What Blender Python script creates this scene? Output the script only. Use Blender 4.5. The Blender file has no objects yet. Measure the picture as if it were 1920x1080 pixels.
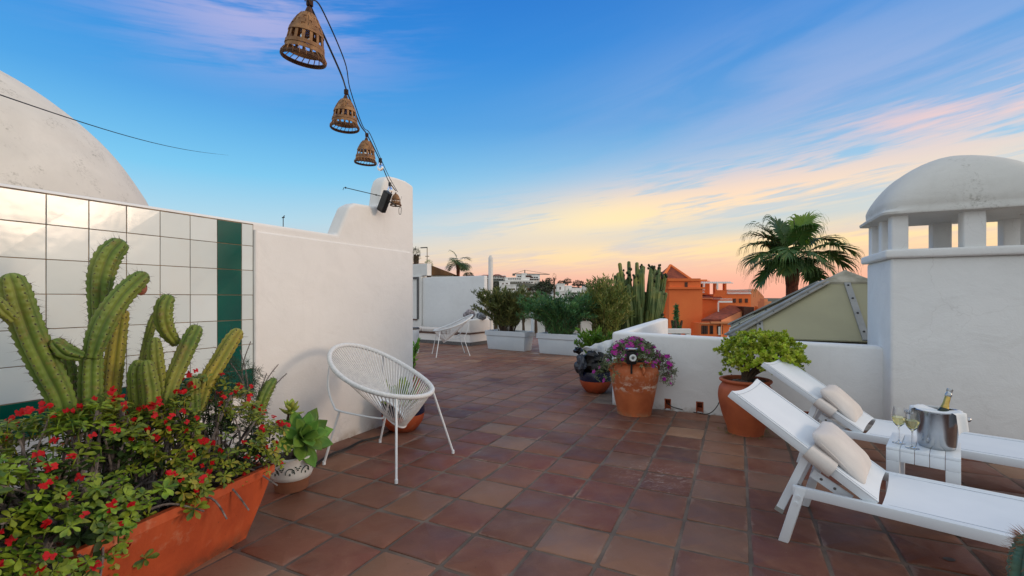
import bpy, bmesh, math, random
from math import sin, cos, pi, radians, atan2, sqrt, exp
from mathutils import Vector, Matrix, noise

# ------------------------------------------------------------------ camera, sky, sun, exposure
scn = bpy.context.scene
COL = scn.collection
EYE = 1.40
F = 870.0                      # focal length in photograph pixels (1920 wide)
cam_d = bpy.data.cameras.new('camera')
cam = bpy.data.objects.new('camera', cam_d)
COL.objects.link(cam)
cam.location = (0, 0, EYE)
cam.rotation_euler = (pi / 2, 0, 0)
cam_d.sensor_width = 36.0
cam_d.lens = 36.0 * F / 1920.0
cam_d.shift_y = 17.0 / 1920.0
cam_d.clip_start = 0.05
cam_d.clip_end = 6000
scn.camera = cam

SUN_AZ, SUN_EL = radians(97.0), radians(13.0)     # azimuth from +Y towards +X


def build_world():
    w = bpy.data.worlds.new('World')
    scn.world = w
    w.use_nodes = True
    nt = w.node_tree
    N, L = nt.nodes, nt.links
    N.clear()

    def new(t, **k):
        n = N.new(t)
        for a, v in k.items():
            setattr(n, a, v)
        return n

    def m(op, a, b=None, c=None, clamp=False):
        n = new('ShaderNodeMath', operation=op)
        n.use_clamp = clamp
        for i, v in enumerate((a, b, c)):
            if v is None:
                continue
            if isinstance(v, (int, float)):
                n.inputs[i].default_value = v
            else:
                L.new(v, n.inputs[i])
        return n.outputs[0]

    def ramp(fac, stops):
        n = new('ShaderNodeValToRGB')
        el = n.color_ramp.elements
        while len(el) < len(stops):
            el.new(0.5)
        for e, (p, c) in zip(el, stops):
            e.position = p
            e.color = srgb(*c) if isinstance(c, tuple) else (c, c, c, 1)
        L.new(fac, n.inputs[0])
        return n.outputs[0]

    def mix(f, a, b, blend='MIX'):
        n = new('ShaderNodeMix', data_type='RGBA', blend_type=blend)
        for i, v in ((0, f), (6, a), (7, b)):
            if isinstance(v, (int, float)):
                n.inputs[i].default_value = v
            elif isinstance(v, tuple):
                n.inputs[i].default_value = v
            else:
                L.new(v, n.inputs[i])
        return n.outputs[2]

    tc = new('ShaderNodeTexCoord')
    sep = new('ShaderNodeSeparateXYZ')
    L.new(tc.outputs['Generated'], sep.inputs[0])
    x, y, z = sep.outputs
    az = m('MULTIPLY', m('ARCTAN2', x, y), 180 / pi)
    el = m('MULTIPLY', m('ARCSINE', z), 180 / pi)
    elc = m('MAXIMUM', el, 0.0)
    f = m('DIVIDE', elc, 90.0)

    def bump(v, c, wd):      # gaussian bump
        d = m('DIVIDE', m('SUBTRACT', v, c), wd)
        return m('EXPONENT', m('MULTIPLY', m('MULTIPLY', d, d), -1.0))

    e = lambda d: d / 90.0
    cool = ramp(f, [(e(0), (206, 182, 178)), (e(4), (188, 192, 200)), (e(8.5), (158, 200, 220)), (e(13), (112, 188, 226)),
                    (e(20), (66, 152, 216)), (e(27), (36, 130, 210)), (e(34), (18, 112, 200)), (e(55), (16, 88, 178)), (e(90), (20, 66, 150))])
    warm = ramp(f, [(e(0), (236, 160, 140)), (e(2.2), (240, 174, 148)), (e(5), (236, 196, 158)), (e(9), (196, 202, 200)),
                    (e(14), (128, 186, 220)), (e(20), (94, 154, 210)), (e(28), (58, 132, 206)), (e(38), (38, 106, 190)), (e(60), (36, 84, 172)), (e(90), (20, 66, 150))])
    # warm side of the sky: centred on the sunset, fading smoothly to both sides
    wsum = m('ADD', bump(az, 45.0, 46.0), m('MULTIPLY', bump(az, 110.0, 60.0), 0.5), clamp=True)
    col = mix(wsum, cool, warm)

    # streaked high cloud: noise stretched along az, sheared upward to the right
    def streak(sx, sy, shear, ox, oy, detail=6.0, rough=0.55, dist=0.6):
        cx = m('MULTIPLY', m('ADD', az, m('MULTIPLY', el, 0.6)), sx)
        cy = m('MULTIPLY', m('SUBTRACT', el, m('MULTIPLY', az, shear)), sy)
        cb = new('ShaderNodeCombineXYZ')
        L.new(m('ADD', cx, ox), cb.inputs[0])
        L.new(m('ADD', cy, oy), cb.inputs[1])
        n = new('ShaderNodeTexNoise')
        n.inputs['Scale'].default_value = 1.0
        n.inputs['Detail'].default_value = detail
        n.inputs['Roughness'].default_value = rough
        n.inputs['Distortion'].default_value = dist
        L.new(cb.outputs[0], n.inputs['Vector'])
        return n.outputs[0]

    def sstep(v, a, b):
        n = new('ShaderNodeMapRange', interpolation_type='SMOOTHSTEP')
        n.inputs[1].default_value = a
        n.inputs[2].default_value = b
        L.new(v, n.inputs[0])
        return n.outputs[0]

    s1 = streak(0.05, 0.42, 0.10, 3.1, 1.7)
    s2 = streak(0.12, 1.6, 0.12, 8.2, 4.4)
    s3 = streak(0.035, 0.22, 0.22, 1.2, 9.3, 5.0)
    s4 = streak(0.30, 3.6, 0.14, 2.0, 6.0, 4.0)
    fine = m('ADD', m('MULTIPLY', s2, 0.30), m('ADD', m('MULTIPLY', s1, 0.56), m('MULTIPLY', s4, 0.14)))

    # main bright bank: rises from the left horizon towards upper right
    bank_el = m('ADD', 9.6, m('MULTIPLY', m('SUBTRACT', az, 14.0), 0.085))
    d = m('SUBTRACT', el, bank_el)
    up = m('EXPONENT', m('MULTIPLY', m('MULTIPLY', d, d), -1.0 / 16.0))
    lo = m('EXPONENT', m('MULTIPLY', m('MULTIPLY', d, d), -1.0 / 3.2))
    isup = m('GREATER_THAN', d, 0.0)
    prof = m('ADD', m('MULTIPLY', up, isup), m('MULTIPLY', lo, m('SUBTRACT', 1.0, isup)))
    bank = m('MULTIPLY', prof, m('ADD', bump(az, 18.0, 20.0), m('MULTIPLY', bump(az, 44.0, 18.0), 0.45), clamp=True))
    bank = m('MULTIPLY', bank, sstep(m('ADD', fine, m('MULTIPLY', bump(az, 12.0, 10.0), 0.05)), 0.41, 0.545))
    # low band near the horizon
    low = m('MULTIPLY', bump(el, m('ADD', 4.6, m('MULTIPLY', az, 0.03)), 2.0), m('ADD', bump(az, 12.0, 26.0), m('MULTIPLY', bump(az, 48.0, 20.0), 0.8), clamp=True))
    low = m('MULTIPLY', low, sstep(fine, 0.38, 0.55))
    # mid streaks right of the bank, above it
    mids = m('MULTIPLY', bump(el, 16.0, 2.6), bump(az, 46.0, 13.0))
    mids = m('MULTIPLY', mids, sstep(fine, 0.46, 0.64))
    # thin lavender veils high up
    veil_l = m('MULTIPLY', m('MULTIPLY', bump(el, 28.0, 4.8), bump(az, -29.0, 12.5)), sstep(m('ADD', m('MULTIPLY', s3, 0.40), m('MULTIPLY', fine, 0.60)), 0.41, 0.56))
    veil_r = m('MULTIPLY', m('MULTIPLY', bump(el, 20.0, 7.0), bump(az, 36.0, 22.0)), sstep(s3, 0.28, 0.66))
    rest = m('MULTIPLY', m('MULTIPLY', bump(el, 22.0, 16.0), sstep(m('ABSOLUTE', az), 58.0, 95.0)), sstep(fine, 0.50, 0.68))

    col = mix(m('MULTIPLY', veil_r, 0.6), col, srgb(160, 174, 212))
    col = mix(m('MULTIPLY', veil_l, 0.9), col, srgb(166, 168, 212))
    col = mix(m('MULTIPLY', rest, 0.35), col, srgb(176, 176, 205))
    # a clear blue gap right under the bank on the right
    gap = m('MULTIPLY', bump(d, -2.7, 1.5), bump(az, 25.0, 14.0))
    col = mix(m('MULTIPLY', gap, 0.9), col, srgb(136, 190, 214))
    col = mix(m('MULTIPLY', mids, 0.80), col, srgb(238, 196, 186))
    bankcol = ramp(m('DIVIDE', m('ADD', d, 4.0), 12.0), [(0.0, (250, 222, 160)), (0.33, (250, 214, 176)), (0.62, (232, 200, 192)), (1.0, (200, 188, 206))])
    hot = m('MULTIPLY', bump(az, 10.0, 12.0), bump(el, 9.0, 3.0))
    bankcol = mix(m('MULTIPLY', hot, 0.9), bankcol, srgb(255, 232, 160))
    col = mix(m('MULTIPLY', bank, 0.95), col, bankcol)
    col = mix(m('MULTIPLY', low, 0.85), col, srgb(250, 218, 152))
    # broad peach glow round the bright bank
    glow = m('MULTIPLY', bump(az, 16.0, 26.0), bump(el, 8.0, 6.5))
    col = mix(m('MULTIPLY', glow, 0.34), col, srgb(244, 210, 182))
    pinkh = m('MULTIPLY', bump(el, 1.0, 2.4), m('ADD', bump(az, 0.0, 30.0), bump(az, 48.0, 26.0), clamp=True))
    col = mix(m('MULTIPLY', pinkh, 0.75), col, srgb(240, 168, 146))
    # added fill light: unseen bright pale sky overhead and behind the viewer
    fill_sky = m('MAXIMUM', sstep(m('ABSOLUTE', az), 62.0, 112.0), sstep(el, 36.0, 58.0))
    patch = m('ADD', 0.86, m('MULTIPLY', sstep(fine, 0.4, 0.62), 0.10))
    col = mix(m('MULTIPLY', fill_sky, patch), col, srgb(222, 226, 226))
    # under the horizon: dull land colour
    col = mix(sstep(el, 0.0, -3.0), col, srgb(120, 104, 100))

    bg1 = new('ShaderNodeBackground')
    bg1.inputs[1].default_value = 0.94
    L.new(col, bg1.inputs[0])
    sky = new('ShaderNodeTexSky', sky_type='NISHITA')
    sky.sun_disc = False
    sky.sun_elevation = SUN_EL
    sky.sun_rotation = SUN_AZ
    sky.altitude = 60
    bg2 = new('ShaderNodeBackground')
    bg2.inputs[1].default_value = 0.05 * 0.25
    L.new(sky.outputs[0], bg2.inputs[0])
    ad = new('ShaderNodeAddShader')
    L.new(bg1.outputs[0], ad.inputs[0])
    L.new(bg2.outputs[0], ad.inputs[1])
    out = new('ShaderNodeOutputWorld')
    L.new(ad.outputs[0], out.inputs[0])


def lin(v):
    v /= 255.0
    return v / 12.92 if v <= 0.04045 else ((v + 0.055) / 1.055) ** 2.4


def srgb(r, g, b, a=1.0):
    return (lin(r), lin(g), lin(b), a)


build_world()
sun_d = bpy.data.lights.new('sun', 'SUN')
sun_d.energy = 1.0
sun_d.angle = radians(14)
sun_d.color = (1.0, 0.72, 0.50)
sun = bpy.data.objects.new('sun', sun_d)
COL.objects.link(sun)
to_sun = Vector((sin(SUN_AZ) * cos(SUN_EL), cos(SUN_AZ) * cos(SUN_EL), sin(SUN_EL)))
sun.rotation_euler = to_sun.to_track_quat('Z', 'Y').to_euler()
vs = scn.view_settings
vs.view_transform = 'Standard'
vs.look = 'None'
vs.exposure = 0.22
vs.gamma = 1.0
vs.use_curve_mapping = False

# ------------------------------------------------------------------ frames and helpers
TH = radians(25.9)
SS, CC = sin(TH), cos(TH)


def T(a, b, z=0.0):
    """terrace coordinates: a runs along the tiled wall away from the viewer, b to its right"""
    return Vector((a * SS + b * CC, a * CC - b * SS, z))


def at(x, y, d):
    return Vector(((x - 960) * d / F, d, EYE - (y - 557) * d / F))


def ground_at(x, y, h=0.0):
    d = (EYE - h) * F / (y - 557)
    return Vector(((x - 960) * d / F, d, h))


def at_b(x, y, b):
    r = (x - 960) / F
    return at(x, y, b / (r * CC - SS))


def at_a(x, y, a):
    r = (x - 960) / F
    return at(x, y, a / (r * SS + CC))


MT = Matrix.Rotation(-TH, 4, 'Z')       # local (b, a, z) -> world


def tag(o, label=None, cat=None, group=None, kind=None):
    for k, v in (('label', label), ('category', cat), ('group', group), ('kind', kind)):
        if v:
            o[k] = v
    return o


def empty(name, loc, label, cat, group=None, rz=0.0, scale=1.0):
    o = bpy.data.objects.new(name, None)
    COL.objects.link(o)
    o.empty_display_size = 0.1
    o.location = loc
    o.rotation_euler = (0, 0, rz)
    o.scale = (scale,) * 3
    return tag(o, label, cat, group)


def inst(name, mesh, parent=None, mat=None, loc=None):
    o = bpy.data.objects.new(name, mesh)
    COL.objects.link(o)
    if parent is not None:
        o.parent = parent
    if mat is not None:
        o.matrix_local = mat
    if loc is not None:
        o.location = loc
    return o


def copy_tree(o, parent=None):
    c = o.copy()
    COL.objects.link(c)
    c.parent = parent
    c.matrix_local = o.matrix_local.copy() if parent is not None else o.matrix_local
    for ch in [x for x in CH.get(o.name, ())]:
        copy_tree(ch, c)
    return c


CH = {}


def note_children(o):
    CH.clear()
    for x in COL.objects:
        if x.parent is not None:
            CH.setdefault(x.parent.name, []).append(x)


class MB:
    def __init__(s, M=None):
        s.v, s.f, s.mi, s.M, s.m = [], [], [], M, 0

    def add(s, vs_, fs):
        n = len(s.v)
        if s.M is not None:
            vs_ = [s.M @ Vector(v) for v in vs_]
        s.v.extend([tuple(v) for v in vs_])
        s.f.extend([tuple(n + i for i in f) for f in fs])
        s.mi.extend([s.m] * len(fs))
        return s

    def box(s, x0, x1, y0, y1, z0, z1):
        return s.add([(x0, y0, z0), (x1, y0, z0), (x1, y1, z0), (x0, y1, z0), (x0, y0, z1), (x1, y0, z1), (x1, y1, z1), (x0, y1, z1)],
                     [(0, 3, 2, 1), (4, 5, 6, 7), (0, 1, 5, 4), (1, 2, 6, 5), (2, 3, 7, 6), (3, 0, 4, 7)])

    def hexa(s, p):          # 8 points, bottom ring then top ring
        return s.add(p, [(0, 3, 2, 1), (4, 5, 6, 7), (0, 1, 5, 4), (1, 2, 6, 5), (2, 3, 7, 6), (3, 0, 4, 7)])

    def bar(s, p, q, w, h, up=(0, 0, 1)):
        p, q, up = Vector(p), Vector(q), Vector(up)
        d = (q - p).normalized()
        a = d.cross(up).normalized() * w / 2
        b = a.cross(d).normalized() * h / 2
        return s.hexa([p - a - b, p + a - b, q + a - b, q - a - b, p - a + b, p + a + b, q + a + b, q - a + b])

    def tube(s, pts, rads, n=8, cap=True, close=False):
        pts = [Vector(p) for p in pts]
        if not isinstance(rads, (list, tuple)):
            rads = [rads] * len(pts)
        m_ = len(pts)
        ring, faces = [], []
        prev = None
        for i, p in enumerate(pts):
            if close:
                t = pts[(i + 1) % m_] - pts[i - 1]
            else:
                t = pts[min(i + 1, m_ - 1)] - pts[max(i - 1, 0)]
            t = t.normalized() if t.length > 1e-9 else Vector((0, 0, 1))
            if prev is None:
                prev = t.orthogonal().normalized()
            prev = (prev - t * prev.dot(t))
            prev = prev.normalized() if prev.length > 1e-6 else t.orthogonal().normalized()
            q = t.cross(prev)
            for k in range(n):
                a = 2 * pi * k / n
                ring.append(p + (prev * cos(a) + q * sin(a)) * rads[i])
        last = m_ if close else m_ - 1
        for i in range(last):
            j = (i + 1) % m_
            for k in range(n):
                l = (k + 1) % n
                faces.append((i * n + k, i * n + l, j * n + l, j * n + k))
        if cap and not close:
            faces.append(tuple(range(n - 1, -1, -1)))
            faces.append(tuple((m_ - 1) * n + k for k in range(n)))
        return s.add(ring, faces)

    def lathe(s, prof, n=32, c=(0, 0, 0), wob=0.0, seed=0):
        c = Vector(c)
        vs_, fs = [], []
        for i, (r, z) in enumerate(prof):
            for k in range(n):
                a = 2 * pi * k / n
                rr = r * (1 + wob * noise.noise(Vector((cos(a) * 1.3 + seed, sin(a) * 1.3, z * 3 + seed))))
                vs_.append(c + Vector((cos(a) * rr, sin(a) * rr, z)))
        for i in range(len(prof) - 1):
            for k in range(n):
                l = (k + 1) % n
                fs.append((i * n + k, i * n + l, (i + 1) * n + l, (i + 1) * n + k))
        return s.add(vs_, fs)

    def disc(s, r, z, n=32, c=(0, 0, 0), flip=False):
        c = Vector(c)
        vs_ = [c + Vector((cos(2 * pi * k / n) * r, sin(2 * pi * k / n) * r, z)) for k in range(n)]
        return s.add(vs_, [tuple(range(n)) if not flip else tuple(range(n - 1, -1, -1))])

    def prism(s, poly, y0, y1):        # polygon in (x, z), extruded along y
        n = len(poly)
        vs_ = [(x, y0, z) for x, z in poly] + [(x, y1, z) for x, z in poly]
        fs = [tuple(range(n)), tuple(range(2 * n - 1, n - 1, -1))]
        for i in range(n):
            j = (i + 1) % n
            fs.append((j, i, n + i, n + j))
        return s.add(vs_, fs)

    def loft(s, rings, cap=True):
        n = len(rings[0])
        vs_ = [v for r in rings for v in r]
        fs = []
        for i in range(len(rings) - 1):
            for k in range(n):
                l = (k + 1) % n
                fs.append((i * n + k, i * n + l, (i + 1) * n + l, (i + 1) * n + k))
        if cap:
            fs.append(tuple(range(n - 1, -1, -1)))
            fs.append(tuple((len(rings) - 1) * n + k for k in range(n)))
        return s.add(vs_, fs)

    def ball(s, c, r, nu=10, nv=6, sc=(1, 1, 1)):
        c = Vector(c)
        prof = [(max(1e-4, sin(pi * i / nv)) * r, -cos(pi * i / nv) * r) for i in range(nv + 1)]
        vs_, fs = [], []
        for rr, z in prof:
            for k in range(nu):
                a = 2 * pi * k / nu
                vs_.append(c + Vector((cos(a) * rr * sc[0], sin(a) * rr * sc[1], z * sc[2])))
        for i in range(nv):
            for k in range(nu):
                l = (k + 1) % nu
                fs.append((i * nu + k, i * nu + l, (i + 1) * nu + l, (i + 1) * nu + k))
        return s.add(vs_, fs)

    def mesh(s, name, mats, smooth=False, bevel=0.0, seg=2, org=None, sharp=40, bevel_test=None):
        vs_ = s.v if org is None else [(v[0] - org[0], v[1] - org[1], v[2] - org[2]) for v in s.v]
        me = bpy.data.meshes.new(name)
        me.from_pydata(vs_, [], s.f)
        if not isinstance(mats, (list, tuple)):
            mats = [mats]
        for m_ in mats:
            me.materials.append(m_)
        if max(s.mi, default=0) > 0:
            me.polygons.foreach_set('material_index', s.mi)
        if bevel > 0:
            bm = bmesh.new()
            bm.from_mesh(me)
            bmesh.ops.recalc_face_normals(bm, faces=bm.faces)
            ed = [e_ for e_ in bm.edges if len(e_.link_faces) == 2 and e_.calc_face_angle(0) > radians(28)
                  and (bevel_test is None or bevel_test(e_))]
            bmesh.ops.bevel(bm, geom=ed, offset=bevel, segments=seg, affect='EDGES', profile=0.5, clamp_overlap=True)
            bm.to_mesh(me)
            bm.free()
        if smooth:
            me.polygons.foreach_set('use_smooth', [True] * len(me.polygons))
            if sharp:
                me.set_sharp_from_angle(angle=radians(sharp))
        me.update()
        return me

    def build(s, name, mats, parent=None, **k):
        return inst(name, s.mesh(name, mats, **k), parent)


def smooth_path(pts, n=6):
    """Catmull-Rom through the points (tuples of any length)"""
    out = []
    P = [pts[0]] + list(pts) + [pts[-1]]
    for i in range(1, len(P) - 2):
        a, b, c, d = P[i - 1], P[i], P[i + 1], P[i + 2]
        for k in range(n):
            t = k / n
            out.append(tuple(0.5 * (2 * b[j] + (c[j] - a[j]) * t + (2 * a[j] - 5 * b[j] + 4 * c[j] - d[j]) * t * t
                                    + (3 * b[j] - a[j] - 3 * c[j] + d[j]) * t ** 3) for j in range(len(b))))
    out.append(tuple(pts[-1]))
    return out


# ------------------------------------------------------------------ materials
def new_mat(name):
    m_ = bpy.data.materials.new(name)
    m_.use_nodes = True
    nt = m_.node_tree
    b = nt.nodes['Principled BSDF']
    return m_, nt, b


def setin(b, **k):
    for n, v in k.items():
        n = n.replace('_', ' ')
        if n in b.inputs:
            b.inputs[n].default_value = v


def noise_node(nt, vec, scale, detail=4.0, rough=0.55, dist=0.0):
    n = nt.nodes.new('ShaderNodeTexNoise')
    n.inputs['Scale'].default_value = scale
    n.inputs['Detail'].default_value = detail
    n.inputs['Roughness'].default_value = rough
    n.inputs['Distortion'].default_value = dist
    if vec is not None:
        nt.links.new(vec, n.inputs['Vector'])
    return n.outputs[0]


def maprange(nt, v, a, b, c=0.0, d=1.0):
    n = nt.nodes.new('ShaderNodeMapRange')
    for i, q in enumerate((a, b, c, d)):
        n.inputs[1 + i].default_value = q
    nt.links.new(v, n.inputs[0])
    return n.outputs[0]


def mixc(nt, f, a, b, blend='MIX'):
    n = nt.nodes.new('ShaderNodeMix')
    n.data_type = 'RGBA'
    n.blend_type = blend
    for i, v in ((0, f), (6, a), (7, b)):
        if isinstance(v, (int, float)):
            n.inputs[i].default_value = v
        elif isinstance(v, (tuple, list)):
            n.inputs[i].default_value = v
        else:
            nt.links.new(v, n.inputs[i])
    return n.outputs[2]


def mth(nt, op, a, b=None, clamp=False):
    n = nt.nodes.new('ShaderNodeMath')
    n.operation = op
    n.use_clamp = clamp
    for i, v in enumerate((a, b)):
        if v is None:
            continue
        if isinstance(v, (int, float)):
            n.inputs[i].default_value = v
        else:
            nt.links.new(v, n.inputs[i])
    return n.outputs[0]


def bump_to(nt, b, h, strength=0.3, dist=0.01):
    n = nt.nodes.new('ShaderNodeBump')
    n.inputs['Strength'].default_value = strength
    n.inputs['Distance'].default_value = dist
    nt.links.new(h, n.inputs['Height'])
    nt.links.new(n.outputs[0], b.inputs['Normal'])


def pos_out(nt):
    return nt.nodes.new('ShaderNodeNewGeometry').outputs['Position']


def obj_out(nt):
    return nt.nodes.new('ShaderNodeTexCoord').outputs['Object']


def vscale(nt, vec, sc):
    n = nt.nodes.new('ShaderNodeMapping')
    n.inputs['Scale'].default_value = sc
    nt.links.new(vec, n.inputs[0])
    return n.outputs[0]


def simple(name, c1, c2=None, scale=8.0, rough=0.6, bump=0.0, bscale=60.0, metal=0.0, spec=0.5, rvar=0.0, coat=0.0, objvar=0.0, space='obj'):
    m_, nt, b = new_mat(name)
    vec = obj_out(nt) if space == 'obj' else pos_out(nt)
    if c2 is None:
        c2 = tuple(v * 0.82 for v in c1[:3]) + (1,)
    n1 = noise_node(nt, vec, scale, 6)
    col = mixc(nt, maprange(nt, n1, 0.35, 0.68), c1, c2)
    if objvar:
        oi = nt.nodes.new('ShaderNodeObjectInfo').outputs['Random']
        col = mixc(nt, maprange(nt, oi, 0, 1, 0, objvar), col, (0.0, 0.0, 0.0, 1))
    nt.links.new(col, b.inputs['Base Color'])
    setin(b, Roughness=rough, Metallic=metal, Specular_IOR_Level=spec, Coat_Weight=coat)
    if rvar:
        nt.links.new(maprange(nt, n1, 0.3, 0.7, rough - rvar, rough + rvar), b.inputs['Roughness'])
    if bump:
        bump_to(nt, b, noise_node(nt, vec, bscale, 4), bump, 0.005)
    return m_


def sepz(nt, p):
    s_ = nt.nodes.new('ShaderNodeSeparateXYZ')
    nt.links.new(p, s_.inputs[0])
    return s_.outputs[2]


def plaster(name, base, dark=0.86, stain=0.5, mould=0.0, bumps=1.0, wash=None):
    """lime washed render: trowel marks, patches, faint streaks and mould"""
    m_, nt, b = new_mat(name)
    p = pos_out(nt)
    big = noise_node(nt, p, 0.9, 5, 0.6, 0.4)
    mid = noise_node(nt, p, 5.0, 6, 0.65, 0.8)
    col = mixc(nt, maprange(nt, big, 0.35, 0.7), base, tuple(v * dark for v in base[:3]) + (1,))
    col = mixc(nt, maprange(nt, mid, 0.48, 0.72, 0.0, 0.55), col, tuple(v * 0.9 for v in base[:3]) + (1,))
    if wash:
        col = mixc(nt, maprange(nt, noise_node(nt, p, 1.7, 3, 0.5, 1.0), 0.42, 0.7, 0.0, 0.55), col, wash)
    st = noise_node(nt, vscale(nt, p, (9, 9, 0.7)), 1.0, 5, 0.6)
    col = mixc(nt, maprange(nt, st, 0.60, 0.85, 0.0, 0.22 * stain), col, srgb(120, 108, 92))
    if mould:
        mo = noise_node(nt, p, 2.2, 8, 0.72, 0.5)
        sp = noise_node(nt, p, 38, 6, 0.7)
        k = mth(nt, 'MULTIPLY', maprange(nt, mo, 0.52, 0.7), maprange(nt, sp, 0.48, 0.66))
        col = mixc(nt, mth(nt, 'MULTIPLY', k, mould, True), col, srgb(92, 86, 66))
    vo = nt.nodes.new('ShaderNodeTexVoronoi')
    vo.feature = 'DISTANCE_TO_EDGE'
    vo.inputs['Scale'].default_value = 0.9
    wv = nt.nodes.new('ShaderNodeVectorMath')
    wv.operation = 'MULTIPLY_ADD'
    nz = nt.nodes.new('ShaderNodeTexNoise')
    nz.inputs['Scale'].default_value = 3.0
    nz.inputs['Detail'].default_value = 6.0
    nt.links.new(p, nz.inputs['Vector'])
    nt.links.new(nz.outputs['Color'], wv.inputs[0])
    wv.inputs[1].default_value = (0.5, 0.5, 0.5)
    nt.links.new(p, wv.inputs[2])
    nt.links.new(wv.outputs[0], vo.inputs['Vector'])
    ck = mth(nt, 'MULTIPLY', maprange(nt, vo.outputs[0], 0.004, 0.0), maprange(nt, noise_node(nt, p, 0.8, 2), 0.50, 0.62))
    col = mixc(nt, mth(nt, 'MULTIPLY', ck, 0.16, True), col, srgb(140, 132, 122))
    foot = mth(nt, 'MULTIPLY', maprange(nt, sepz(nt, p), 0.10, 0.0), maprange(nt, noise_node(nt, p, 7, 6, 0.65), 0.42, 0.62))
    col = mixc(nt, mth(nt, 'MULTIPLY', foot, 0.65), col, srgb(150, 128, 104))
    nt.links.new(col, b.inputs['Base Color'])
    setin(b, Roughness=0.88, Specular_IOR_Level=0.25)
    tr = noise_node(nt, vscale(nt, p, (1, 1, 1.25)), 3.2, 4, 0.5, 0.7)
    fi = noise_node(nt, p, 70, 4, 0.6)
    h = mth(nt, 'ADD', mth(nt, 'MULTIPLY', tr, 1.0), mth(nt, 'MULTIPLY', fi, 0.16))
    bump_to(nt, b, h, 0.42 * bumps, 0.022)
    return m_


def foliage(name, c1, c2, c3=None, rough=0.5, trans=0.25, scale=6.0, objvar=True):
    m_, nt, b = new_mat(name)
    p = pos_out(nt)
    n1 = noise_node(nt, p, scale, 3)
    col = mixc(nt, maprange(nt, n1, 0.38, 0.62), c1, c2)
    if c3:
        ge = nt.nodes.new('ShaderNodeNewGeometry')
        col = mixc(nt, maprange(nt, ge.outputs['Random Per Island'], 0.62, 1.0, 0.0, 0.85), col, c3)
    if objvar:
        oi = nt.nodes.new('ShaderNodeObjectInfo').outputs['Random']
        hs = nt.nodes.new('ShaderNodeHueSaturation')
        nt.links.new(maprange(nt, oi, 0, 1, 0.485, 0.515), hs.inputs['Hue'])
        nt.links.new(maprange(nt, oi, 0, 1, 0.75, 1.25), hs.inputs['Value'])
        nt.links.new(col, hs.inputs['Color'])
        col = hs.outputs[0]
    nt.links.new(col, b.inputs['Base Color'])
    setin(b, Roughness=rough, Specular_IOR_Level=0.35)
    tr = nt.nodes.new('ShaderNodeBsdfTranslucent')
    nt.links.new(col, tr.inputs['Color'])
    mx = nt.nodes.new('ShaderNodeMixShader')
    mx.inputs[0].default_value = trans
    nt.links.new(b.outputs[0], mx.inputs[1])
    nt.links.new(tr.outputs[0], mx.inputs[2])
    nt.links.new(mx.outputs[0], nt.nodes['Material Output'].inputs[0])
    return m_


def sepy(nt, p):
    s_ = nt.nodes.new('ShaderNodeSeparateXYZ')
    nt.links.new(p, s_.inputs[0])
    return s_.outputs[1]


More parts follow.
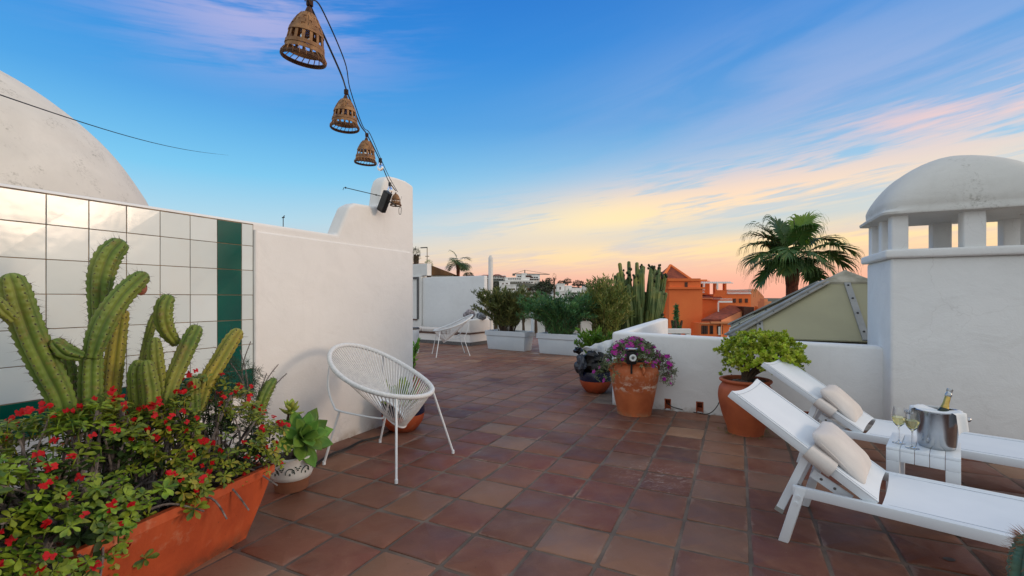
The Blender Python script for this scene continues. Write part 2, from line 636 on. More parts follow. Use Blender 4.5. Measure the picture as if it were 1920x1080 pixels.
def tile_mat(name, a0, b0, pitch):
    """hand made terracotta: each tile its own tone, blotches, pale bloom near the joints"""
    m_, nt, b = new_mat(name)
    p = pos_out(nt)
    mp = nt.nodes.new('ShaderNodeMapping')
    mp.inputs['Rotation'].default_value = (0, 0, TH)
    nt.links.new(p, mp.inputs[0])
    sep = nt.nodes.new('ShaderNodeSeparateXYZ')
    nt.links.new(mp.outputs[0], sep.inputs[0])
    u = mth(nt, 'DIVIDE', mth(nt, 'SUBTRACT', sep.outputs[0], b0), pitch)
    v = mth(nt, 'DIVIDE', mth(nt, 'SUBTRACT', sep.outputs[1], a0), pitch)
    cu, cv = mth(nt, 'FLOOR', u), mth(nt, 'FLOOR', v)
    cb = nt.nodes.new('ShaderNodeCombineXYZ')
    nt.links.new(cu, cb.inputs[0])
    nt.links.new(cv, cb.inputs[1])
    wn = nt.nodes.new('ShaderNodeTexWhiteNoise')
    nt.links.new(cb.outputs[0], wn.inputs['Vector'])
    rmp = nt.nodes.new('ShaderNodeValToRGB')
    stops = [(0.0, (116, 70, 54)), (0.13, (132, 88, 68)), (0.26, (104, 66, 54)), (0.38, (126, 76, 62)), (0.5, (96, 66, 58)),
             (0.62, (146, 106, 82)), (0.74, (112, 72, 58)), (0.86, (124, 70, 54)), (0.93, (104, 76, 68)), (1.0, (160, 124, 98))]
    els = rmp.color_ramp.elements
    while len(els) < len(stops):
        els.new(0.5)
    for e_, (q, c) in zip(els, stops):
        e_.position = q
        e_.color = srgb(*c)
    nt.links.new(wn.outputs['Value'], rmp.inputs[0])
    col = mixc(nt, 0.13, rmp.outputs[0], srgb(40, 14, 8))
    # blotches inside a tile
    off = nt.nodes.new('ShaderNodeVectorMath')
    off.operation = 'MULTIPLY_ADD'
    nt.links.new(wn.outputs['Color'], off.inputs[0])
    off.inputs[1].default_value = (7, 7, 7)
    nt.links.new(p, off.inputs[2])
    bl = noise_node(nt, off.outputs[0], 5.0, 6, 0.65, 0.7)
    col = mixc(nt, maprange(nt, bl, 0.42, 0.72, 0.0, 0.55), col, srgb(134, 94, 74))
    bl2 = noise_node(nt, off.outputs[0], 2.4, 5, 0.6, 0.5)
    col = mixc(nt, maprange(nt, bl2, 0.50, 0.76, 0.0, 0.5), col, srgb(88, 62, 54))
    # bleached patches, stronger towards the far terrace
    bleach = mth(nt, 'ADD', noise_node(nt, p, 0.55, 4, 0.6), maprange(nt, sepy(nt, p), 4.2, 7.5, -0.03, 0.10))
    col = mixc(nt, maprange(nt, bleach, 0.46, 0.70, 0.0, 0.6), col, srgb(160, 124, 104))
    # bloom at the edges
    fu = mth(nt, 'ABSOLUTE', mth(nt, 'SUBTRACT', mth(nt, 'FRACT', u), 0.5))
    fv = mth(nt, 'ABSOLUTE', mth(nt, 'SUBTRACT', mth(nt, 'FRACT', v), 0.5))
    edge = mth(nt, 'MAXIMUM', fu, fv)
    en = noise_node(nt, p, 9, 5, 0.6)
    ed = mth(nt, 'ADD', edge, maprange(nt, en, 0.3, 0.7, -0.07, 0.05))
    bloom = mth(nt, 'MULTIPLY', maprange(nt, ed, 0.42, 0.50), maprange(nt, noise_node(nt, p, 1.7, 4), 0.46, 0.66, 0.0, 0.7))
    col = mixc(nt, bloom, col, srgb(178, 154, 136))
    dirt = maprange(nt, ed, 0.45, 0.5, 0.0, 0.35)
    col = mixc(nt, dirt, col, srgb(70, 52, 46))
    # a splashed, scuffed patch in front of the urn
    vd = nt.nodes.new('ShaderNodeVectorMath')
    vd.operation = 'DISTANCE'
    nt.links.new(p, vd.inputs[0])
    vd.inputs[1].default_value = (1.12, 3.62, 0.0)
    near = maprange(nt, vd.outputs['Value'], 0.42, 0.05)
    sc = maprange(nt, noise_node(nt, vscale(nt, p, (1.0, 2.2, 1)), 16, 6, 0.7, 1.5), 0.52, 0.66)
    col = mixc(nt, mth(nt, 'MULTIPLY', mth(nt, 'MULTIPLY', near, sc), 0.8), col, srgb(176, 160, 150))
    # specks
    sp = noise_node(nt, p, 130, 3, 0.6)
    col = mixc(nt, maprange(nt, sp, 0.67, 0.76, 0.0, 0.5), col, srgb(190, 168, 150))
    sp2 = noise_node(nt, p, 60, 3, 0.6)
    col = mixc(nt, maprange(nt, sp2, 0.70, 0.76, 0.0, 0.75), col, srgb(48, 32, 28))
    nt.links.new(col, b.inputs['Base Color'])
    nt.links.new(maprange(nt, bl2, 0.3, 0.7, 0.66, 0.36), b.inputs['Roughness'])
    setin(b, Specular_IOR_Level=0.2)
    h = mth(nt, 'ADD', mth(nt, 'MULTIPLY', bl, 0.9), mth(nt, 'MULTIPLY', noise_node(nt, p, 55, 5, 0.6), 0.35))
    bump_to(nt, b, h, 0.5, 0.006)
    return m_


M = {}
M['wall'] = plaster('white_plaster', srgb(236, 234, 230), 0.93, 0.35)
M['chimney'] = plaster('chimney_plaster', srgb(234, 234, 232), 0.92, 0.25, 0.12, 1.2)
M['cap'] = plaster('weathered_cap_plaster', srgb(214, 212, 206), 0.86, 0.5, 0.75, 1.3)
M['dome'] = plaster('weathered_dome_plaster', srgb(226, 222, 212), 0.86, 0.7, 0.9, 0.8)
M['parapet'] = plaster('parapet_plaster', srgb(234, 235, 235), 0.93, 0.3, 0.08, 1.0)
M['farwhite'] = simple('far_white_render', srgb(240, 238, 234), srgb(224, 220, 214), 0.6, 0.8, space='pos')
M['paint'] = simple('white_metal_paint', srgb(226, 232, 236), srgb(214, 220, 226), 3, 0.38, 0.03, 200, space='obj')
M['sling'] = simple('white_sling_fabric', srgb(222, 228, 234), srgb(212, 219, 226), 2.0, 0.75, 0.0)
M['terr'] = simple('terracotta', srgb(186, 98, 58), srgb(158, 78, 48), 4.5, 0.62, 0.25, 30, rvar=0.08)
M['trough'] = simple('orange_terracotta', srgb(190, 88, 50), srgb(154, 66, 38), 3.2, 0.5, 0.2, 14, rvar=0.1)
M['glaze'] = simple('dark_blue_glaze', srgb(24, 30, 58), srgb(16, 20, 40), 6, 0.22, 0.1, 20)
M['soil'] = simple('soil', srgb(62, 48, 38), srgb(36, 28, 22), 24, 0.95, 0.9, 60)
M['grout'] = simple('grey_grout', srgb(116, 100, 88), srgb(82, 70, 62), 5, 0.9, 0.6, 60, space='pos')
M['greentile'] = simple('dark_green_tile', srgb(0, 88, 74), srgb(0, 72, 64), 3, 0.12, 0.02, 8)
M['dark'] = simple('black_plastic', srgb(26, 26, 28), srgb(18, 18, 20), 5, 0.42, 0.05)
M['cable'] = simple('dark_cable', srgb(34, 32, 32), srgb(24, 22, 22), 5, 0.6)
M['rattan'] = simple('woven_rattan', srgb(184, 138, 92), srgb(124, 84, 52), 22, 0.7, 0.6, 60, objvar=0.25)
M['rattan_dark'] = simple('dark_rattan', srgb(110, 72, 46), srgb(66, 44, 30), 22, 0.75, 0.6, 60)
M['steel'] = simple('brushed_steel', srgb(190, 192, 194), srgb(165, 168, 172), 9, 0.20, 0.02, 90, metal=1.0)
M['greysteel'] = simple('dull_grey_steel', srgb(120, 118, 114), srgb(90, 88, 84), 9, 0.45, 0.05, metal=0.8)
M['cushion'] = simple('cream_linen', srgb(218, 210, 203), srgb(204, 196, 190), 6, 0.9, 0.25, 120)
M['napkin'] = simple('white_napkin', srgb(230, 232, 232), srgb(216, 220, 222), 8, 0.9, 0.2, 120)
M['skylight'] = simple('greenish_panel', srgb(158, 154, 124), srgb(144, 140, 114), 0.9, 0.6, 0.03, 10, spec=0.2, space='pos')
M['skymetal'] = simple('grey_cap_metal', srgb(150, 150, 144), srgb(120, 122, 120), 3, 0.5, 0.1)
M['skycap'] = simple('lichen_cap', srgb(172, 166, 148), srgb(126, 122, 104), 6, 0.75, 0.4)
M['orange'] = simple('orange_render', srgb(240, 128, 66), srgb(230, 114, 58), 0.35, 0.85, space='pos')
M['peach'] = simple('peach_trim_sunlit_wall', srgb(226, 150, 104), srgb(212, 134, 90), 0.35, 0.85, space='pos')  # trim colour, and the sunlit tone of the orange walls put into paint
M['rooftile'] = simple('red_roof_tile', srgb(150, 72, 48), srgb(112, 52, 38), 3.0, 0.85, 0.5, 20, space='pos')
M['brownroof'] = simple('brown_roof_tile', srgb(128, 90, 56), srgb(92, 66, 44), 2.0, 0.9, 0.5, 8, space='pos')
M['window'] = simple('dark_window', srgb(44, 42, 44), srgb(30, 30, 34), 2.0, 0.15)
M['shade'] = simple('brown_shutter', srgb(86, 54, 40), srgb(66, 42, 32), 6.0, 0.7)
M['stonefoot'] = simple('pebble_skirting', srgb(120, 118, 116), srgb(54, 54, 58), 60, 0.8, 0.4, 60)
M['brownedge'] = simple('brown_seat_edge', srgb(104, 70, 54), srgb(72, 48, 40), 9, 0.7)
M['bark'] = simple('bark', srgb(96, 78, 62), srgb(58, 46, 38), 14, 0.95, 0.8, 40)
M['palmtrunk'] = simple('palm_trunk', srgb(132, 70, 48), srgb(80, 46, 36), 9, 0.95, 0.8, 20)
M['hill'] = simple('hillside_scrub', srgb(70, 72, 48), srgb(96, 84, 62), 0.08, 0.95, 0.5, 1.0, space='pos')
M['roofslab'] = simple('grey_roof_slab', srgb(150, 146, 140), srgb(120, 116, 110), 1.2, 0.9, 0.3, 20, space='pos')


def trough_mat():
    m_, nt, b = new_mat('weathered_orange_terracotta')
    p = pos_out(nt)
    c = mixc(nt, maprange(nt, noise_node(nt, p, 2.6, 6, 0.6, 0.6), 0.35, 0.7), srgb(188, 86, 48), srgb(150, 64, 38))
    c = mixc(nt, maprange(nt, noise_node(nt, vscale(nt, p, (7, 7, 1.4)), 1.0, 5), 0.5, 0.75, 0, 0.5), c, srgb(206, 112, 70))
    c = mixc(nt, maprange(nt, noise_node(nt, p, 7, 7, 0.7), 0.58, 0.72, 0, 0.5), c, srgb(196, 150, 120))
    sep = nt.nodes.new('ShaderNodeSeparateXYZ')
    nt.links.new(p, sep.inputs[0])
    low = mth(nt, 'MULTIPLY', maprange(nt, sep.outputs[2], 0.10, 0.0), maprange(nt, noise_node(nt, p, 14, 5), 0.35, 0.6))
    c = mixc(nt, mth(nt, 'MULTIPLY', low, 0.75), c, srgb(96, 62, 44))
    c = mixc(nt, maprange(nt, noise_node(nt, p, 55, 3), 0.68, 0.74, 0, 0.6), c, srgb(80, 46, 34))
    nt.links.new(c, b.inputs['Base Color'])
    setin(b, Roughness=0.62, Specular_IOR_Level=0.3)
    bump_to(nt, b, noise_node(nt, p, 9, 6, 0.6), 0.5, 0.012)
    return m_


M['trough'] = trough_mat()

def glazed_tile_mat():
    m_, nt, b = new_mat('glazed_white_tile')
    p = pos_out(nt)
    oi = nt.nodes.new('ShaderNodeObjectInfo').outputs['Random']
    c = mixc(nt, oi, srgb(224, 232, 232), srgb(208, 218, 218))
    c = mixc(nt, maprange(nt, noise_node(nt, p, 3, 5), 0.48, 0.75, 0, 0.3), c, srgb(216, 210, 198))
    nt.links.new(c, b.inputs['Base Color'])
    setin(b, Roughness=0.13, Specular_IOR_Level=0.55)
    bump_to(nt, b, noise_node(nt, p, 7, 2), 0.12, 0.01)
    return m_


def urn_mat():
    m_, nt, b = new_mat('old_terracotta_with_lime')
    p = obj_out(nt)
    c = mixc(nt, maprange(nt, noise_node(nt, p, 5, 6), 0.35, 0.7), srgb(196, 110, 66), srgb(164, 84, 50))
    sep = nt.nodes.new('ShaderNodeSeparateXYZ')
    nt.links.new(p, sep.inputs[0])
    z = sep.outputs[2]
    d = mth(nt, 'DIVIDE', mth(nt, 'SUBTRACT', z, 0.35), 0.05)
    band = mth(nt, 'EXPONENT', mth(nt, 'MULTIPLY', mth(nt, 'MULTIPLY', d, d), -1.0))
    d2 = mth(nt, 'DIVIDE', mth(nt, 'SUBTRACT', z, 0.47), 0.06)
    band2 = mth(nt, 'EXPONENT', mth(nt, 'MULTIPLY', mth(nt, 'MULTIPLY', d2, d2), -1.0))
    n = noise_node(nt, vscale(nt, p, (1, 1, 2.0)), 9, 7, 0.72)
    k = mth(nt, 'MULTIPLY', maprange(nt, n, 0.5, 0.58), band)
    c = mixc(nt, mth(nt, 'MULTIPLY', k, 0.95), c, srgb(222, 196, 176))
    k2 = mth(nt, 'MULTIPLY', maprange(nt, noise_node(nt, p, 16, 7, 0.75), 0.5, 0.6), band2)
    c = mixc(nt, mth(nt, 'MULTIPLY', k2, 0.45), c, srgb(216, 186, 160))
    foot = mth(nt, 'MULTIPLY', maprange(nt, z, 0.06, 0.0), maprange(nt, noise_node(nt, p, 12, 5), 0.4, 0.6))
    c = mixc(nt, mth(nt, 'MULTIPLY', foot, 0.7), c, srgb(150, 130, 100))
    nt.links.new(c, b.inputs['Base Color'])
    setin(b, Roughness=0.72, Specular_IOR_Level=0.3)
    bump_to(nt, b, noise_node(nt, p, 26, 5), 0.35, 0.006)
    return m_


M['tile'] = glazed_tile_mat()
M['urn'] = urn_mat()
A0, B0, PITCH = 2.37, -1.03, 0.365
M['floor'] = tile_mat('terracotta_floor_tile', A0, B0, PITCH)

# ================================================================== THE SETTING
# ---- floor: grout bed with every tile laid on it
mb = MB(MT)
for (x0, x1, y0, y1) in ((-10.5, 6.5, -4.0, 6.0), (-10.5, -1.48, 6.0, 16.5)):
    mb.add([(x0, y0, -0.0055), (x1, y0, -0.0055), (x1, y1, -0.0055), (x0, y1, -0.0055)], [(0, 1, 2, 3)])
    mb.box(x0, x1, y0, y1, -0.40, -0.010)
floor = mb.build('floor', M['grout'])
tag(floor, kind='structure')

rnd = random.Random(11)
tile_meshes = []
for k in range(10):
    r_ = random.Random(100 + k)
    h = PITCH / 2 - 0.0085
    pts = []
    corners = [(-h, -h), (h, -h), (h, h), (-h, h)]
    for i in range(4):
        c0, c1 = corners[i], corners[(i + 1) % 4]
        for t in (0.025, 0.5, 0.975):
            x = c0[0] + (c1[0] - c0[0]) * t
            y = c0[1] + (c1[1] - c0[1]) * t
            s_ = 1 + r_.uniform(-0.022, 0.006)
            if t != 0.5:
                s_ -= r_.uniform(0.0, 0.015)
            pts.append((x * s_, y * s_))
    n = len(pts)
    mb = MB()
    ins = 0.965
    vs_ = [(x, y, -0.010) for x, y in pts] + [(x, y, -0.0035) for x, y in pts] + [(x * ins, y * ins, 0.0) for x, y in pts] + [(0, 0, 0.0006 + r_.uniform(-.001, .001))]
    fs = []
    for i in range(n):
        j = (i + 1) % n
        fs += [(i, j, n + j, n + i), (n + i, n + j, 2 * n + j, 2 * n + i), (2 * n + i, 2 * n + j, 3 * n)]
    mb.add(vs_, fs)
    tile_meshes.append(mb.mesh('tile', M['floor'], smooth=True, sharp=30))

cells = []
for i in range(-28, 24):
    for j in range(-10, 40):
        b_ = B0 + (i + 0.5) * PITCH
        a_ = A0 + (j + 0.5) * PITCH
        if a_ > 6.0 and b_ > -1.6:
            continue
        if b_ > 4.4 or b_ < -9.5 or a_ < -0.6 or a_ > 14.8:
            continue
        if a_ < 4.4 and b_ < -3.45:
            continue
        w = T(a_, b_)
        vis = w.y > 1.0 and abs(w.x / max(w.y, .1)) < 1.22 and EYE / w.y < (1080 - 557 + 130) / F
        if vis and w.x / w.y < -0.215 and b_ < -3.5:
            vis = False
        cells.append((0 if vis else 1, w.length, a_, b_))
cells.sort()
rest_v = MB()
for n_, (hid, dd, a_, b_) in enumerate(cells):
    jit = Matrix.Rotation(-TH + rnd.gauss(0, 0.008) + rnd.choice((0, pi / 2, pi, -pi / 2)), 4, 'Z')
    tilt = Matrix.Rotation(rnd.gauss(0, 0.0035), 4, 'X') @ Matrix.Rotation(rnd.gauss(0, 0.0035), 4, 'Y')
    w = T(a_ + rnd.gauss(0, 0.0025), b_ + rnd.gauss(0, 0.0025), rnd.uniform(-0.0012, 0.0012))
    mtx = Matrix.Translation(w) @ jit @ tilt
    me = rnd.choice(tile_meshes)
    if n_ < 300:
        inst('tile', me, floor, mtx)
    else:
        rest_v.add([mtx @ v.co for v in me.vertices], [tuple(p.vertices) for p in me.polygons])
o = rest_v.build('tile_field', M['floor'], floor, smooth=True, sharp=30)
tag(o, kind='stuff')

# ---- tiled garden wall with its stepped white pier
WB_ = -3.494
TK = 0.18
poly = [(-1.6, -0.3), (-1.6, 2.0), (2.0, 2.008), (3.325, 2.008), (3.40, 2.17), (3.47, 2.31), (3.56, 2.36), (3.80, 2.375), (3.915, 2.40),
        (3.945, 2.60), (3.985, 2.70), (4.06, 2.755), (4.20, 2.765), (4.36, 2.765), (4.50, 2.735), (4.502, -0.3)]
mb = MB(MT @ Matrix(((0, 1, 0, 0), (1, 0, 0, 0), (0, 0, 1, 0), (0, 0, 0, 1))))
mb.prism([(a, z) for a, z in poly], WB_ - TK, WB_)
wall = mb.build('garden_wall', M['wall'], smooth=True, bevel=0.035, seg=4, sharp=50,
                bevel_test=lambda e: max(v.co.z for v in e.verts) > 1.0)
tag(wall, 'long white garden wall with glossy tiles at one end and stepped rounded pier at other', 'wall')
# raised tile field
CW, RH = 0.1905, 0.1955
ROW0 = 1.807
for c in range(-1, 18):
    if c == -1:
        a0, a1 = 2.341, 2.436
    elif c == 0:
        a0, a1 = 2.152, 2.341
    else:
        a1 = 2.152 - (c - 1) * CW
        a0 = a1 - CW
    for r in range(7):
        z1 = 1.978 if r == 0 else ROW0 - (r - 1) * RH
        z0 = ROW0 - r * RH
        if r == 6:
            z0 = z1 - RH
        m_ = M['greentile'] if (c == 0 or r == 6) else M['tile']
        g = 0.0022
        t_ = MB(MT)
        jx = rnd.gauss(0, 0.0005)
        X_ = WB_ + 0.0075
        q_ = [X_ + rnd.uniform(-.0011, .0011) for _ in range(4)]
        e_ = g + rnd.uniform(0, .0008)
        t_.hexa([(WB_ - 0.002, a0 + e_, z0 + e_), (q_[0], a0 + e_, z0 + e_), (q_[1], a1 - g, z0 + e_), (WB_ - 0.002, a1 - g, z0 + e_),
                 (WB_ - 0.002, a0 + e_, z1 - g), (q_[2], a0 + e_, z1 - g), (q_[3], a1 - g, z1 - g), (WB_ - 0.002, a1 - g, z1 - g)])
        o = t_.build('wall_tile', m_, wall, bevel=0.0012, seg=1)
t_ = MB(MT)
t_.box(WB_ - 0.001, WB_ + 0.0035, -1.6, 2.4395, 0.62, 1.985)
t_.build('tile_bed', simple('tan_tile_joint', srgb(150, 128, 100), srgb(96, 84, 70), 12, 0.9, space='pos'), wall)
# plaster skim right of the tiles with its raised bead
t_ = MB(MT)
t_.box(WB_ - 0.02, WB_ + 0.016, 2.440, 4.44, -0.01, 1.93)
t_.build('plaster_face', M['wall'], wall, bevel=0.012, seg=3, smooth=True)
t_ = MB(MT)
t_.tube([T(2.452, WB_ + 0.012, z) for z in [0.0, .4, .8, 1.2, 1.6, 1.94]], [0.014, .013, .015, .014, .016, .012], 8)
t_.M = None
t_.v = []; t_.f = []; t_.mi = []
t_.tube([T(2.452, WB_ + 0.014, z) for z in [0.0, .4, .8, 1.2, 1.6, 1.94]], [0.014, .013, .015, .014, .016, .012], 8)
t_.build('corner_bead', M['wall'], wall, smooth=True)

# ---- dome beyond the wall
mb = MB()
DC = Vector((-7.8, 5.5, 1.6))
prof = []
R = 3.0
for i in range(33):
    a = (i / 32) * pi / 2
    prof.append((max(0.002, R * cos(a)), R * sin(a)))
prof = [(R + 0.25, -3.6), (R + 0.25, -0.05), (R + 0.18, -0.02)] + prof
mb.lathe(prof, 72, DC, 0.006, 3)
dome = mb.build('roof_dome', M['dome'], smooth=True, sharp=60, org=DC)
dome.location = DC
tag(dome, 'large weathered white dome rising behind the tiled wall', 'dome')

# ---- chimney with four-sided domed cap
CA0, CA1, CB0, CB1 = 5.77, 6.70, 1.364, 2.63
chim = empty('domed_chimney', T((CA0 + CA1) / 2, (CB0 + CB1) / 2, 0), 'big square white chimney with open pillared vent under a domed cap', 'chimney', rz=-TH)
cb, ca = (CB0 + CB1) / 2, (CA0 + CA1) / 2
HX, HY = (CB1 - CB0) / 2, (CA1 - CA0) / 2
mb = MB()
mb.box(-HX, HX, -HY, HY, -0.3, 1.785)
mb.build('shaft', M['chimney'], chim, smooth=True, bevel=0.03, seg=4)
mb = MB()
mb.box(-HX - 0.05, HX + 0.05, -HY - 0.05, HY + 0.05, 1.783, 1.868)
mb.build('ledge', M['chimney'], chim, smooth=True, bevel=0.022, seg=4)
pill = []
PZ0, PZ1 = 1.862, 2.23
for (x0, x1) in ((-HX + .012, -HX + 0.147), (-HX + 0.552, -HX + 0.714), (HX - .147, HX - .012)):
    for (y0, y1) in ((-HY + .012, -HY + 0.15), (HY - 0.15, HY - .012)):
        pill.append((x0, x1, y0, y1))
for (x0, x1) in ((-HX + .012, -HX + 0.14), (HX - .14, HX - .012)):
    pill.append((x0, x1, -0.09, 0.03))
for (x0, x1, y0, y1) in pill:
    mb = MB()
    mb.box(x0, x1, y0, y1, PZ0, PZ1)
    mb.build('vent_pillar', M['chimney'], chim, smooth=True, bevel=0.014, seg=3)


def sq_ring(hx, hy, z, e, n=48):
    out = []
    for k in range(n):
        a = 2 * pi * k / n + pi / n
        c, s_ = cos(a), sin(a)
        out.append((hx * abs(c) ** (2 / e) * (1 if c > 0 else -1), hy * abs(s_) ** (2 / e) * (1 if s_ > 0 else -1), z))
    return out


mb = MB()
OX, OY = HX + 0.075, HY + 0.075
rings = [sq_ring(OX - 0.05, OY - 0.05, 2.205, 14), sq_ring(OX, OY, 2.212, 14), sq_ring(OX + 0.004, OY + 0.004, 2.235, 14)]
for i in range(1, 20):
    t = i / 19
    hh_ = t ** 1.0 if t < 0.5 else 0.5 + 0.5 * (1 - (1 - (t - .5) * 2) ** 1.6)
    r = 0.98 * max(0.0, 1 - hh_ ** 1.8) ** (1 / 1.8)
    z = 2.235 + 0.60 * hh_
    r -= 0.03 * exp(-((hh_ - 0.06) / 0.06) ** 2)
    e_ = 9 - 6.6 * t ** 0.5
    rings.append([(x + 0.01 * noise.noise(Vector((x * 3, y * 3, z * 3))), y, zz + 0.012 * noise.noise(Vector((x * 2.2, y * 2.2, 7)))) for x, y, zz in sq_ring(OX * max(r, .012), OY * max(r, .012), z, e_)])
mb.loft(rings)
mb.build('domed_cap', M['cap'], chim, smooth=True, sharp=60)

# ---- low parapet round the light well
par_h = 0.925


def hole_notches(lst):
    out = []
    for c, w in lst:
        out += [(c - w / 2, -0.02), (c - w / 2, 0.135), (c + w / 2, 0.135), (c + w / 2, -0.02)]
    return out


holes = [(-0.779, 0.078), (-0.409, 0.085), (-0.045, 0.085), (0.703, 0.085)]
poly = [(-1.48, -0.3), (-1.48, 0.945), (-0.6, 0.925), (0.3, 0.905), (1.37, 0.885), (1.37, -0.3)]
poly = [(-1.48, 0.945), (-1.48, -0.02)] + hole_notches(holes) + [(1.366, -0.02), (1.366, 0.885), (0.3, 0.905), (-0.6, 0.925)]
mb = MB(MT)
mb.prism(poly, 6.04, 6.22)
par = mb.build('light_well_parapet', M['parapet'], smooth=True, bevel=0.04, seg=4, sharp=50,
               bevel_test=lambda e: min(v.co.z for v in e.verts) > 0.6 or (e.verts[0].co.xy - T(6.04, -1.48).xy).length < .02 and (e.verts[1].co.xy - T(6.04, -1.48).xy).length < .02)
tag(par, 'low white parapet with rounded top and small drain holes behind the terracotta urn', 'wall')
mb = MB(MT)
mb.prism([(6.222, 0.0), (6.222, 0.945), (8.0, 0.955), (10.2, 0.965), (10.2, 0.0)], 0, 1)
mb = MB(MT @ Matrix(((0, 1, 0, 0), (1, 0, 0, 0), (0, 0, 1, 0), (0, 0, 0, 1))))
mb.prism([(6.218, -0.3), (6.218, 0.943), (8.0, 0.95), (10.1, 0.955), (10.1, -0.3)], -1.478, -1.30)
mb.build('side_wall', M['parapet'], par, smooth=True, bevel=0.035, seg=4, sharp=50, bevel_test=lambda e: min(v.co.z for v in e.verts) > 0.6)
mb = MB(MT)
mb.box(2.632, 6.48, 6.04, 6.22, -0.3, 0.885)
mb.build('end_run', M['parapet'], par, smooth=True, bevel=0.04, seg=4, sharp=50, bevel_test=lambda e: min(v.co.z for v in e.verts) > 0.6)
for c, w in holes:
    mb = MB(MT)
    mb.box(c - w / 2, c + w / 2, 6.10, 6.20, 0.0, 0.05)
    mb.box(c - w / 2 + .001, c - w / 2 + 0.012, 6.045, 6.21, 0.0, 0.134)
    mb.box(c + w / 2 - 0.012, c + w / 2 - .001, 6.045, 6.21, 0.0, 0.134)
    mb.box(c - w / 2 + .012, c + w / 2 - .012, 6.045, 6.21, 0.122, 0.134)
    mb.box(c - w / 2 + .012, c + w / 2 - .012, 6.19, 6.21, 0.05, 0.122)
    mb.build('drain_hole', M['terr'], par)

# ---- roof slab behind the parapet, skylight pyramid
mb = MB(MT)
mb.box(-1.30, 8.0, 6.221, 12.5, -0.5, -0.30)
o = mb.build('lower_roof', M['roofslab'])
tag(o, kind='structure')
sk = empty('pyramid_skylight', T(8.25, 1.42, -0.3), 'greenish pyramid skylight with grey metal bars behind the parapet', 'skylight', rz=-TH)
S_ = 1.35
SB = 0.86 + 0.3     # base height above slab
SA = 1.75 + 0.3
SX = 1.52
mb = MB()
mb.box(-SX - .03, SX + .03, -S_ - .03, S_ + .03, 0, SB - 0.03)
mb.build('curb', M['wall'], sk)
apex = Vector((0, 0, SA))
base = [Vector((-SX, -S_, SB)), Vector((SX, -S_, SB)), Vector((SX, S_, SB)), Vector((-SX, S_, SB))]
CUT = 0.82


def lerp(a, b, t):
    return a + (b - a) * t


for i in range(4):
    p0, p1 = base[i], base[(i + 1) % 4]
    # panels between parallel glazing bars that run straight up the slope
    n_ = (p1 - p0).cross(apex - p0).normalized()
    Wd = (p1 - p0).length / 2
    mid_ = (p0 + p1) / 2
    ux = (p1 - p0).normalized()
    upv = apex - mid_
    brk = [-Wd, -Wd * 0.754, -0.02, Wd * 0.72, Wd]

    def fp(s_, t_):
        return mid_ + ux * s_ + upv * t_
    for k in range(4):
        s0, s1 = brk[k], brk[k + 1]
        t0_, t1_ = min(CUT, 1 - abs(s0) / Wd), min(CUT, 1 - abs(s1) / Wd)
        cand = [(s0, 0), (s1, 0), (s1, t1_)]
        if Wd * (1 - CUT) < s1 and s0 < Wd * (1 - CUT):
            cand.append((Wd * (1 - CUT), CUT))
        if -Wd * (1 - CUT) < s1 and s0 < -Wd * (1 - CUT):
            cand.append((-Wd * (1 - CUT), CUT))
        cand.append((s0, t0_))
        q = []
        for c_ in cand:
            if not q or (abs(q[-1][0] - c_[0]) + abs(q[-1][1] - c_[1])) > 1e-5:
                q.append(c_)
        if abs(q[0][0] - q[-1][0]) + abs(q[0][1] - q[-1][1]) < 1e-5:
            q.pop()
        q3 = [fp(*c_) for c_ in q]
        nq = len(q3)
        mb = MB()
        mb.add([v - n_ * 0.01 for v in q3] + [v + n_ * 0.01 for v in q3], [tuple(range(nq - 1, -1, -1)), tuple(range(nq, 2 * nq))] + [(j, (j + 1) % nq, nq + (j + 1) % nq, nq + j) for j in range(nq)])
        mb.build('panel', M['skylight'], sk)
    for s_ in brk[1:4]:
        e0, t0 = fp(s_, 0), fp(s_, min(CUT, 1 - abs(s_) / Wd))
        mb = MB()
        mb.bar(e0 + n_ * 0.022, t0 + n_ * 0.022, 0.075, 0.02, n_)
        o = mb.build('glazing_bar', M['skymetal'], sk)
        mb = MB()
        for q in (0.12, 0.42, 0.68, 0.93):
            mb.ball(lerp(e0, t0, q) + n_ * 0.034, 0.015, 8, 4)
        mb.build('bolt', M['dark'], o)
    # hip cap, two boards and a raised seam
    n2 = (n_ + (base[i] - base[(i + 3) % 4]).cross(apex - base[i]).normalized()).normalized()
    mb = MB()
    h0, h1 = p0 + n2 * 0.03, lerp(p0, apex, CUT) + n2 * 0.03
    mb.bar(h0, h1, 0.16, 0.018, n2)
    mb.bar(h0 + n2 * .02, h1 + n2 * .02, 0.05, 0.03, n2)
    o = mb.build('hip_cap', M['skymetal'], sk)
    mb = MB()
    sd = (h1 - h0).cross(n2).normalized()
    for q in (0.08, 0.25, 0.42, 0.6, 0.78, 0.94):
        for s_ in (-1, 1):
            mb.ball(lerp(h0, h1, q) + sd * s_ * 0.055 + n2 * 0.012, 0.011, 8, 4)
    mb.build('bolt', M['greysteel'], o)
mb = MB()
r0 = [lerp(p, apex, CUT - 0.02) + Vector((0, 0, 0.015)) for p in base]
r1 = [v + Vector((0, 0, 0.03)) for v in r0]
mb.add(r0 + r1 + [apex + Vector((0, 0, 0.05))], [(0, 1, 5, 4), (1, 2, 6, 5), (2, 3, 7, 6), (3, 0, 4, 7), (4, 5, 8), (5, 6, 8), (6, 7, 8), (7, 4, 8)])
mb.build('peak_cap', M['skycap'], sk)

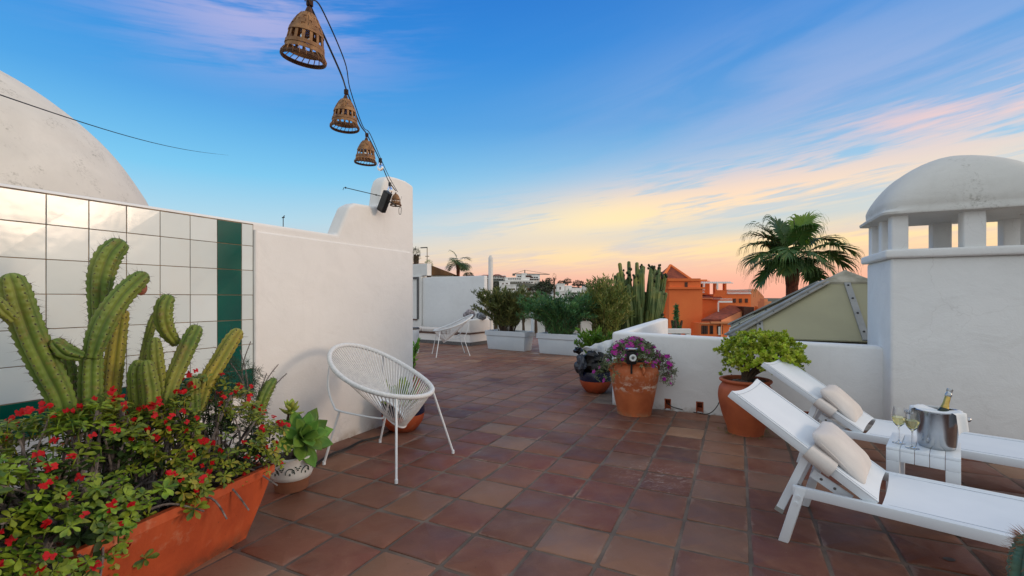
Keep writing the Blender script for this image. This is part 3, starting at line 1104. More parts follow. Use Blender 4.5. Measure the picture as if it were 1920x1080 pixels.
# ---- white post and beam beyond the side wall
mb = MB(MT)
pz = at(1274, 617, 11.6)
mb = MB()
mb.box(-0.45, 0.22, -0.06, 0.06, 0.80, 0.92)
mb.box(0.10, 0.22, -0.05, 0.05, 0.0, 0.798)
o = mb.build('white_rail', M['wall'], bevel=0.01)
o.location = (pz.x, pz.y, pz.z - 0.86)
o.location = (at(1283, 617, 11.6).x - 0.07, 11.6, -0.31)
mb2 = 0
tag(o, 'short white beam on a post beyond the end of the side parapet', 'railing')

# ---- far end of the terrace: bench, wall, pillar with niche
BR = radians(-33.0)
BO = Vector((-1.202, 13.24, 0))
bench = empty('built_in_bench', BO, 'white masonry bench with brown seat edge and taller end block by the back wall', 'bench', rz=BR)
mb = MB()
mb.box(-0.48, 0.0, 0.0, 1.02, -0.0, 0.33)
mb.box(-5.0, -0.48, 0.0, 0.95, 0.0, 0.30)
mb.build('base', M['wall'], bench, bevel=0.008)
mb = MB()
mb.box(-5.0, -0.44, -0.02, 0.95, 0.302, 0.335)
mb.box(-0.44, 0.02, -0.02, 1.02, 0.332, 0.36)
mb.build('seat_edge', M['brownedge'], bench)
mb = MB()
mb.box(-0.46, 0.0, 0.0, 1.0, 0.362, 0.745)
mb.build('end_block', M['wall'], bench, smooth=True, bevel=0.03, seg=3)
mb = MB()
mb.box(-5.0, 0.012, -0.012, -0.001, 0.0, 0.10)
mb.box(0.001, 0.012, -0.001, 1.02, 0.0, 0.10)
mb.build('skirting', M['stonefoot'], bench)
for x0, w in ((-1.95, .75), (-2.72, .74), (-3.5, .75)):
    mb = MB()
    mb.box(x0, x0 + w - .02, 0.05, 0.62, 0.337, 0.45)
    o = mb.build('seat_cushion', M['cushion'], smooth=True, bevel=0.03, seg=3)
    o.matrix_world = Matrix.Translation(BO) @ Matrix.Rotation(BR, 4, 'Z')
    tag(o, {-1.95: 'white seat cushion on the bench nearest the end block', -2.72: 'white seat cushion in the middle of the masonry bench',
            -3.5: 'white seat cushion on the bench behind the big wall edge'}[x0], 'cushion', 'cushions on the masonry bench')
mb = MB()
mb.box(-2.83, -0.25, 1.03, 1.20, -0.2, 2.06)
o = mb.build('back_wall', M['parapet'], smooth=True, bevel=0.02, seg=3)
o.matrix_world = Matrix.Translation(BO) @ Matrix.Rotation(BR, 4, 'Z')
tag(o, 'plain white wall standing behind the masonry bench', 'wall')
nw = empty('niche_wall', BO, 'taller white wall with a pebble framed niche left of the plain wall', 'wall', rz=BR)
mb = MB()
mb.box(-4.6, -2.84, 0.96, 1.25, -0.2, 2.12)
mb.box(-4.6, -2.60, 1.0, 1.22, 2.12, 2.52)
mb.build('masonry', M['wall'], nw, bevel=0.015)
mb = MB()
mb.box(-3.0, -2.93, 0.925, 0.958, 0.66, 2.08)
mb.box(-4.2, -3.0, 0.925, 0.958, 2.01, 2.08)
mb.box(-4.2, -4.13, 0.925, 0.958, 0.66, 2.01)
mb.build('niche_frame', M['stonefoot'], nw)
mb = MB()
mb.box(-4.13, -3.0, 0.92, 0.958, 0.62, 0.66)
mb.build('niche_sill', M['brownedge'], nw)
# odds and ends on the end block
mtx = Matrix.Translation(BO) @ Matrix.Rotation(BR, 4, 'Z')


def crumple(center, size, seed, nu=18, nv=10, amp=0.35):
    mb_ = MB()
    vs__, fs_ = [], []
    for i in range(nv + 1):
        ph = pi * i / nv
        for k in range(nu):
            a = 2 * pi * k / nu
            d = Vector((sin(ph) * cos(a), sin(ph) * sin(a), -cos(ph)))
            r = 1 + amp * noise.noise(d * 1.6 + Vector((seed, 0, 0))) + amp * 0.5 * noise.noise(d * 4.1 + Vector((0, seed, 0)))
            r += amp * 0.3 * abs(noise.noise(d * 9 + Vector((0, 0, seed))))
            vs__.append(Vector(center) + Vector((d.x * size[0], d.y * size[1], d.z * size[2])) * r)
    for i in range(nv):
        for k in range(nu):
            l = (k + 1) % nu
            fs_.append((i * nu + k, i * nu + l, (i + 1) * nu + l, (i + 1) * nu + k))
    mb_.add(vs__, fs_)
    return mb_


o = crumple((-0.42, 0.5, 0.87), (0.17, 0.15, 0.14), 4.2).build('crumpled_towel', simple('patterned_towel', srgb(180, 170, 172), srgb(60, 60, 70), 18, 0.9), smooth=True)
o.matrix_world = mtx
tag(o, 'grey patterned bundle of cloth lying on the bench end block', 'cloth')
o = crumple((-0.05, 0.62, 0.84), (0.16, 0.13, 0.11), 7.7).build('grey_bag', simple('grey_cloth', srgb(150, 154, 160), srgb(80, 84, 92), 12, 0.9), smooth=True)
o.matrix_world = mtx
tag(o, 'small grey bag slumped on the bench block beside the oleander', 'bag')
o = crumple((-0.40, 0.42, 0.80), (0.06, 0.05, 0.06), 1.1).build('red_cloth', simple('red_cloth', srgb(190, 60, 70), srgb(230, 200, 200), 24, 0.9), smooth=True)
o.matrix_world = mtx
tag(o, 'little red and white cloth tucked under the patterned bundle', 'cloth')
# white flue pole
mb = MB()
mb.tube([(0, 0, -6), (0, 0, 2.75)], [0.11, 0.085], 14)
mb.tube([(0, 0, 2.75), (0, 0, 2.82)], [0.06, 0.05], 10)
o = mb.build('white_pole', M['farwhite'], smooth=True)
q = at(920, 545, 17)
o.location = (q.x, 17, 0.1)
tag(o, 'tall thin white pole standing beyond the end of the plain wall', 'pole')

# ================================================================== FURNITURE
def tf(loc, rz):
    return Matrix.Translation(Vector(loc)) @ Matrix.Rotation(rz, 4, 'Z')


# ---- acapulco chairs (local: +x is the way the chair faces)
def make_string_chair(label):
    root = empty('string_chair', (0, 0, 0), label, 'chair', 'round string chairs')
    P = M['paint']
    # rim: tilted oval with a slight dip at the front
    def rim(a):
        x = 0.465 * cos(a) - 0.065
        y = 0.372 * sin(a) * (1 - 0.10 * cos(a))
        z = 0.725 - 0.395 * (x + 0.075) + 0.055 * cos(a) ** 2
        return Vector((x, y, z))
    n = 72
    mb = MB()
    mb.tube([rim(2 * pi * k / n) for k in range(n)], 0.020, 10, close=True)
    mb.build('rim', M['wrap'], root, smooth=True)

    def hub(a):
        return Vector((0.045 + 0.125 * cos(a), 0.085 * sin(a), 0.405 - 0.10 * cos(a)))
    mb = MB()
    mb.tube([hub(2 * pi * k / 28) for k in range(28)], 0.011, 8, close=True)
    mb.build('hub_ring', P, root, smooth=True)
    sm = MB()
    ns = 84
    for k in range(ns):
        a = 2 * pi * (k + 0.5) / ns
        p, q = rim(a), hub(a)
        c = (p + q) / 2 + Vector((0, 0, -0.012))
        one = MB()
        one.tube([p, c, q], 0.0046, 5, cap=False)
        one.build('string', M['string'], root, smooth=True)
    feet = {}
    for sx, sy, fx, fy in ((1, -1, 0.40, -0.36), (1, 1, 0.40, 0.39), (-1, -1, -0.40, -0.33), (-1, 1, -0.40, 0.33)):
        a = {(1, -1): -0.72, (1, 1): 0.72}.get((sx, sy))
        mb = MB()
        if sx > 0:
            top = rim(a)
            mb.tube([top, Vector((fx, fy, 0.012))], 0.0095, 10)
            mb.tube([Vector((fx, fy, 0.0)) , Vector((fx, fy, 0.03))], 0.013, 10)
        else:
            up = rim(pi + sy * -0.92)
            elb = Vector((-0.235, sy * 0.30, 0.455))
            mb.tube(smooth_path([tuple(up), (-0.36, sy * .325, .66), (-0.30, sy * 0.32, 0.50), tuple(elb), (0.0, sy * 0.12, 0.385), (0.03, sy * .085, .40)], 5), 0.0085, 8)
            mb.tube([elb + Vector((-.02, 0, .0)), Vector((fx, fy, 0.012))], 0.0095, 10)
            mb.tube([Vector((fx, fy, 0.0)), Vector((fx, fy, 0.03))], 0.013, 10)
        mb.build('leg', P, root, smooth=True)
    return root


M['wrap'] = simple('white_cord_wrap', srgb(226, 228, 228), srgb(200, 204, 206), 70, 0.55, 0.5, 160)
M['string'] = simple('white_vinyl_cord', srgb(228, 228, 226), srgb(206, 206, 206), 30, 0.45)
chair = make_string_chair('round white string chair nearest the viewer, tilted back in front of the white wall')
chair.location = (-1.06, 3.98, 0.003)
chair.rotation_euler.z = radians(-27)
note_children(None)
ch2 = copy_tree(chair)
ch2['label'] = 'far round white string chair facing left in front of the masonry bench'
ch2.location = (-1.48, 11.2, 0.003)
ch2.rotation_euler.z = radians(180 + 17)


M['seam'] = simple('grey_stitching', srgb(186, 194, 202))
# ---- sun loungers (local: x along, from the head end; y across; origin at near head foot)
def make_lounger(label):
    P = M['paint']
    root = empty('sun_lounger', (0, 0, 0), label, 'sun lounger', 'white sun loungers')
    W, Lx, HT = 0.64, 1.93, 0.335
    for y in (0.0, W - 0.03):
        mb = MB()
        mb.box(0.0, Lx, y, y + 0.03, HT - 0.055, HT)
        mb.build('side_rail', P, root, bevel=0.004, seg=2, smooth=True)
        for x0, x1 in ((0.045, -0.045), (Lx - 0.06, Lx + 0.02)):
            mb = MB()
            w = 0.026
            yy0, yy1 = (y - 0.006, y + 0.036)
            mb.hexa([(x1 - w, yy0, 0), (x1 + w, yy0, 0), (x1 + w, yy1, 0), (x1 - w, yy1, 0),
                     (x0 - w, yy0, HT - 0.002), (x0 + w, yy0, HT - 0.002), (x0 + w, yy1, HT - 0.002), (x0 - w, yy1, HT - 0.002)])
            lg = mb.build('leg', P, root, bevel=0.005, seg=2, smooth=True)
            mb = MB()
            for zz in (HT - 0.055, HT - 0.095):
                t = 1 - zz / HT
                xx = x0 + (x1 - x0) * t
                s_ = -1 if y < 0.1 else 1
                yb = yy0 if s_ < 0 else yy1
                mb.tube([(xx, yb - s_ * .002, zz), (xx, yb + s_ * 0.006, zz)], 0.011, 10)
            mb.build('bolt', P, lg, smooth=True)
    for x0 in (0.30, 1.05, Lx - 0.03):
        mb = MB()
        mb.box(x0, x0 + 0.03, 0.03, W - 0.03, HT - 0.045, HT - 0.018)
        mb.build('cross_bar', P, root)
    # seat sling, sagging a touch, curved front edge
    mb = MB()
    nx, ny = 16, 8
    top = []
    for i in range(nx + 1):
        for j in range(ny + 1):
            v_ = j / ny
            x = 0.396 + 0.008 * (4 * v_ * (1 - v_)) * (1 if i == 0 else max(0, 1 - i / 3)) + (Lx - 0.45) * i / nx
            y = 0.028 + (W - 0.056) * v_
            z = HT - 0.003 - 0.014 * (4 * v_ * (1 - v_)) * min(1, i / 3)
            top.append((x, y, z))
    fs = []
    nn = len(top)
    for i in range(nx):
        for j in range(ny):
            a = i * (ny + 1) + j
            fs.append((a, a + ny + 1, a + ny + 2, a + 1))
    bot = [(x, y, z - 0.004) for x, y, z in top]
    mb.add(top + bot, fs + [tuple(nn + q for q in reversed(f_)) for f_ in fs]
           + [(j, j + 1, nn + j + 1, nn + j) for j in range(ny)])
    mb.build('seat_sling', M['sling'], root, smooth=True)
    # backrest
    hx, hz, ln = 0.37, HT - 0.012, 0.86
    ang = radians(33.7)
    ex, ez = Vector((-cos(ang), 0, sin(ang))), Vector((sin(ang), 0, cos(ang)))
    b0 = Vector((hx, 0, hz))
    br = bpy.data.objects.new('backrest', None)
    COL.objects.link(br)
    br.parent = root

    def bp(t, y, n_=0.0):
        return b0 + ex * t + ez * n_ + Vector((0, y, 0))
    for y in (0.045, W - 0.045):
        mb = MB()
        mb.bar(bp(0, y), bp(ln, y), 0.028, 0.045, (ez.x, 0, ez.z))
        mb.build('backrest_rail', P, br, bevel=0.004, smooth=True)
    mb = MB()
    mb.bar(bp(0.03, 0.05, -0.01), bp(0.03, W - .05, -0.01), 0.02, 0.022)
    mb.bar(bp(ln - 0.10, 0.05, -.012), bp(ln - 0.10, W - .05, -.012), 0.024, 0.018)
    mb.build('backrest_bar', P, br)
    top = []
    nx, ny = 14, 10
    for i in range(nx + 1):
        for j in range(ny + 1):
            v_ = j / ny
            c_ = 4 * v_ * (1 - v_)
            t = 0.0 + (ln) * i / nx
            if i == nx:
                t -= 0.018 * c_
            if i == 0:
                t += 0.01 * c_
            p = bp(t, 0.03 + (W - 0.06) * v_, 0.024 - 0.018 * c_ * min(1, i / 3))
            top.append(p)
    nn = len(top)
    fs = []
    for i in range(nx):
        for j in range(ny):
            a = i * (ny + 1) + j
            fs.append((a, a + 1, a + ny + 2, a + ny + 1))
    bot = [p - ez * 0.004 for p in top]
    edge = [(nx * (ny + 1) + j, nx * (ny + 1) + j + 1, nn + nx * (ny + 1) + j + 1, nn + nx * (ny + 1) + j) for j in range(ny)]
    edge += [(j + 1, j, nn + j, nn + j + 1) for j in range(ny)]
    mb = MB()
    mb.add(top + bot, fs + [tuple(nn + q for q in reversed(f_)) for f_ in fs] + edge)
    mb.build('backrest_sling', M['sling'], br, smooth=True)
    mb = MB()
    for y in (0.055, W - 0.055):
        mb.tube([bp(0.01, y, 0.0242), bp(ln * .5, y, 0.0242), bp(ln - .03, y, 0.0242)], 0.0014, 4)
    mb.tube([bp(ln - 0.035 - 0.010 * 4 * q * (1 - q), 0.035 + (W - .07) * q, 0.0255 - 0.018 * 4 * q * (1 - q)) for q in [i / 10 for i in range(11)]], 0.0014, 4)
    mb.build('hem_seam', M['seam'], br)
    mb = MB()
    for y in (0.055, W - 0.055):
        mb.tube([(0.42, y, HT - .0035), (Lx * .6, y, HT - .0035), (Lx - .06, y, HT - 0.0035)], 0.0014, 4)
    mb.build('hem_seam', M['seam'], root)
    # hanging support frame and ratchet plate
    for y in (0.075, W - 0.075):
        mb = MB()
        mb.bar(Vector((0.06, y, 0.50)), Vector((-0.075, y, 0.16)), 0.042, 0.022, (0, 1, 0))
        o = mb.build('support_arm', P, root, bevel=0.003)
        mb = MB()
        mb.bar(Vector((-0.074, y, 0.163)), Vector((-0.083, y, 0.14)), 0.046, 0.028, (0, 1, 0))
        mb.build('end_cap', M['skymetal'], o)
        mb = MB()
        mb.bar(Vector((0.08, y + (.02 if y < .3 else -.02), 0.40)), Vector((0.26, y + (.02 if y < .3 else -.02), 0.30)), 0.05, 0.006, (0, 1, 0))
        o = mb.build('ratchet_plate', P, root)
        mb = MB()
        for q in (0.25, 0.6):
            pp = lerp(Vector((0.08, y + (.02 if y < .3 else -.02), 0.40)), Vector((0.26, y + (.02 if y < .3 else -.02), 0.30)), q)
            mb.tube([pp - Vector((0, .0045, 0)), pp + Vector((0, 0.0045, 0))], 0.008, 8)
        mb.build('notch', M['greysteel'], o)
    return root


lg1 = make_lounger('front white sun lounger with raised back, its cream pillow hanging on a strap')
lg1.location = (1.585, 2.625, 0)
lg1.rotation_euler.z = radians(-41.8)
note_children(None)
lg2 = copy_tree(lg1)
lg2['label'] = 'rear white sun lounger with raised back standing between the side table and the chimney'
lg2.location = (2.46, 3.885, 0)
lg2.rotation_euler.z = radians(-44.5)


def make_pillow(label, mtx):
    """cream pillow lying on the foot of the backrest, with a strap band that goes round it"""
    root = empty('lounger_pillow', (0, 0, 0), label, 'pillow', 'cream lounger pillows')
    root.matrix_world = mtx
    ang = radians(33.7)
    ex, ez = Vector((-cos(ang), 0, sin(ang))), Vector((sin(ang), 0, cos(ang)))
    # wedge orientation: steeper than backrest
    rings = []
    nu, nv = 40, 14
    vs_, fs = [], []
    c = Vector((0.195, 0.335, 0.495))
    a1 = Vector((0, 1, 0))
    tilt = radians(44)
    a2 = Vector((-cos(tilt), 0, sin(tilt)))
    a3 = Vector((sin(tilt), 0, cos(tilt)))
    for i in range(nv + 1):
        ph = pi * (i / nv - 0.5)
        for k in range(nu):
            th = 2 * pi * k / nu
            e1, e2 = 0.30, 0.62
            cx, sx = cos(th), sin(th)
            sgn = lambda v: 1 if v > 0 else -1
            x = (abs(cos(ph)) ** e2) * abs(cx) ** e1 * sgn(cx)
            y = (abs(cos(ph)) ** e2) * abs(sx) ** e1 * sgn(sx)
            z = abs(sin(ph)) ** 1.0 * sgn(ph)
            pin = 1 + 0.12 * (x * x * y * y)
            d = Vector((x, y, z))
            w_ = 1 + 0.05 * noise.noise(d * 1.8 + Vector((5, 1, 2))) + 0.03 * noise.noise(Vector((x * 6, y * 2.5, z * 3)))
            edge_dip = 1 - 0.07 * (1 - max(abs(x), abs(y)) ** 6) if abs(z) < 0.35 else 1
            sagz = z * 0.062 * w_ * (1 - 0.45 * max(abs(x), abs(y)) ** 5)
            vs_.append(c + a1 * (x * 0.205 * pin * w_) + a2 * (y * 0.16 * pin * w_) + a3 * sagz)
    for i in range(nv):
        for k in range(nu):
            l = (k + 1) % nu
            fs.append((i * nu + k, i * nu + l, (i + 1) * nu + l, (i + 1) * nu + k))
    MB().add(vs_, fs).build('pillow_body', M['cushion'], root, smooth=True, sharp=0)
    mb = MB()
    pts = []
    for k in range(36):
        th = 2 * pi * k / 36
        sgn = lambda v: 1 if v > 0 else -1
        x, y = abs(cos(th)) ** .42 * sgn(cos(th)), abs(sin(th)) ** .42 * sgn(sin(th))
        pin = 1 + 0.12 * (x * x * y * y)
        pts.append(c + a1 * (x * 0.207 * pin) + a2 * (y * 0.161 * pin))
    mb.tube(pts, 0.0035, 5, close=True)
    mb.build('piping', M['cushion'], root, smooth=True)
    # strap band: closed loop of cloth round the backrest
    b0 = Vector((0.37, 0, 0.323))

    def bp(t, y, n_):
        return b0 + ex * t + ez * n_ + Vector((0, y, 0))
    prof = [(0.028, 0.033), (0.018, 0.0), (0.024, -0.030), (0.20, -0.036), (0.44, -0.036), (0.616, -0.030), (0.622, 0.0), (0.612, 0.033), (0.5, 0.030), (0.32, 0.024), (0.14, 0.026)]
    vs_, fs = [], []
    n = len(prof)
    for (t, q) in ((0.22, 0.0), (0.27, 0.002), (0.32, 0.002), (0.37, 0.0)):
        for (y, z) in prof:
            s_ = 1 if z > 0 else -1
            vs_.append(bp(t + 0.012 * noise.noise(Vector((y * 8, t * 9, 2))), y - (0.006 if y < .1 else -0.006), z + q * s_ + 0.002 * noise.noise(Vector((y * 30, t * 30, 0)))))
    for i in range(3):
        for k in range(n):
            l = (k + 1) % n
            fs.append((i * n + k, i * n + l, (i + 1) * n + l, (i + 1) * n + k))
    MB().add(vs_, fs).build('strap', M['cushion'], root, smooth=True, sharp=0)
    return root


bpy.context.view_layer.update()
make_pillow('cream pillow strapped to the front lounger', lg1.matrix_world.copy())
make_pillow('cream pillow strapped to the rear lounger, half hidden behind the front one', lg2.matrix_world.copy())

# ---- side table with five wide slats
t0 = Vector((2.372, 2.945, 0))
trz = radians(-43.8)
table = empty('side_table', t0, 'small white slatted side table holding glasses and ice bucket between the loungers', 'side table', rz=trz)
TW, TD, TT = 0.345, 0.42, 0.455
sw = TW / 5
for k in range(5):
    mb = MB()
    x0, x1 = k * sw + 0.0012, (k + 1) * sw - 0.0012
    mb.box(x0, x1, 0, TD, TT - 0.018, TT)
    mb.box(x0, x1, 0, 0.02, TT - 0.085, TT - 0.0185)
    mb.box(x0, x1, TD - 0.02, TD, TT - 0.085, TT - 0.0185)
    mb.build('slat', M['paint'], table, bevel=0.0025, seg=2, smooth=True)
for x0 in (0.0012, TW - sw + 0.0012):
    for y0 in (0, TD - 0.06):
        mb = MB()
        mb.box(x0, x0 + sw - 0.0024, y0, y0 + 0.06, 0, TT - 0.0855)
        mb.build('leg', M['paint'], table, bevel=0.003)
mt = tf(t0, trz)

# ---- ice bucket, napkin, bottle, glasses
bk_c = mt @ Vector((0.235, 0.20, TT))
bk = empty('ice_bucket', bk_c, 'steel ice bucket on the side table with white napkin over its rim', 'ice bucket')
mb = MB()
prof = [(0.0, 0.0), (0.082, 0.0), (0.088, 0.004), (0.093, 0.03), (0.112, 0.224), (0.117, 0.229), (0.1185, 0.234), (0.115, 0.238), (0.109, 0.234), (0.088, 0.012), (0.0, 0.010)]
mb.lathe([(max(r, .0005), z) for r, z in prof], 56)
mb.build('bucket_body', M['steel'], bk, smooth=True, sharp=50)
for s_ in (0, 1):
    a = radians(-43.8 + 180 * s_)
    d = Vector((cos(a), sin(a), 0))
    mb = MB()
    mb.tube([d * 0.112 + Vector((0, 0, 0.195)), d * 0.13 + Vector((0, 0, 0.197))], 0.007, 10)
    mb.ball(d * 0.141 + Vector((0, 0, 0.197)), 0.015, 14, 10)
    mb.build('handle', M['steel'], bk, smooth=True)
mb = MB()
mb.disc(0.104, 0.185, 32)
mb.build('ice_water', simple('ice_water', srgb(180, 190, 196), srgb(120, 132, 140), 30, 0.1, 0.6, 60), bk)


def cloth_drape(c, w, hgt, seed):
    """napkin laid over a bucket rim: a strip across that falls outside"""
    vs_, fs = [], []
    nx, ny = 26, 14
    for i in range(nx + 1):
        s_ = (i / nx - 0.5) * 2            # -1..1 across
        for j in range(ny + 1):
            v_ = (j / ny - 0.5) * 2
            L_ = 0.235
            d = s_ * L_
            y = v_ * w
            rr = sqrt(max(0.0, 0.121 ** 2 - min(abs(y), 0.09) ** 2 * 0.9))
            over = abs(d) - rr
            if over <= 0:
                z = 0.243 - 0.020 * (1 - (d / rr) ** 2)
                x = d
            else:
                x = (rr + 0.006 + 0.10 * over + 0.008 * sin(v_ * 5 + seed)) * (1 if d > 0 else -1)
                z = 0.243 - over * 0.98
            z += 0.003 * noise.noise(Vector((x * 20, y * 20, seed)))
            vs_.append(Vector(c) + Vector((x, y, z)))
    for i in range(nx):
        for j in range(ny):
            a = i * (ny + 1) + j
            fs.append((a, a + 1, a + ny + 2, a + ny + 1))
    return MB().add(vs_, fs)


o = cloth_drape((0, 0, 0), 0.078, 0.1, 1.3).build('napkin', M['napkin'], smooth=True, sharp=0)
o.location = bk_c
o.rotation_euler.z = radians(-56)
tag(o, 'white napkin draped over the rim of the steel ice bucket', 'napkin')
bt = empty('champagne_bottle', bk_c + Vector((0.005, 0.01, 0.06)), 'champagne bottle with gold neck foil leaning in the ice bucket', 'bottle')
bd = Vector((0.33, 0.08, 0.86)).normalized()
bt.rotation_euler = bd.to_track_quat('Z', 'Y').to_euler()
mb = MB()
mb.lathe([(.001, 0.0), (0.036, 0.0), (0.040, 0.006), (0.040, 0.13), (0.034, 0.16), (0.020, 0.195), (0.0158, 0.225)], 28)
mb.build('bottle_body', simple('dark_green_glass', srgb(30, 44, 26), srgb(20, 32, 18), 4, 0.06), bt, smooth=True)
mb = MB()
mb.lathe([(0.0225, 0.19), (0.0165, 0.222), (0.0150, 0.27)], 28)
mb.build('neck_foil', simple('gold_foil', srgb(206, 178, 104), srgb(176, 146, 76), 30, 0.28, 0.4, 60, metal=0.8), bt, smooth=True)
mb = MB()
mb.lathe([(0.0152, 0.268), (0.0178, 0.272), (0.0178, 0.284), (0.0145, 0.290), (0.0145, 0.302), (0.017, 0.306), (0.0165, 0.318), (0.001, 0.322)], 24)
mb.build('bottle_mouth', simple('silver_foil', srgb(200, 204, 206), srgb(150, 156, 160), 40, 0.22, 0.6, 90, metal=0.9), bt, smooth=True, sharp=60)


def glass_mat(name, col, rough=0.0, ior=1.45):
    m_, nt, b = new_mat(name)
    setin(b, Roughness=rough, IOR=ior, Transmission_Weight=1.0)
    b.inputs['Base Color'].default_value = col
    return m_


M['glass'] = glass_mat('clear_glass', (0.98, 0.99, 0.99, 1))
M['wine'] = glass_mat('pale_wine', (0.93, 0.86, 0.42, 1), 0.0, 1.34)


def make_glass(label):
    root = empty('wine_glass', (0, 0, 0), label, 'wine glass', 'champagne glasses')
    mb = MB()
    out = [(0.0005, 0.0), (0.034, 0.0008), (0.0345, 0.002), (0.018, 0.006), (0.0048, 0.014), (0.0038, 0.03), (0.0036, 0.09), (0.0046, 0.104), (0.013, 0.112),
           (0.029, 0.132), (0.0375, 0.158), (0.0385, 0.17), (0.036, 0.20), (0.0315, 0.232)]
    inn = [(0.0305, 0.232), (0.0350, 0.20), (0.0373, 0.17), (0.0363, 0.158), (0.0278, 0.1335), (0.012, 0.1145), (0.0005, 0.1125)]
    mb.lathe(out + inn, 40)
    mb.build('glass_body', M['glass'], root, smooth=True, sharp=70)
    mb = MB()
    mb.lathe([(0.0005, 0.1128), (0.0119, 0.1148), (0.0276, 0.1337), (0.0361, 0.158), (0.0370, 0.1695), (0.0005, 0.1695)], 40)
    mb.build('wine', M['wine'], root, smooth=True, sharp=50)
    return root


g1 = make_glass('wine glass half full of pale wine standing nearest the front slats')
g1.location = mt @ Vector((0.125, 0.055, TT))
g1.scale = (1.0, 1.0, 1.03)
note_children(None)
g2 = copy_tree(g1)
g2['label'] = 'wine glass half full of pale wine standing behind and left of the other glass'
g2.location = mt @ Vector((0.055, 0.13, TT))

# ---- string of rattan lamp shades
def make_shade(label):
    root = empty('rattan_lampshade', (0, 0, 0), label, 'lampshade', 'rattan lampshades on the cable')
    # unit: height ~0.225, bottom radius 0.095, origin at the top
    def rad(z):     # z from 0 (top) to -0.225
        t = -z / 0.225
        return 0.016 + 0.079 * (1 - (1 - min(t, 1)) ** 2.0) ** 0.75 if t < 0.45 else 0.0755 + (t - 0.45) / 0.55 * 0.0185
    mb = MB()
    mb.lathe([(0.010, 0.02), (0.016, 0.0), (0.020, -0.022), (0.017, -0.03)], 20)
    mb.build('neck', M['rattan_dark'], root, smooth=True)
    n = 15
    # woven crown of overlapping strips
    for row, (z0, z1) in enumerate(((-0.012, -0.036), (-0.030, -0.056), (-0.050, -0.074), (-0.068, -0.092))):
        for k in range(n):
            a0, a1 = 2 * pi * (k + 0.03 + 0.5 * (row % 2)) / n, 2 * pi * (k + 0.97 + 0.5 * (row % 2)) / n
            off = 0.0015 * ((k + row) % 2) * 2
            pts = []
            for z in (z0, z1):
                for a in (a0, (a0 + a1) / 2, a1):
                    pts.append(((rad(z) + off) * cos(a), (rad(z) + off) * sin(a), z))
            inner = [(p[0] * 0.955, p[1] * 0.955, p[2]) for p in pts]
            mb = MB()
            mb.add(pts + inner, [(0, 3, 4, 1), (1, 4, 5, 2), (6, 7, 10, 9), (7, 8, 11, 10), (0, 1, 7, 6), (1, 2, 8, 7), (3, 9, 10, 4), (4, 10, 11, 5), (0, 6, 9, 3), (2, 5, 11, 8)])
            mb.build('woven_strip', M['rattan'], root)
    for k in range(n):
        a = 2 * pi * k / n
        d = Vector((cos(a), sin(a), 0))
        tdir = Vector((-sin(a), cos(a), 0))
        mb = MB()
        pts = []
        for z in (-0.085, -0.12, -0.158):
            r = rad(z)
            for o_ in (-0.0066, 0.0066):
                for q in (0.0, 0.0035):
                    pts.append(d * (r - q) + tdir * o_ + Vector((0, 0, z)))
        fs = []
        for i in (0, 4):
            fs += [(i, i + 2, i + 6, i + 4), (i + 1, i + 5, i + 7, i + 3), (i, i + 4, i + 5, i + 1), (i + 2, i + 3, i + 7, i + 6)]
        mb.add(pts, fs)
        mb.build('slat', M['rattan'], root)
    for z0, z1, off in ((-0.086, -0.105, 0.003), (-0.148, -0.165, 0.003), (-0.166, -0.184, 0.001)):
        mb = MB()
        mb.lathe([(rad(z0) + off, z0), (rad(z1) + off, z1), (rad(z1) + off - .006, z1), (rad(z0) + off - .006, z0), (rad(z0) + off, z0)], 30, (0, 0, 0), 0.03, off * 1000)
        mb.build('band', M['rattan'], root)
    for k in range(22):
        a = 2 * pi * k / 22
        d = Vector((cos(a), sin(a), 0))
        d2 = Vector((cos(a + .12), sin(a + .12), 0))
        mb = MB()
        mb.tube([d * rad(-.18) + Vector((0, 0, -.182)), d2 * 0.101 + Vector((0, 0, -.205)), d2 * 0.100 + Vector((0, 0, -.219))], 0.0022, 5)
        mb.build('stitch', M['rattan'], root)
    mb = MB()
    for z, r in ((-0.207, 0.0965), (-0.213, 0.0985), (-0.219, 0.0965)):
        mb.tube([(r * cos(2 * pi * k / 30), r * sin(2 * pi * k / 30), z) for k in range(30)], 0.0042, 6, close=True)
    mb.build('bottom_rim', M['rattan_dark'], root, smooth=True)
    mb = MB()
    mb.tube([(0, 0, 0), (0, 0, -0.06)], 0.015, 12)
    mb.build('bulb_socket', M['dark'], root, smooth=True)
    mb = MB()
    mb.lathe([(.012, -0.06), (0.026, -0.085), (0.030, -0.105), (0.022, -0.128), (0.001, -0.136)], 18)
    mb.build('bulb', M['glass'], root, smooth=True)
    return root


lamp_spec = [(579, 22, 2.0, 0.92, (0.10, -0.16)), (648, 184, 3.0, 0.90, (0.02, 0.02)), (687, 262, 3.9, 0.90, (0.06, -0.03)), (742, 363, 5.02, 0.60, (0.0, 0.0))]
labels = ['largest nearest rattan lampshade hanging tilted at the top of the picture', 'second rattan lampshade down the sloping cable',
          'third rattan lampshade, just before the pier on the cable', 'smallest farthest rattan lampshade hanging against the white pier']
first = make_shade(labels[0])
note_children(None)
tops = []
for i, (x, y, d, sc, (rx, ry)) in enumerate(lamp_spec):
    o = first if i == 0 else copy_tree(first)
    o['label'] = labels[i]
    p = at(x, y, d)
    o.location = p
    o.scale = (sc, sc, sc)
    o.rotation_euler = (rx, -ry if i == 0 else ry, 0.7 * i)
    tops.append(p)
cabl = empty('string_light_cable', tops[2], 'dark twisted cable sloping across the sky to the white pier with clear bulbs', 'cable')
org = tops[2]
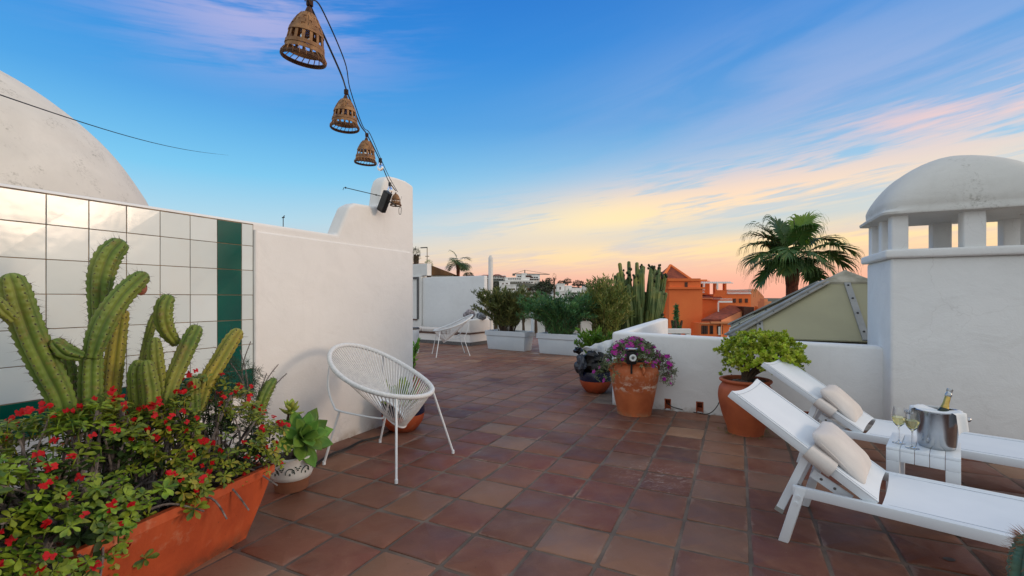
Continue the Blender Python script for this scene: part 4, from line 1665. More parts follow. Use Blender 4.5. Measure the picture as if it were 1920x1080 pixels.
ends = [Vector((-0.30, -2.6, 2.95)), Vector((-0.45, -0.6, 2.72)), Vector((-0.60, 0.8, 2.60)), at(575, -60, 1.6), at(571, -10, 1.85), tops[0] + Vector((0.004, 0, .03)), lerp(tops[0], tops[1], 0.5) + Vector((0.05, 0, -0.045)), tops[1] + Vector((0.01, 0, .04)), lerp(tops[1], tops[2], .5) + Vector((0.02, 0, -0.02)),
        tops[2] + Vector((0.01, 0, .035)), at(712, 300, 4.3), at(728, 338, 4.95), tops[3] + Vector((0, 0, 0.03))]
p1 = smooth_path([tuple(v - org) for v in ends], 8)
mb = MB()
mb.tube(p1, 0.0048, 6)
mb.build('main_strand', M['cable'], cabl, smooth=True)
ends2 = [v + Vector((0.02, 0.0, 0.015 if k % 2 else -0.012)) for k, v in enumerate(ends)]
ends2[5] = tops[0] + Vector((0.045, 0.02, 0.03))
ends2[6] = lerp(tops[0], tops[1], 0.5) + Vector((0.075, 0, 0.01))
mb = MB()
mb.tube(smooth_path([tuple(v - org) for v in ends2], 8), 0.0032, 6)
mb.build('second_strand', M['cable'], cabl, smooth=True)
mb = MB()
for k in range(3):
    q = tops[k] - org
    for t in range(5):
        mb.tube([q + Vector((0.012 * cos(a) + .004, 0.012 * sin(a), 0.028 + 0.006 * t)) for a in [2 * pi * j / 10 for j in range(10)]], 0.003, 5, close=True)
mb.build('cord_wrap', M['rattan_dark'], cabl)
for (x, y, d, s_) in ((713, 308, 4.32, 1.0), (731, 352, 4.92, 1.0)):
    p = at(x, y, d) - org
    mb = MB()
    mb.tube([p + Vector((0, 0, 0.055)), p + Vector((0, 0, 0.015))], 0.016, 10)
    o = mb.build('bulb_holder', M['dark'], cabl, smooth=True)
    mb = MB()
    mb.lathe([(.013, 0.015), (0.026, -0.012), (0.030, -0.032), (0.021, -0.055), (0.001, -0.063)], 16, p)
    mb.build('bulb', M['glass'], cabl, smooth=True)
mb = MB()
p = at(572, 4, 1.92) - org
mb.add([p, p + Vector((0.012, 0, .03)), p + Vector((0.004, .01, .06)), p + Vector((-0.010, 0, .03))], [(0, 1, 2, 3)])
mb.build('cable_tie', M['cable'], cabl)
# carabiner under the last shade
p = at(750, 395, 5.0)
mb = MB()
mb.tube(smooth_path([(0, 0, 0.035), (0.014, 0, 0.028), (0.010, 0, -0.03), (0, 0, -0.04), (-0.010, 0, -0.03), (-0.012, 0, 0.02), (0, 0, 0.035)], 4), 0.0032, 6)
mb.tube([(0, 0, 0.035), (0, 0, 0.09), (0.01, .03, .16)], 0.002, 6)
o = mb.build('carabiner', M['greysteel'], smooth=True)
o.location = p
tag(o, 'small metal carabiner hanging below the last rattan lampshade', 'hook')
# floodlight on the pier
p = at(721, 378, 4.93)
fl = empty('floodlight', p, 'black boxy floodlight mounted on the white pier beside the last lampshade', 'floodlight')
fl.rotation_euler = (0.15, radians(32), radians(-22))
mb = MB()
mb.box(-0.045, 0.045, -0.03, 0.03, -0.115, 0.115)
mb.build('housing', M['dark'], fl, bevel=0.01, seg=2)
mb = MB()
mb.box(-0.036, 0.036, -0.033, -0.0295, -0.10, 0.10)
mb.build('lens', M['window'], fl)
mb = MB()
mb.tube([(0.04, 0.0, 0.02), (0.07, 0.02, 0.03), (0.10, 0.09, 0.0)], 0.008, 8)
mb.build('bracket', M['dark'], fl)
# thin rods on the wall
p0, p1_ = at(716, 368, 5.05), at(648, 352, 4.9)
rod = empty('hooked_rod', p0, 'thin dark metal rod with a hooked end sticking out left of the pier', 'rod')
mb = MB()
mb.tube([Vector((0, 0, 0)), p1_ - p0], 0.004, 6)
mb.tube([p1_ - p0, p1_ - p0 + Vector((-0.02, 0, 0.0)), p1_ - p0 + Vector((-0.028, 0, -0.025))], 0.003, 6)
mb.ball(p1_ - p0, 0.010, 8, 6)
mb.tube([(p1_ - p0) * 0.18, (p1_ - p0) * 0.14], 0.008, 6)
mb.build('rod_bar', M['cable'], rod, smooth=True)
q = at_b(531, 419, -3.56)
mb = MB()
mb.tube([(0, 0, -0.05), (0, 0, 0.055), (0.012, 0, 0.07)], 0.0035, 6)
mb.tube([(-0.01, 0, 0.05), (0.012, 0, 0.055)], 0.005, 6)
o = mb.build('wire_spike', M['cable'], smooth=True)
o.location = q
tag(o, 'tiny metal spike standing on top of the plain part of the wall', 'spike')
# overhead wire on the left
a_, b_ = at(-160, 122, 3.0), at(428, 291, 9.0)
pts = []
for i in range(25):
    t = i / 24
    p = lerp(a_, b_, t) + Vector((0, 0, -0.12 * sin(pi * t)))
    pts.append(p - a_)
mb = MB()
mb.tube(pts, [0.0055 - 0.0045 * (i / 24) ** 2 for i in range(25)], 6)
o = mb.build('overhead_wire', M['cable'], smooth=True)
o.location = a_
tag(o, 'thin dark wire crossing in front of the big dome', 'wire')

# floor cable by the wall
g = [ground_at(586, 876), ground_at(604, 862), ground_at(625, 852), ground_at(650, 842), ground_at(675, 829), ground_at(700, 823), ground_at(722, 816), ground_at(742, 800)]
for k, (off, lab) in enumerate(((0.0, 'black cable running along the foot of the white wall under the string chair'), (0.022, 'second thinner black cable lying beside the first at the foot of the wall'))):
    mb = MB()
    pts = [tuple(p + Vector((off + 0.006 * sin(i * 2.1 + k), -off * 0.5, 0.009))) for i, p in enumerate(g)]
    o = Vector(pts[0])
    mb.tube([Vector(p) - o for p in smooth_path(pts, 5)], 0.0075 - 0.0025 * k, 6)
    ob = mb.build('floor_cable', M['cable'], smooth=True)
    ob.location = o
    tag(ob, lab, 'cable', 'floor cables')
# cable by the parapet up into the jade pot
pts = [at_a(1252, 757, 6.0), at_a(1262, 764, 5.99), ground_at(1290, 771), ground_at(1312, 775.5), at_a(1330, 776, 5.95), at_a(1346, 760, 5.95), at_a(1356, 730, 5.9), at_a(1362, 712, 5.75), at_a(1372, 703, 5.6)]
o = pts[0].copy()
mb = MB()
mb.tube([Vector(p) - o for p in smooth_path([tuple(p + Vector((0, 0, .004))) for p in pts], 5)], 0.0055, 6)
ob = mb.build('parapet_cable', M['cable'], smooth=True)
ob.location = o
tag(ob, 'thin black cable rising from the parapet foot into the jade plant pot', 'cable')

# ================================================================== POTS AND PLANTS
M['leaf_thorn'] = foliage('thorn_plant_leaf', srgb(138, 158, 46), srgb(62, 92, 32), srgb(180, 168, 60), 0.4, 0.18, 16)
M['leaf_inner_shade'] = foliage('inner_shade_leaf', srgb(60, 84, 36), srgb(40, 60, 30), None, 0.5, 0.25, 8)  # darker leaf colour puts the shade inside the thorn bush into the material
M['petal'] = foliage('red_bract', srgb(214, 20, 28), srgb(186, 12, 24), None, 0.5, 0.3, 20, False)
M['stem'] = simple('grey_thorny_stem', srgb(134, 126, 122), srgb(74, 66, 64), 30, 0.85, 0.5, 90)
M['spine'] = simple('pale_spine', srgb(150, 138, 122), srgb(96, 84, 72), 30, 0.7)
M['spine_dark'] = simple('dark_spine', srgb(52, 42, 36), srgb(90, 76, 60), 30, 0.7)
M['agave'] = foliage('agave_leaf', srgb(122, 162, 64), srgb(92, 138, 60), None, 0.42, 0.18, 9)
M['agave_y'] = foliage('yellow_agave_leaf', srgb(176, 188, 84), srgb(142, 162, 70), None, 0.42, 0.2, 9)
M['jade'] = foliage('jade_leaf', srgb(180, 196, 54), srgb(134, 164, 42), srgb(208, 212, 100), 0.35, 0.22, 9)
M['oleander'] = foliage('oleander_leaf', srgb(124, 138, 78), srgb(88, 108, 60), srgb(164, 158, 84), 0.5, 0.22, 2.0)
M['oleander_dk'] = foliage('green_shrub_leaf', srgb(80, 126, 76), srgb(58, 100, 62), srgb(120, 148, 78), 0.5, 0.22, 2.0)
M['oleander_y'] = foliage('olive_shrub_leaf', srgb(134, 148, 74), srgb(98, 118, 60), srgb(178, 164, 88), 0.5, 0.25, 1.4)
M['bright'] = foliage('bright_leaf', srgb(104, 150, 40), srgb(78, 122, 36), srgb(140, 170, 60), 0.5, 0.25, 4)
M['fern'] = foliage('fern_leaf', srgb(58, 82, 60), srgb(44, 66, 50), None, 0.6, 0.2, 8)
M['petunia'] = foliage('grey_green_leaf', srgb(134, 146, 102), srgb(100, 116, 78), None, 0.6, 0.22, 12)
M['purple'] = foliage('purple_petal', srgb(196, 48, 170), srgb(160, 34, 140), None, 0.6, 0.3, 20)
M['palm'] = foliage('palm_frond', srgb(78, 108, 50), srgb(54, 82, 42), srgb(96, 110, 48), 0.45, 0.25, 1.0)
M['palm_y'] = foliage('yellow_palm_frond', srgb(120, 144, 40), srgb(88, 116, 36), None, 0.45, 0.3, 1.0)
M['treeleaf'] = foliage('distant_tree_leaf', srgb(52, 62, 40), srgb(38, 46, 34), srgb(80, 84, 52), 0.8, 0.1, 0.12)


def cactus_mat(name, c1, c2, groove, dotcol):
    m_, nt, b = new_mat(name)
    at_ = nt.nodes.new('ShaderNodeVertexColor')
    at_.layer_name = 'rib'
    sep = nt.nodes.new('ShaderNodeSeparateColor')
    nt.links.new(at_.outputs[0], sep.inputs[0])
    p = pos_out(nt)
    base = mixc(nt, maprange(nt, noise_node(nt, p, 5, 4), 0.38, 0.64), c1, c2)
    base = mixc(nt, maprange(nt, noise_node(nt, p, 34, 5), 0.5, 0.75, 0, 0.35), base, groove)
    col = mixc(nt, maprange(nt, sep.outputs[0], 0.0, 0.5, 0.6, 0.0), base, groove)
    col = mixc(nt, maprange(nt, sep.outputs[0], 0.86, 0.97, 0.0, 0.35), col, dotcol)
    scar = mth(nt, 'MULTIPLY', maprange(nt, noise_node(nt, p, 11, 7, 0.75), 0.54, 0.64), 0.7)
    yel = maprange(nt, noise_node(nt, p, 2.4, 3), 0.5, 0.7, 0, 0.6)
    col = mixc(nt, yel, col, srgb(156, 150, 66))
    col = mixc(nt, scar, col, srgb(126, 110, 60))
    nt.links.new(col, b.inputs['Base Color'])
    setin(b, Roughness=0.5, Specular_IOR_Level=0.3, Subsurface_Weight=0.0)
    bump_to(nt, b, noise_node(nt, p, 60, 4), 0.15, 0.004)
    return m_


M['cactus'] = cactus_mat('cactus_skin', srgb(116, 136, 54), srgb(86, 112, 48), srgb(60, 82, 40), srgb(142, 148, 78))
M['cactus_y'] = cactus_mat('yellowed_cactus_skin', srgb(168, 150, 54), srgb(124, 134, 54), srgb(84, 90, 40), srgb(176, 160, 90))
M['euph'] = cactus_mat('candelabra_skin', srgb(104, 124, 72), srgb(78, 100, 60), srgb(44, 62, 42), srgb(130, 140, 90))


def leaf(mb, p, d, nrm, L, W, bend=0.25, fold=0.12, seg=3, shape='obov'):
    d = Vector(d).normalized()
    side = d.cross(nrm)
    side = side.normalized() if side.length > 1e-5 else d.orthogonal().normalized()
    nn = side.cross(d).normalized()
    vs_, fs = [], []
    for i in range(seg + 1):
        t = i / seg
        if shape == 'obov':
            w = sin(pi * min(1, (0.04 + 0.93 * t) ** 1.5)) ** 0.8
        elif shape == 'paddle':
            w = (0.16 + 0.84 * (t / 0.66) ** 1.1) if t < 0.66 else sqrt(max(0.0, 1 - ((t - 0.66) / 0.345) ** 2))
        elif shape == 'lance':
            w = sin(pi * (0.06 + 0.92 * t)) ** 0.9
        else:
            w = sin(pi * (0.12 + 0.86 * t) ** 0.9) ** 0.75
        w = max(w, 0.04) * W / 2
        c = Vector(p) + d * L * t - nn * bend * L * t * t
        vs_ += [c - side * w + nn * fold * w, c - nn * fold * w * 0.3, c + side * w + nn * fold * w]
    for i in range(seg):
        a = i * 3
        fs += [(a, a + 1, a + 4, a + 3), (a + 1, a + 2, a + 5, a + 4)]
    mb.add(vs_, fs)


def rdir(r, up=0.0):
    while True:
        v = Vector((r.uniform(-1, 1), r.uniform(-1, 1), r.uniform(-1, 1)))
        if 0.05 < v.length < 1:
            v.normalize()
            v.z += up
            return v.normalized()


def align(n_, roll=0.0, s=1.0, loc=(0, 0, 0)):
    q = Vector(n_).to_track_quat('Z', 'Y').to_matrix().to_4x4()
    return Matrix.Translation(Vector(loc)) @ q @ Matrix.Rotation(roll, 4, 'Z') @ Matrix.Scale(s, 4)


def place_many(name, stuff_name, meshes, mats_, parent, org, mat, limit=300, rnd_=random):
    """world matrices -> the nearest LIMIT as single parts, the others joined into one stuff part"""
    order = sorted(mats_, key=lambda m_: (m_.translation - Vector((0, 0, EYE))).length)
    rest = MB()
    inv = Matrix.Translation(-Vector(org))
    for i, m_ in enumerate(order):
        me = rnd_.choice(meshes)
        if i < limit:
            inst(name, me, parent, inv @ m_)
        else:
            mm = inv @ m_
            rest.add([mm @ v.co for v in me.vertices], [tuple(p.vertices) for p in me.polygons])
    if rest.v:
        o = rest.build(stuff_name, mat, parent, smooth=True, sharp=0)
        tag(o, kind='stuff')


def cactus_stem(path, ribs=6, depth=0.2, spines=None, rnd_=None, tip=True, n_per=8, spl=0.03, step_sp=0.028, col_layer=True):
    """path: list of (x, y, z, r). Returns (stem MB, rib values, spine MB)"""
    P = smooth_path(path, 14 if spines else 6)
    rr = MB()
    n = ribs * n_per
    vals = []
    pts = [Vector(p[:3]) for p in P]
    rad = [p[3] for p in P]
    if tip:
        # rounded crown
        d = (pts[-1] - pts[-2]).normalized()
        r_, e = rad[-1], pts[-1].copy()
        for k in range(1, 6):
            a = k / 5 * pi / 2
            pts.append(e + d * r_ * sin(a) * 0.95)
            rad.append(max(r_ * cos(a), 0.0012))
    rings = []
    prev = None
    cum = 0.0
    fr = []
    for i, p in enumerate(pts):
        t = (pts[min(i + 1, len(pts) - 1)] - pts[max(i - 1, 0)])
        t = t.normalized() if t.length > 1e-8 else Vector((0, 0, 1))
        if prev is None:
            prev = t.orthogonal().normalized()
        prev = (prev - t * prev.dot(t)).normalized()
        q = t.cross(prev)
        if i:
            cum += (p - pts[i - 1]).length
        fr.append((p, t, prev.copy(), q, rad[i], cum))
        ring = []
        for k in range(n):
            a = 2 * pi * k / n
            c = abs(cos(a * ribs / 2))
            prof = c ** 0.75
            r_ = rad[i] * (1 - depth + depth * prof * 1.35)
            scal = 1 + 0.055 * sin(cum / step_sp * 2 * pi) * (prof ** 3)
            wob = 1 + 0.03 * noise.noise(p * 9 + Vector((0, 0, k * .1)))
            ring.append(p + (prev * cos(a) + q * sin(a)) * r_ * scal * wob)
            vals.append(c)
        rings.append(ring)
    mb = MB()
    mb.loft(rings)
    sp = MB()
    ar = MB()
    if spines:
        L = cum
        s_ = step_sp * 0.5
        j = 0
        while s_ < L:
            while j < len(fr) - 2 and fr[j + 1][5] < s_:
                j += 1
            f0, f1 = fr[j], fr[min(j + 1, len(fr) - 1)]
            dt = (s_ - f0[5]) / max(f1[5] - f0[5], 1e-6)
            p = lerp(f0[0], f1[0], dt)
            r_ = f0[4] + (f1[4] - f0[4]) * dt
            for k in range(ribs):
                a = 2 * pi * k / ribs
                d = (f0[2] * cos(a) + f0[3] * sin(a)).normalized()
                base = p + d * r_ * (1 + depth * 0.35)
                ar.ball(base, 0.0042, 4, 2)
                for q in range(rnd_.choice((2, 3, 3, 4))):
                    dd = (d + f0[1] * rnd_.uniform(-.9, .9) + f0[1].cross(d) * rnd_.uniform(-.9, .9)).normalized()
                    ln = spl * rnd_.uniform(0.35, 1.15)
                    w = f0[1].cross(dd)
                    w = (w.normalized() if w.length > .01 else d.orthogonal()) * 0.0009
                    w2 = dd.cross(w)
                    sp.add([base - w, base + w, base + w2, base + dd * ln], [(0, 1, 3), (1, 2, 3), (2, 0, 3)])
            s_ += step_sp
    return mb, vals, sp, ar


def add_rib_colors(me, vals):
    ca = me.color_attributes.new('rib', 'FLOAT_COLOR', 'POINT')
    buf = []
    n = len(me.vertices)
    for i in range(n):
        v = vals[i] if i < len(vals) else 0.5
        buf += [v, v, v, 1.0]
    ca.data.foreach_set('color', buf)


# ---- big trough with crown-of-thorns and columnar cactus
U_ = Vector((sin(radians(17)), cos(radians(17)), 0))
N_ = Vector((cos(radians(17)), -sin(radians(17)), 0))
TC = Vector((-1.407, 2.75, 0))         # front far top corner
TL, TWD, THT = 0.985, 0.52, 0.41
org = TC - U_ * TL / 2 - N_ * 0.3
trough = empty('planter_trough', org, 'long orange terracotta trough in the near corner holding thorny red-flowered shrub', 'planter')


def trp(u, n_, z, fl=0.0):
    """u from far end (0) towards the viewer, n_ inwards from the front edge"""
    return TC - U_ * u - N_ * n_ + Vector((0, 0, z)) - org


mb = MB()


def ring_(z, inset, th=0.0):
    return [trp(inset * 0.8 + th, inset + th, z), trp(TL - inset * 0.8 - th, inset + th, z), trp(TL - inset * 0.8 - th, TWD - inset - th, z), trp(inset * 0.8 + th, TWD - inset - th, z)]


rgs = [ring_(0.0, 0.115), ring_(THT - 0.05, 0.012), ring_(THT - 0.045, 0.0), ring_(THT, -0.002), ring_(THT, 0.028), ring_(THT - 0.05, 0.032)]


def subdiv_ring(r):
    out = []
    for i in range(4):
        for k in range(10):
            out.append(lerp(r[i], r[(i + 1) % 4], k / 10))
    return out


rgs2 = []
for i in range(len(rgs)):
    r_ = subdiv_ring(rgs[i])
    if i == 0:
        nxt = subdiv_ring(rgs[1])
        for s_ in range(6):
            t = s_ / 6
            row = []
            for a_, b_ in zip(r_, nxt):
                p = lerp(a_, b_, t)
                ctr = trp(TL / 2, TWD / 2, 0)
                d = Vector((p.x - ctr.x, p.y - ctr.y, 0)).normalized()
                row.append(p + d * 0.007 * noise.noise(p * 4))
            rgs2.append(row)
    else:
        rgs2.append(r_)
mb.loft(rgs2, cap=False)
mb.build('trough_body', M['trough'], trough, smooth=True, sharp=38)
mb = MB()
s4 = ring_(THT - 0.045, 0.03)
mb.add(s4, [(0, 1, 2, 3)])
mb.build('soil', M['soil'], trough)

rnd = random.Random(5)
# crown of thorns shrub
corg = trp(TL / 2, 0.25, THT - 0.05) + org
bush = empty('crown_of_thorns', corg, 'sprawling thorny shrub with small yellow-green leaves and many red flowers in the orange trough', 'shrub')
ros = []
for k in range(9):
    r_ = random.Random(40 + k)
    mb = MB()
    n = r_.choice((5, 6, 7, 8))
    for j in range(n):
        a = 2 * pi * j / n + r_.uniform(-.35, .35)
        el = r_.uniform(0.1, 0.8) if j % 2 else r_.uniform(-0.25, 0.45)
        d = Vector((cos(a) * cos(el), sin(a) * cos(el), sin(el)))
        L = r_.uniform(0.026, 0.046)
        leaf(mb, d * 0.004 + Vector((0, 0, -.012 * (j % 2))), d, Vector((0, 0, 1)), L * 1.12, L * r_.uniform(0.50, 0.62), r_.uniform(0.0, .35), 0.2, 5, 'paddle')
    mb.tube([(0, 0, -0.05), (0, 0, 0.0)], 0.0028, 5)
    ros.append(mb.mesh('leaf_rosette', M['leaf_thorn'], smooth=True, sharp=0))
mb_mats, flowers, stems = [], [], []


def bush_surface(u, phi):
    """u along the trough from far end (0) to near (1.25); phi from the front overhang (0) over the top to the back (pi)"""
    hh = 0.36 + 0.20 * min(1, max(0, (u + .05) / 0.30)) + 0.03 * sin(u * 9)
    if u > 0.85:
        hh -= 0.10 * (u - .85)
    wf = 0.27 + 0.04 * sin(u * 7 + 1)
    wb = 0.30
    n_ = 0.24
    y = cos(phi)
    z = sin(phi)
    dn = (wf if y > 0 else wb) * y
    return trp(u, n_ - dn, THT - 0.04 + hh * z) + org


for k in range(3400):
    u = rnd.uniform(-0.10, 1.35)
    phi = rnd.uniform(-0.30, pi * 0.92)
    if phi < 0 and u < 0.55:
        phi = abs(phi)
    if u < 0.0 and rnd.random() < 0.5:
        continue
    depth = 1 - abs(rnd.gauss(0, 0.24))
    base = trp(u, 0.24, THT) + org
    s = bush_surface(u, phi)
    if phi < 0.10 and u < 0.80 and rnd.random() < 0.85:
        continue
    if phi < 0.22 and u < 0.36 and rnd.random() < 0.75:
        continue
    p = lerp(base, s, max(0.35, depth))
    if u > 0.75:                              # spills over the near end
        p.z -= 0.08 * max(0, (u - 0.9)) * (1 + rnd.random())
        if phi < 0.5:
            p.z -= rnd.random() * 0.05
    if rnd.random() < 0.5 and k % 3 and noise.noise(p * 9) < -0.1:
        continue
    p += Vector((noise.noise(p * 5), noise.noise(p * 5 + Vector((9, 0, 0))), noise.noise(p * 5 + Vector((0, 9, 0))))) * 0.09
    if noise.noise(p * 6.5 + Vector((3, 3, 3))) < -0.34:
        continue
    out = (s - base)
    out = out.normalized() if out.length > .01 else Vector((0, 0, 1))
    nd = (out * 0.8 + Vector((0, 0, 0.75)) + rdir(rnd) * 0.55).normalized()
    mb_mats.append((depth, align(nd, rnd.uniform(0, 6.28), rnd.choice((0.7, 0.85, 1.0, 1.2)) * (0.88 if u < .4 else 0.98), p)))
    if rnd.random() < 0.35:
        stems.append((u, p, nd))
    if depth > 0.86 and rnd.random() < 0.34:
        flowers.append(p + nd * rnd.uniform(0.025, 0.05))
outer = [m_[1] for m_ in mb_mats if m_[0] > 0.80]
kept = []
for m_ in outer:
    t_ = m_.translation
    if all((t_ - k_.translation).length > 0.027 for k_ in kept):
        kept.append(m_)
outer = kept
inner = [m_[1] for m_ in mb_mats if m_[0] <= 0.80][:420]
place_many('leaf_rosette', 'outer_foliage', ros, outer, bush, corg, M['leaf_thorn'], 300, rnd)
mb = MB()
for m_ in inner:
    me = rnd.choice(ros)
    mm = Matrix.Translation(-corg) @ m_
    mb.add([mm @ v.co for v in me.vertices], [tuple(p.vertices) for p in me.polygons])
mb.build('inner_foliage', M['leaf_inner_shade'], bush, smooth=True, sharp=0)['kind'] = 'stuff'  # inner leaves coloured darker to imitate shade within the bush
# flowers
fl_m = []
for k in range(5):
    r_ = random.Random(60 + k)
    mb = MB()
    for c in range(r_.choice((5, 6, 7))):
        o_ = Vector((r_.uniform(-.009, .009), r_.uniform(-.009, .009), r_.uniform(-.007, .005)))
        a0 = r_.uniform(0, pi)
        for q in (0, pi):
            d = Vector((cos(a0 + q), sin(a0 + q), 0.45))
            leaf(mb, o_, d, Vector((0, 0, 1)), 0.0095, 0.0135, 0.5, 0.1, 2, 'round')
    fl_m.append(mb.mesh('flower', M['petal'], smooth=True, sharp=0))
rnd.shuffle(flowers)
for i, p in enumerate(flowers[:260]):
    inst('flower', rnd.choice(fl_m), bush, Matrix.Translation(-corg) @ align((Vector((0, -0.55, 0.5)) + rdir(rnd) * 0.45 + Vector((.2, 0, 0))).normalized(), rnd.uniform(0, 6), rnd.uniform(0.7, 1.15), p))
# thorny stems


def thorny(p0, p1, sag, r0, nsp, rnd_, spl=0.014):
    mb = MB()
    mid = lerp(p0, p1, 0.5) + Vector((rnd_.uniform(-.04, .04), rnd_.uniform(-.04, .04), sag))
    path = smooth_path([tuple(p0), tuple(mid), tuple(p1)], 5)
    mb.tube(path, [r0 * (1 - 0.35 * i / (len(path) - 1)) for i in range(len(path))], 5)
    P = [Vector(q) for q in path]
    for k in range(nsp):
        t = rnd_.uniform(0.1, 1) * (len(P) - 1.001)
        i = int(t)
        p = lerp(P[i], P[i + 1], t - i)
        d = rdir(rnd_)
        tg = (P[i + 1] - P[i]).normalized()
        d = (d - tg * d.dot(tg) * 0.8).normalized()
        w = tg.cross(d) * 0.0008
        w2 = tg * 0.0008
        b = p + d * r0 * 0.8
        mb.add([b - w, b + w, b + w2, b + d * spl * rnd_.uniform(.6, 1.2)], [(0, 1, 3), (1, 2, 3), (2, 0, 3)])
    return mb


rnd.shuffle(stems)
for (u, p, nd) in stems[:300]:
    b0_ = trp(min(max(u + rnd.uniform(-.12, .12), 0.05), TL - 0.05), rnd.uniform(0.14, 0.36), THT - 0.05)
    thorny(b0_ + org - corg, p - corg - nd * 0.01, rnd.uniform(0.0, 0.07), rnd.uniform(0.005, 0.010), 90, rnd, 0.019).build('stem', M['stem'], bush)
# bare trailing stems over the rim
for (u, n_, z, u2, n2, z2) in ((0.52, 0.1, THT, 0.40, -0.09, THT - 0.13), (0.30, 0.1, THT, 0.24, -0.06, THT - 0.16), (0.7, 0.1, THT, 0.5, -0.06, THT - 0.05),
                               (0.12, 0.1, THT, 0.05, -0.07, THT - 0.10), (0.85, 0.1, THT, 0.98, -0.10, THT - 0.18)):
    thorny(trp(u, n_, z) + org - corg, trp(u2, n2, z2) + org - corg, 0.045, 0.0065, 46, rnd, 0.011).build('stem', M['stem'], bush)
# thin bare twigs, right top
for (px, py, pz) in ((432, 680, -2.75), (450, 656, -2.8), (470, 640, -2.8), (522, 683, -2.8), (500, 700, -2.7), (538, 700, -2.75), (460, 700, -2.7)):
    e = at_b(px, py, pz)
    b0_ = at_b(470 + (px - 470) * 0.2, 770, -2.72)
    thorny(b0_ - corg, e - corg, 0.03, 0.0042, 60, rnd, 0.016).build('stem', M['stem'], bush)

# ---- the cactus
corg2 = at_b(180, 745, -2.72)
cact = empty('column_cactus', corg2, 'tall ribbed green cactus with many thick spiny arms in front of the white tiles', 'cactus')
K_ = 1.55


def cpath(lst, b):
    out = []
    for q in lst:
        x, y, r = q[:3]
        bb = b + (q[3] if len(q) > 3 else 0)
        p = at_b(x, y, bb)
        out.append((p.x - corg2.x, p.y - corg2.y, p.z - corg2.z, r * p.y / F / K_))
    return out


arms = [
    ([(128, 800, 24), (112, 742, 30), (86, 690, 33), (58, 630, 34), (38, 575, 33), (28, 540, 31), (24, 528, 27)], -2.66, 6, 'cactus'),
    ([(26, 600, 14), (12, 588, 17), (2, 578, 18), (-6, 566, 16)], -2.58, 6, 'cactus'),
    ([(152, 668, 14), (140, 664, 19), (122, 658, 23), (108, 646, 20)], -2.62, 6, 'cactus'),
    ([(130, 800, 20), (128, 740, 21), (126, 700, 21), (122, 672, 18)], -2.80, 6, 'cactus'),
    ([(172, 800, 26), (170, 745, 27), (170, 700, 26), (172, 668, 24)], -2.68, 6, 'cactus'),
    ([(205, 800, 22), (208, 740, 22), (214, 680, 22), (222, 620, 20), (228, 590, 17)], -2.80, 6, 'cactus_y'),
    ([(186, 610, 20), (186, 560, 25), (190, 515, 29), (204, 480, 29), (220, 462, 25)], -2.84, 6, 'cactus'),
    ([(172, 672, 18), (182, 636, 26), (200, 596, 28), (228, 556, 26), (256, 528, 23), (266, 520, 19)], -2.66, 6, 'cactus'),
    ([(332, 645, 12), (314, 622, 19), (306, 596, 22), (308, 574, 21), (314, 562, 17)], -2.70, 6, 'cactus'),
    ([(262, 700, 8), (272, 655, 10), (284, 610, 11), (292, 590, 10)], -2.86, 5, 'cactus'),
    ([(262, 790, 20), (258, 735, 22), (256, 700, 20), (260, 684, 16)], -2.70, 6, 'cactus'),
    ([(282, 800, 18), (284, 740, 21), (278, 700, 19), (276, 684, 15)], -2.62, 6, 'cactus'),
    ([(302, 790, 16), (298, 730, 19), (292, 680, 19), (290, 650, 17), (290, 640, 13)], -2.66, 6, 'cactus'),
    ([(306, 790, 16), (318, 730, 20), (336, 685, 21), (356, 640, 21), (366, 620, 18)], -2.64, 6, 'cactus'),
    ([(364, 790, 16), (362, 740, 17), (364, 718, 15)], -2.66, 6, 'cactus'),
    ([(370, 770, 18), (386, 720, 21), (408, 682, 21), (432, 642, 20), (444, 626, 17)], -2.70, 6, 'cactus_y'),
    ([(486, 770, 14), (496, 740, 17), (506, 722, 15), (512, 714, 10)], -2.72, 5, 'cactus'),
]
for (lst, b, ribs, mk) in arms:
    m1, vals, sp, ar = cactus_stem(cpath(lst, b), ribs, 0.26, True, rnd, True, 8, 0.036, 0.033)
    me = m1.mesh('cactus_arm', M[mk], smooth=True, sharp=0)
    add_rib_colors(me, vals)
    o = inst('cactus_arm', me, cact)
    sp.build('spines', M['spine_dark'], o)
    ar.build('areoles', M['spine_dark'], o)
# scarred red-brown fruit stub behind the diagonal arm
mb = MB()
p = at_b(264, 540, -2.82) - corg2
mb.ball(p, 0.028, 12, 8, (1, 1, 1.4))
mb.build('fruit', simple('pink_brown_fruit', srgb(176, 104, 84), srgb(130, 80, 60), 20, 0.7), cact, smooth=True)

# feathery fern mass between the shrub and the wall
forg = at_b(430, 760, -2.85)
fern = empty('asparagus_fern', forg, 'dark feathery green fern behind the right end of the red-flowered shrub', 'fern')
mb = MB()
for k in range(9000):
    x, y = rnd.uniform(360, 510), rnd.uniform(650, 810)
    if ((x - 438) / 66) ** 2 + ((y - 745) / 78) ** 2 > 1 or noise.noise(Vector((x * .06, y * .06, 1))) < -0.15:
        continue
    p = at_b(x, y, -2.82 + rnd.uniform(-.12, .14)) - forg
    d = rdir(rnd, 0.3)
    w = d.orthogonal().normalized() * 0.0011
    L = rnd.uniform(0.02, 0.05)
    mb.add([p - w, p + w, p + d * L + w * .3, p + d * L - w * .3], [(0, 1, 2, 3)])
mb.build('fronds', M['fern'], fern)['kind'] = 'stuff'
for k in range(10):
    e = at_b(rnd.uniform(370, 450), rnd.uniform(695, 740), -2.85 + rnd.uniform(-.1, .1)) - forg
    mb = MB()
    mb.tube([(0.0, 0, -0.15), tuple(e * 0.5 + Vector((0, 0, .02))), tuple(e)], 0.0022, 4)
    mb.build('stem', M['fern'], fern)

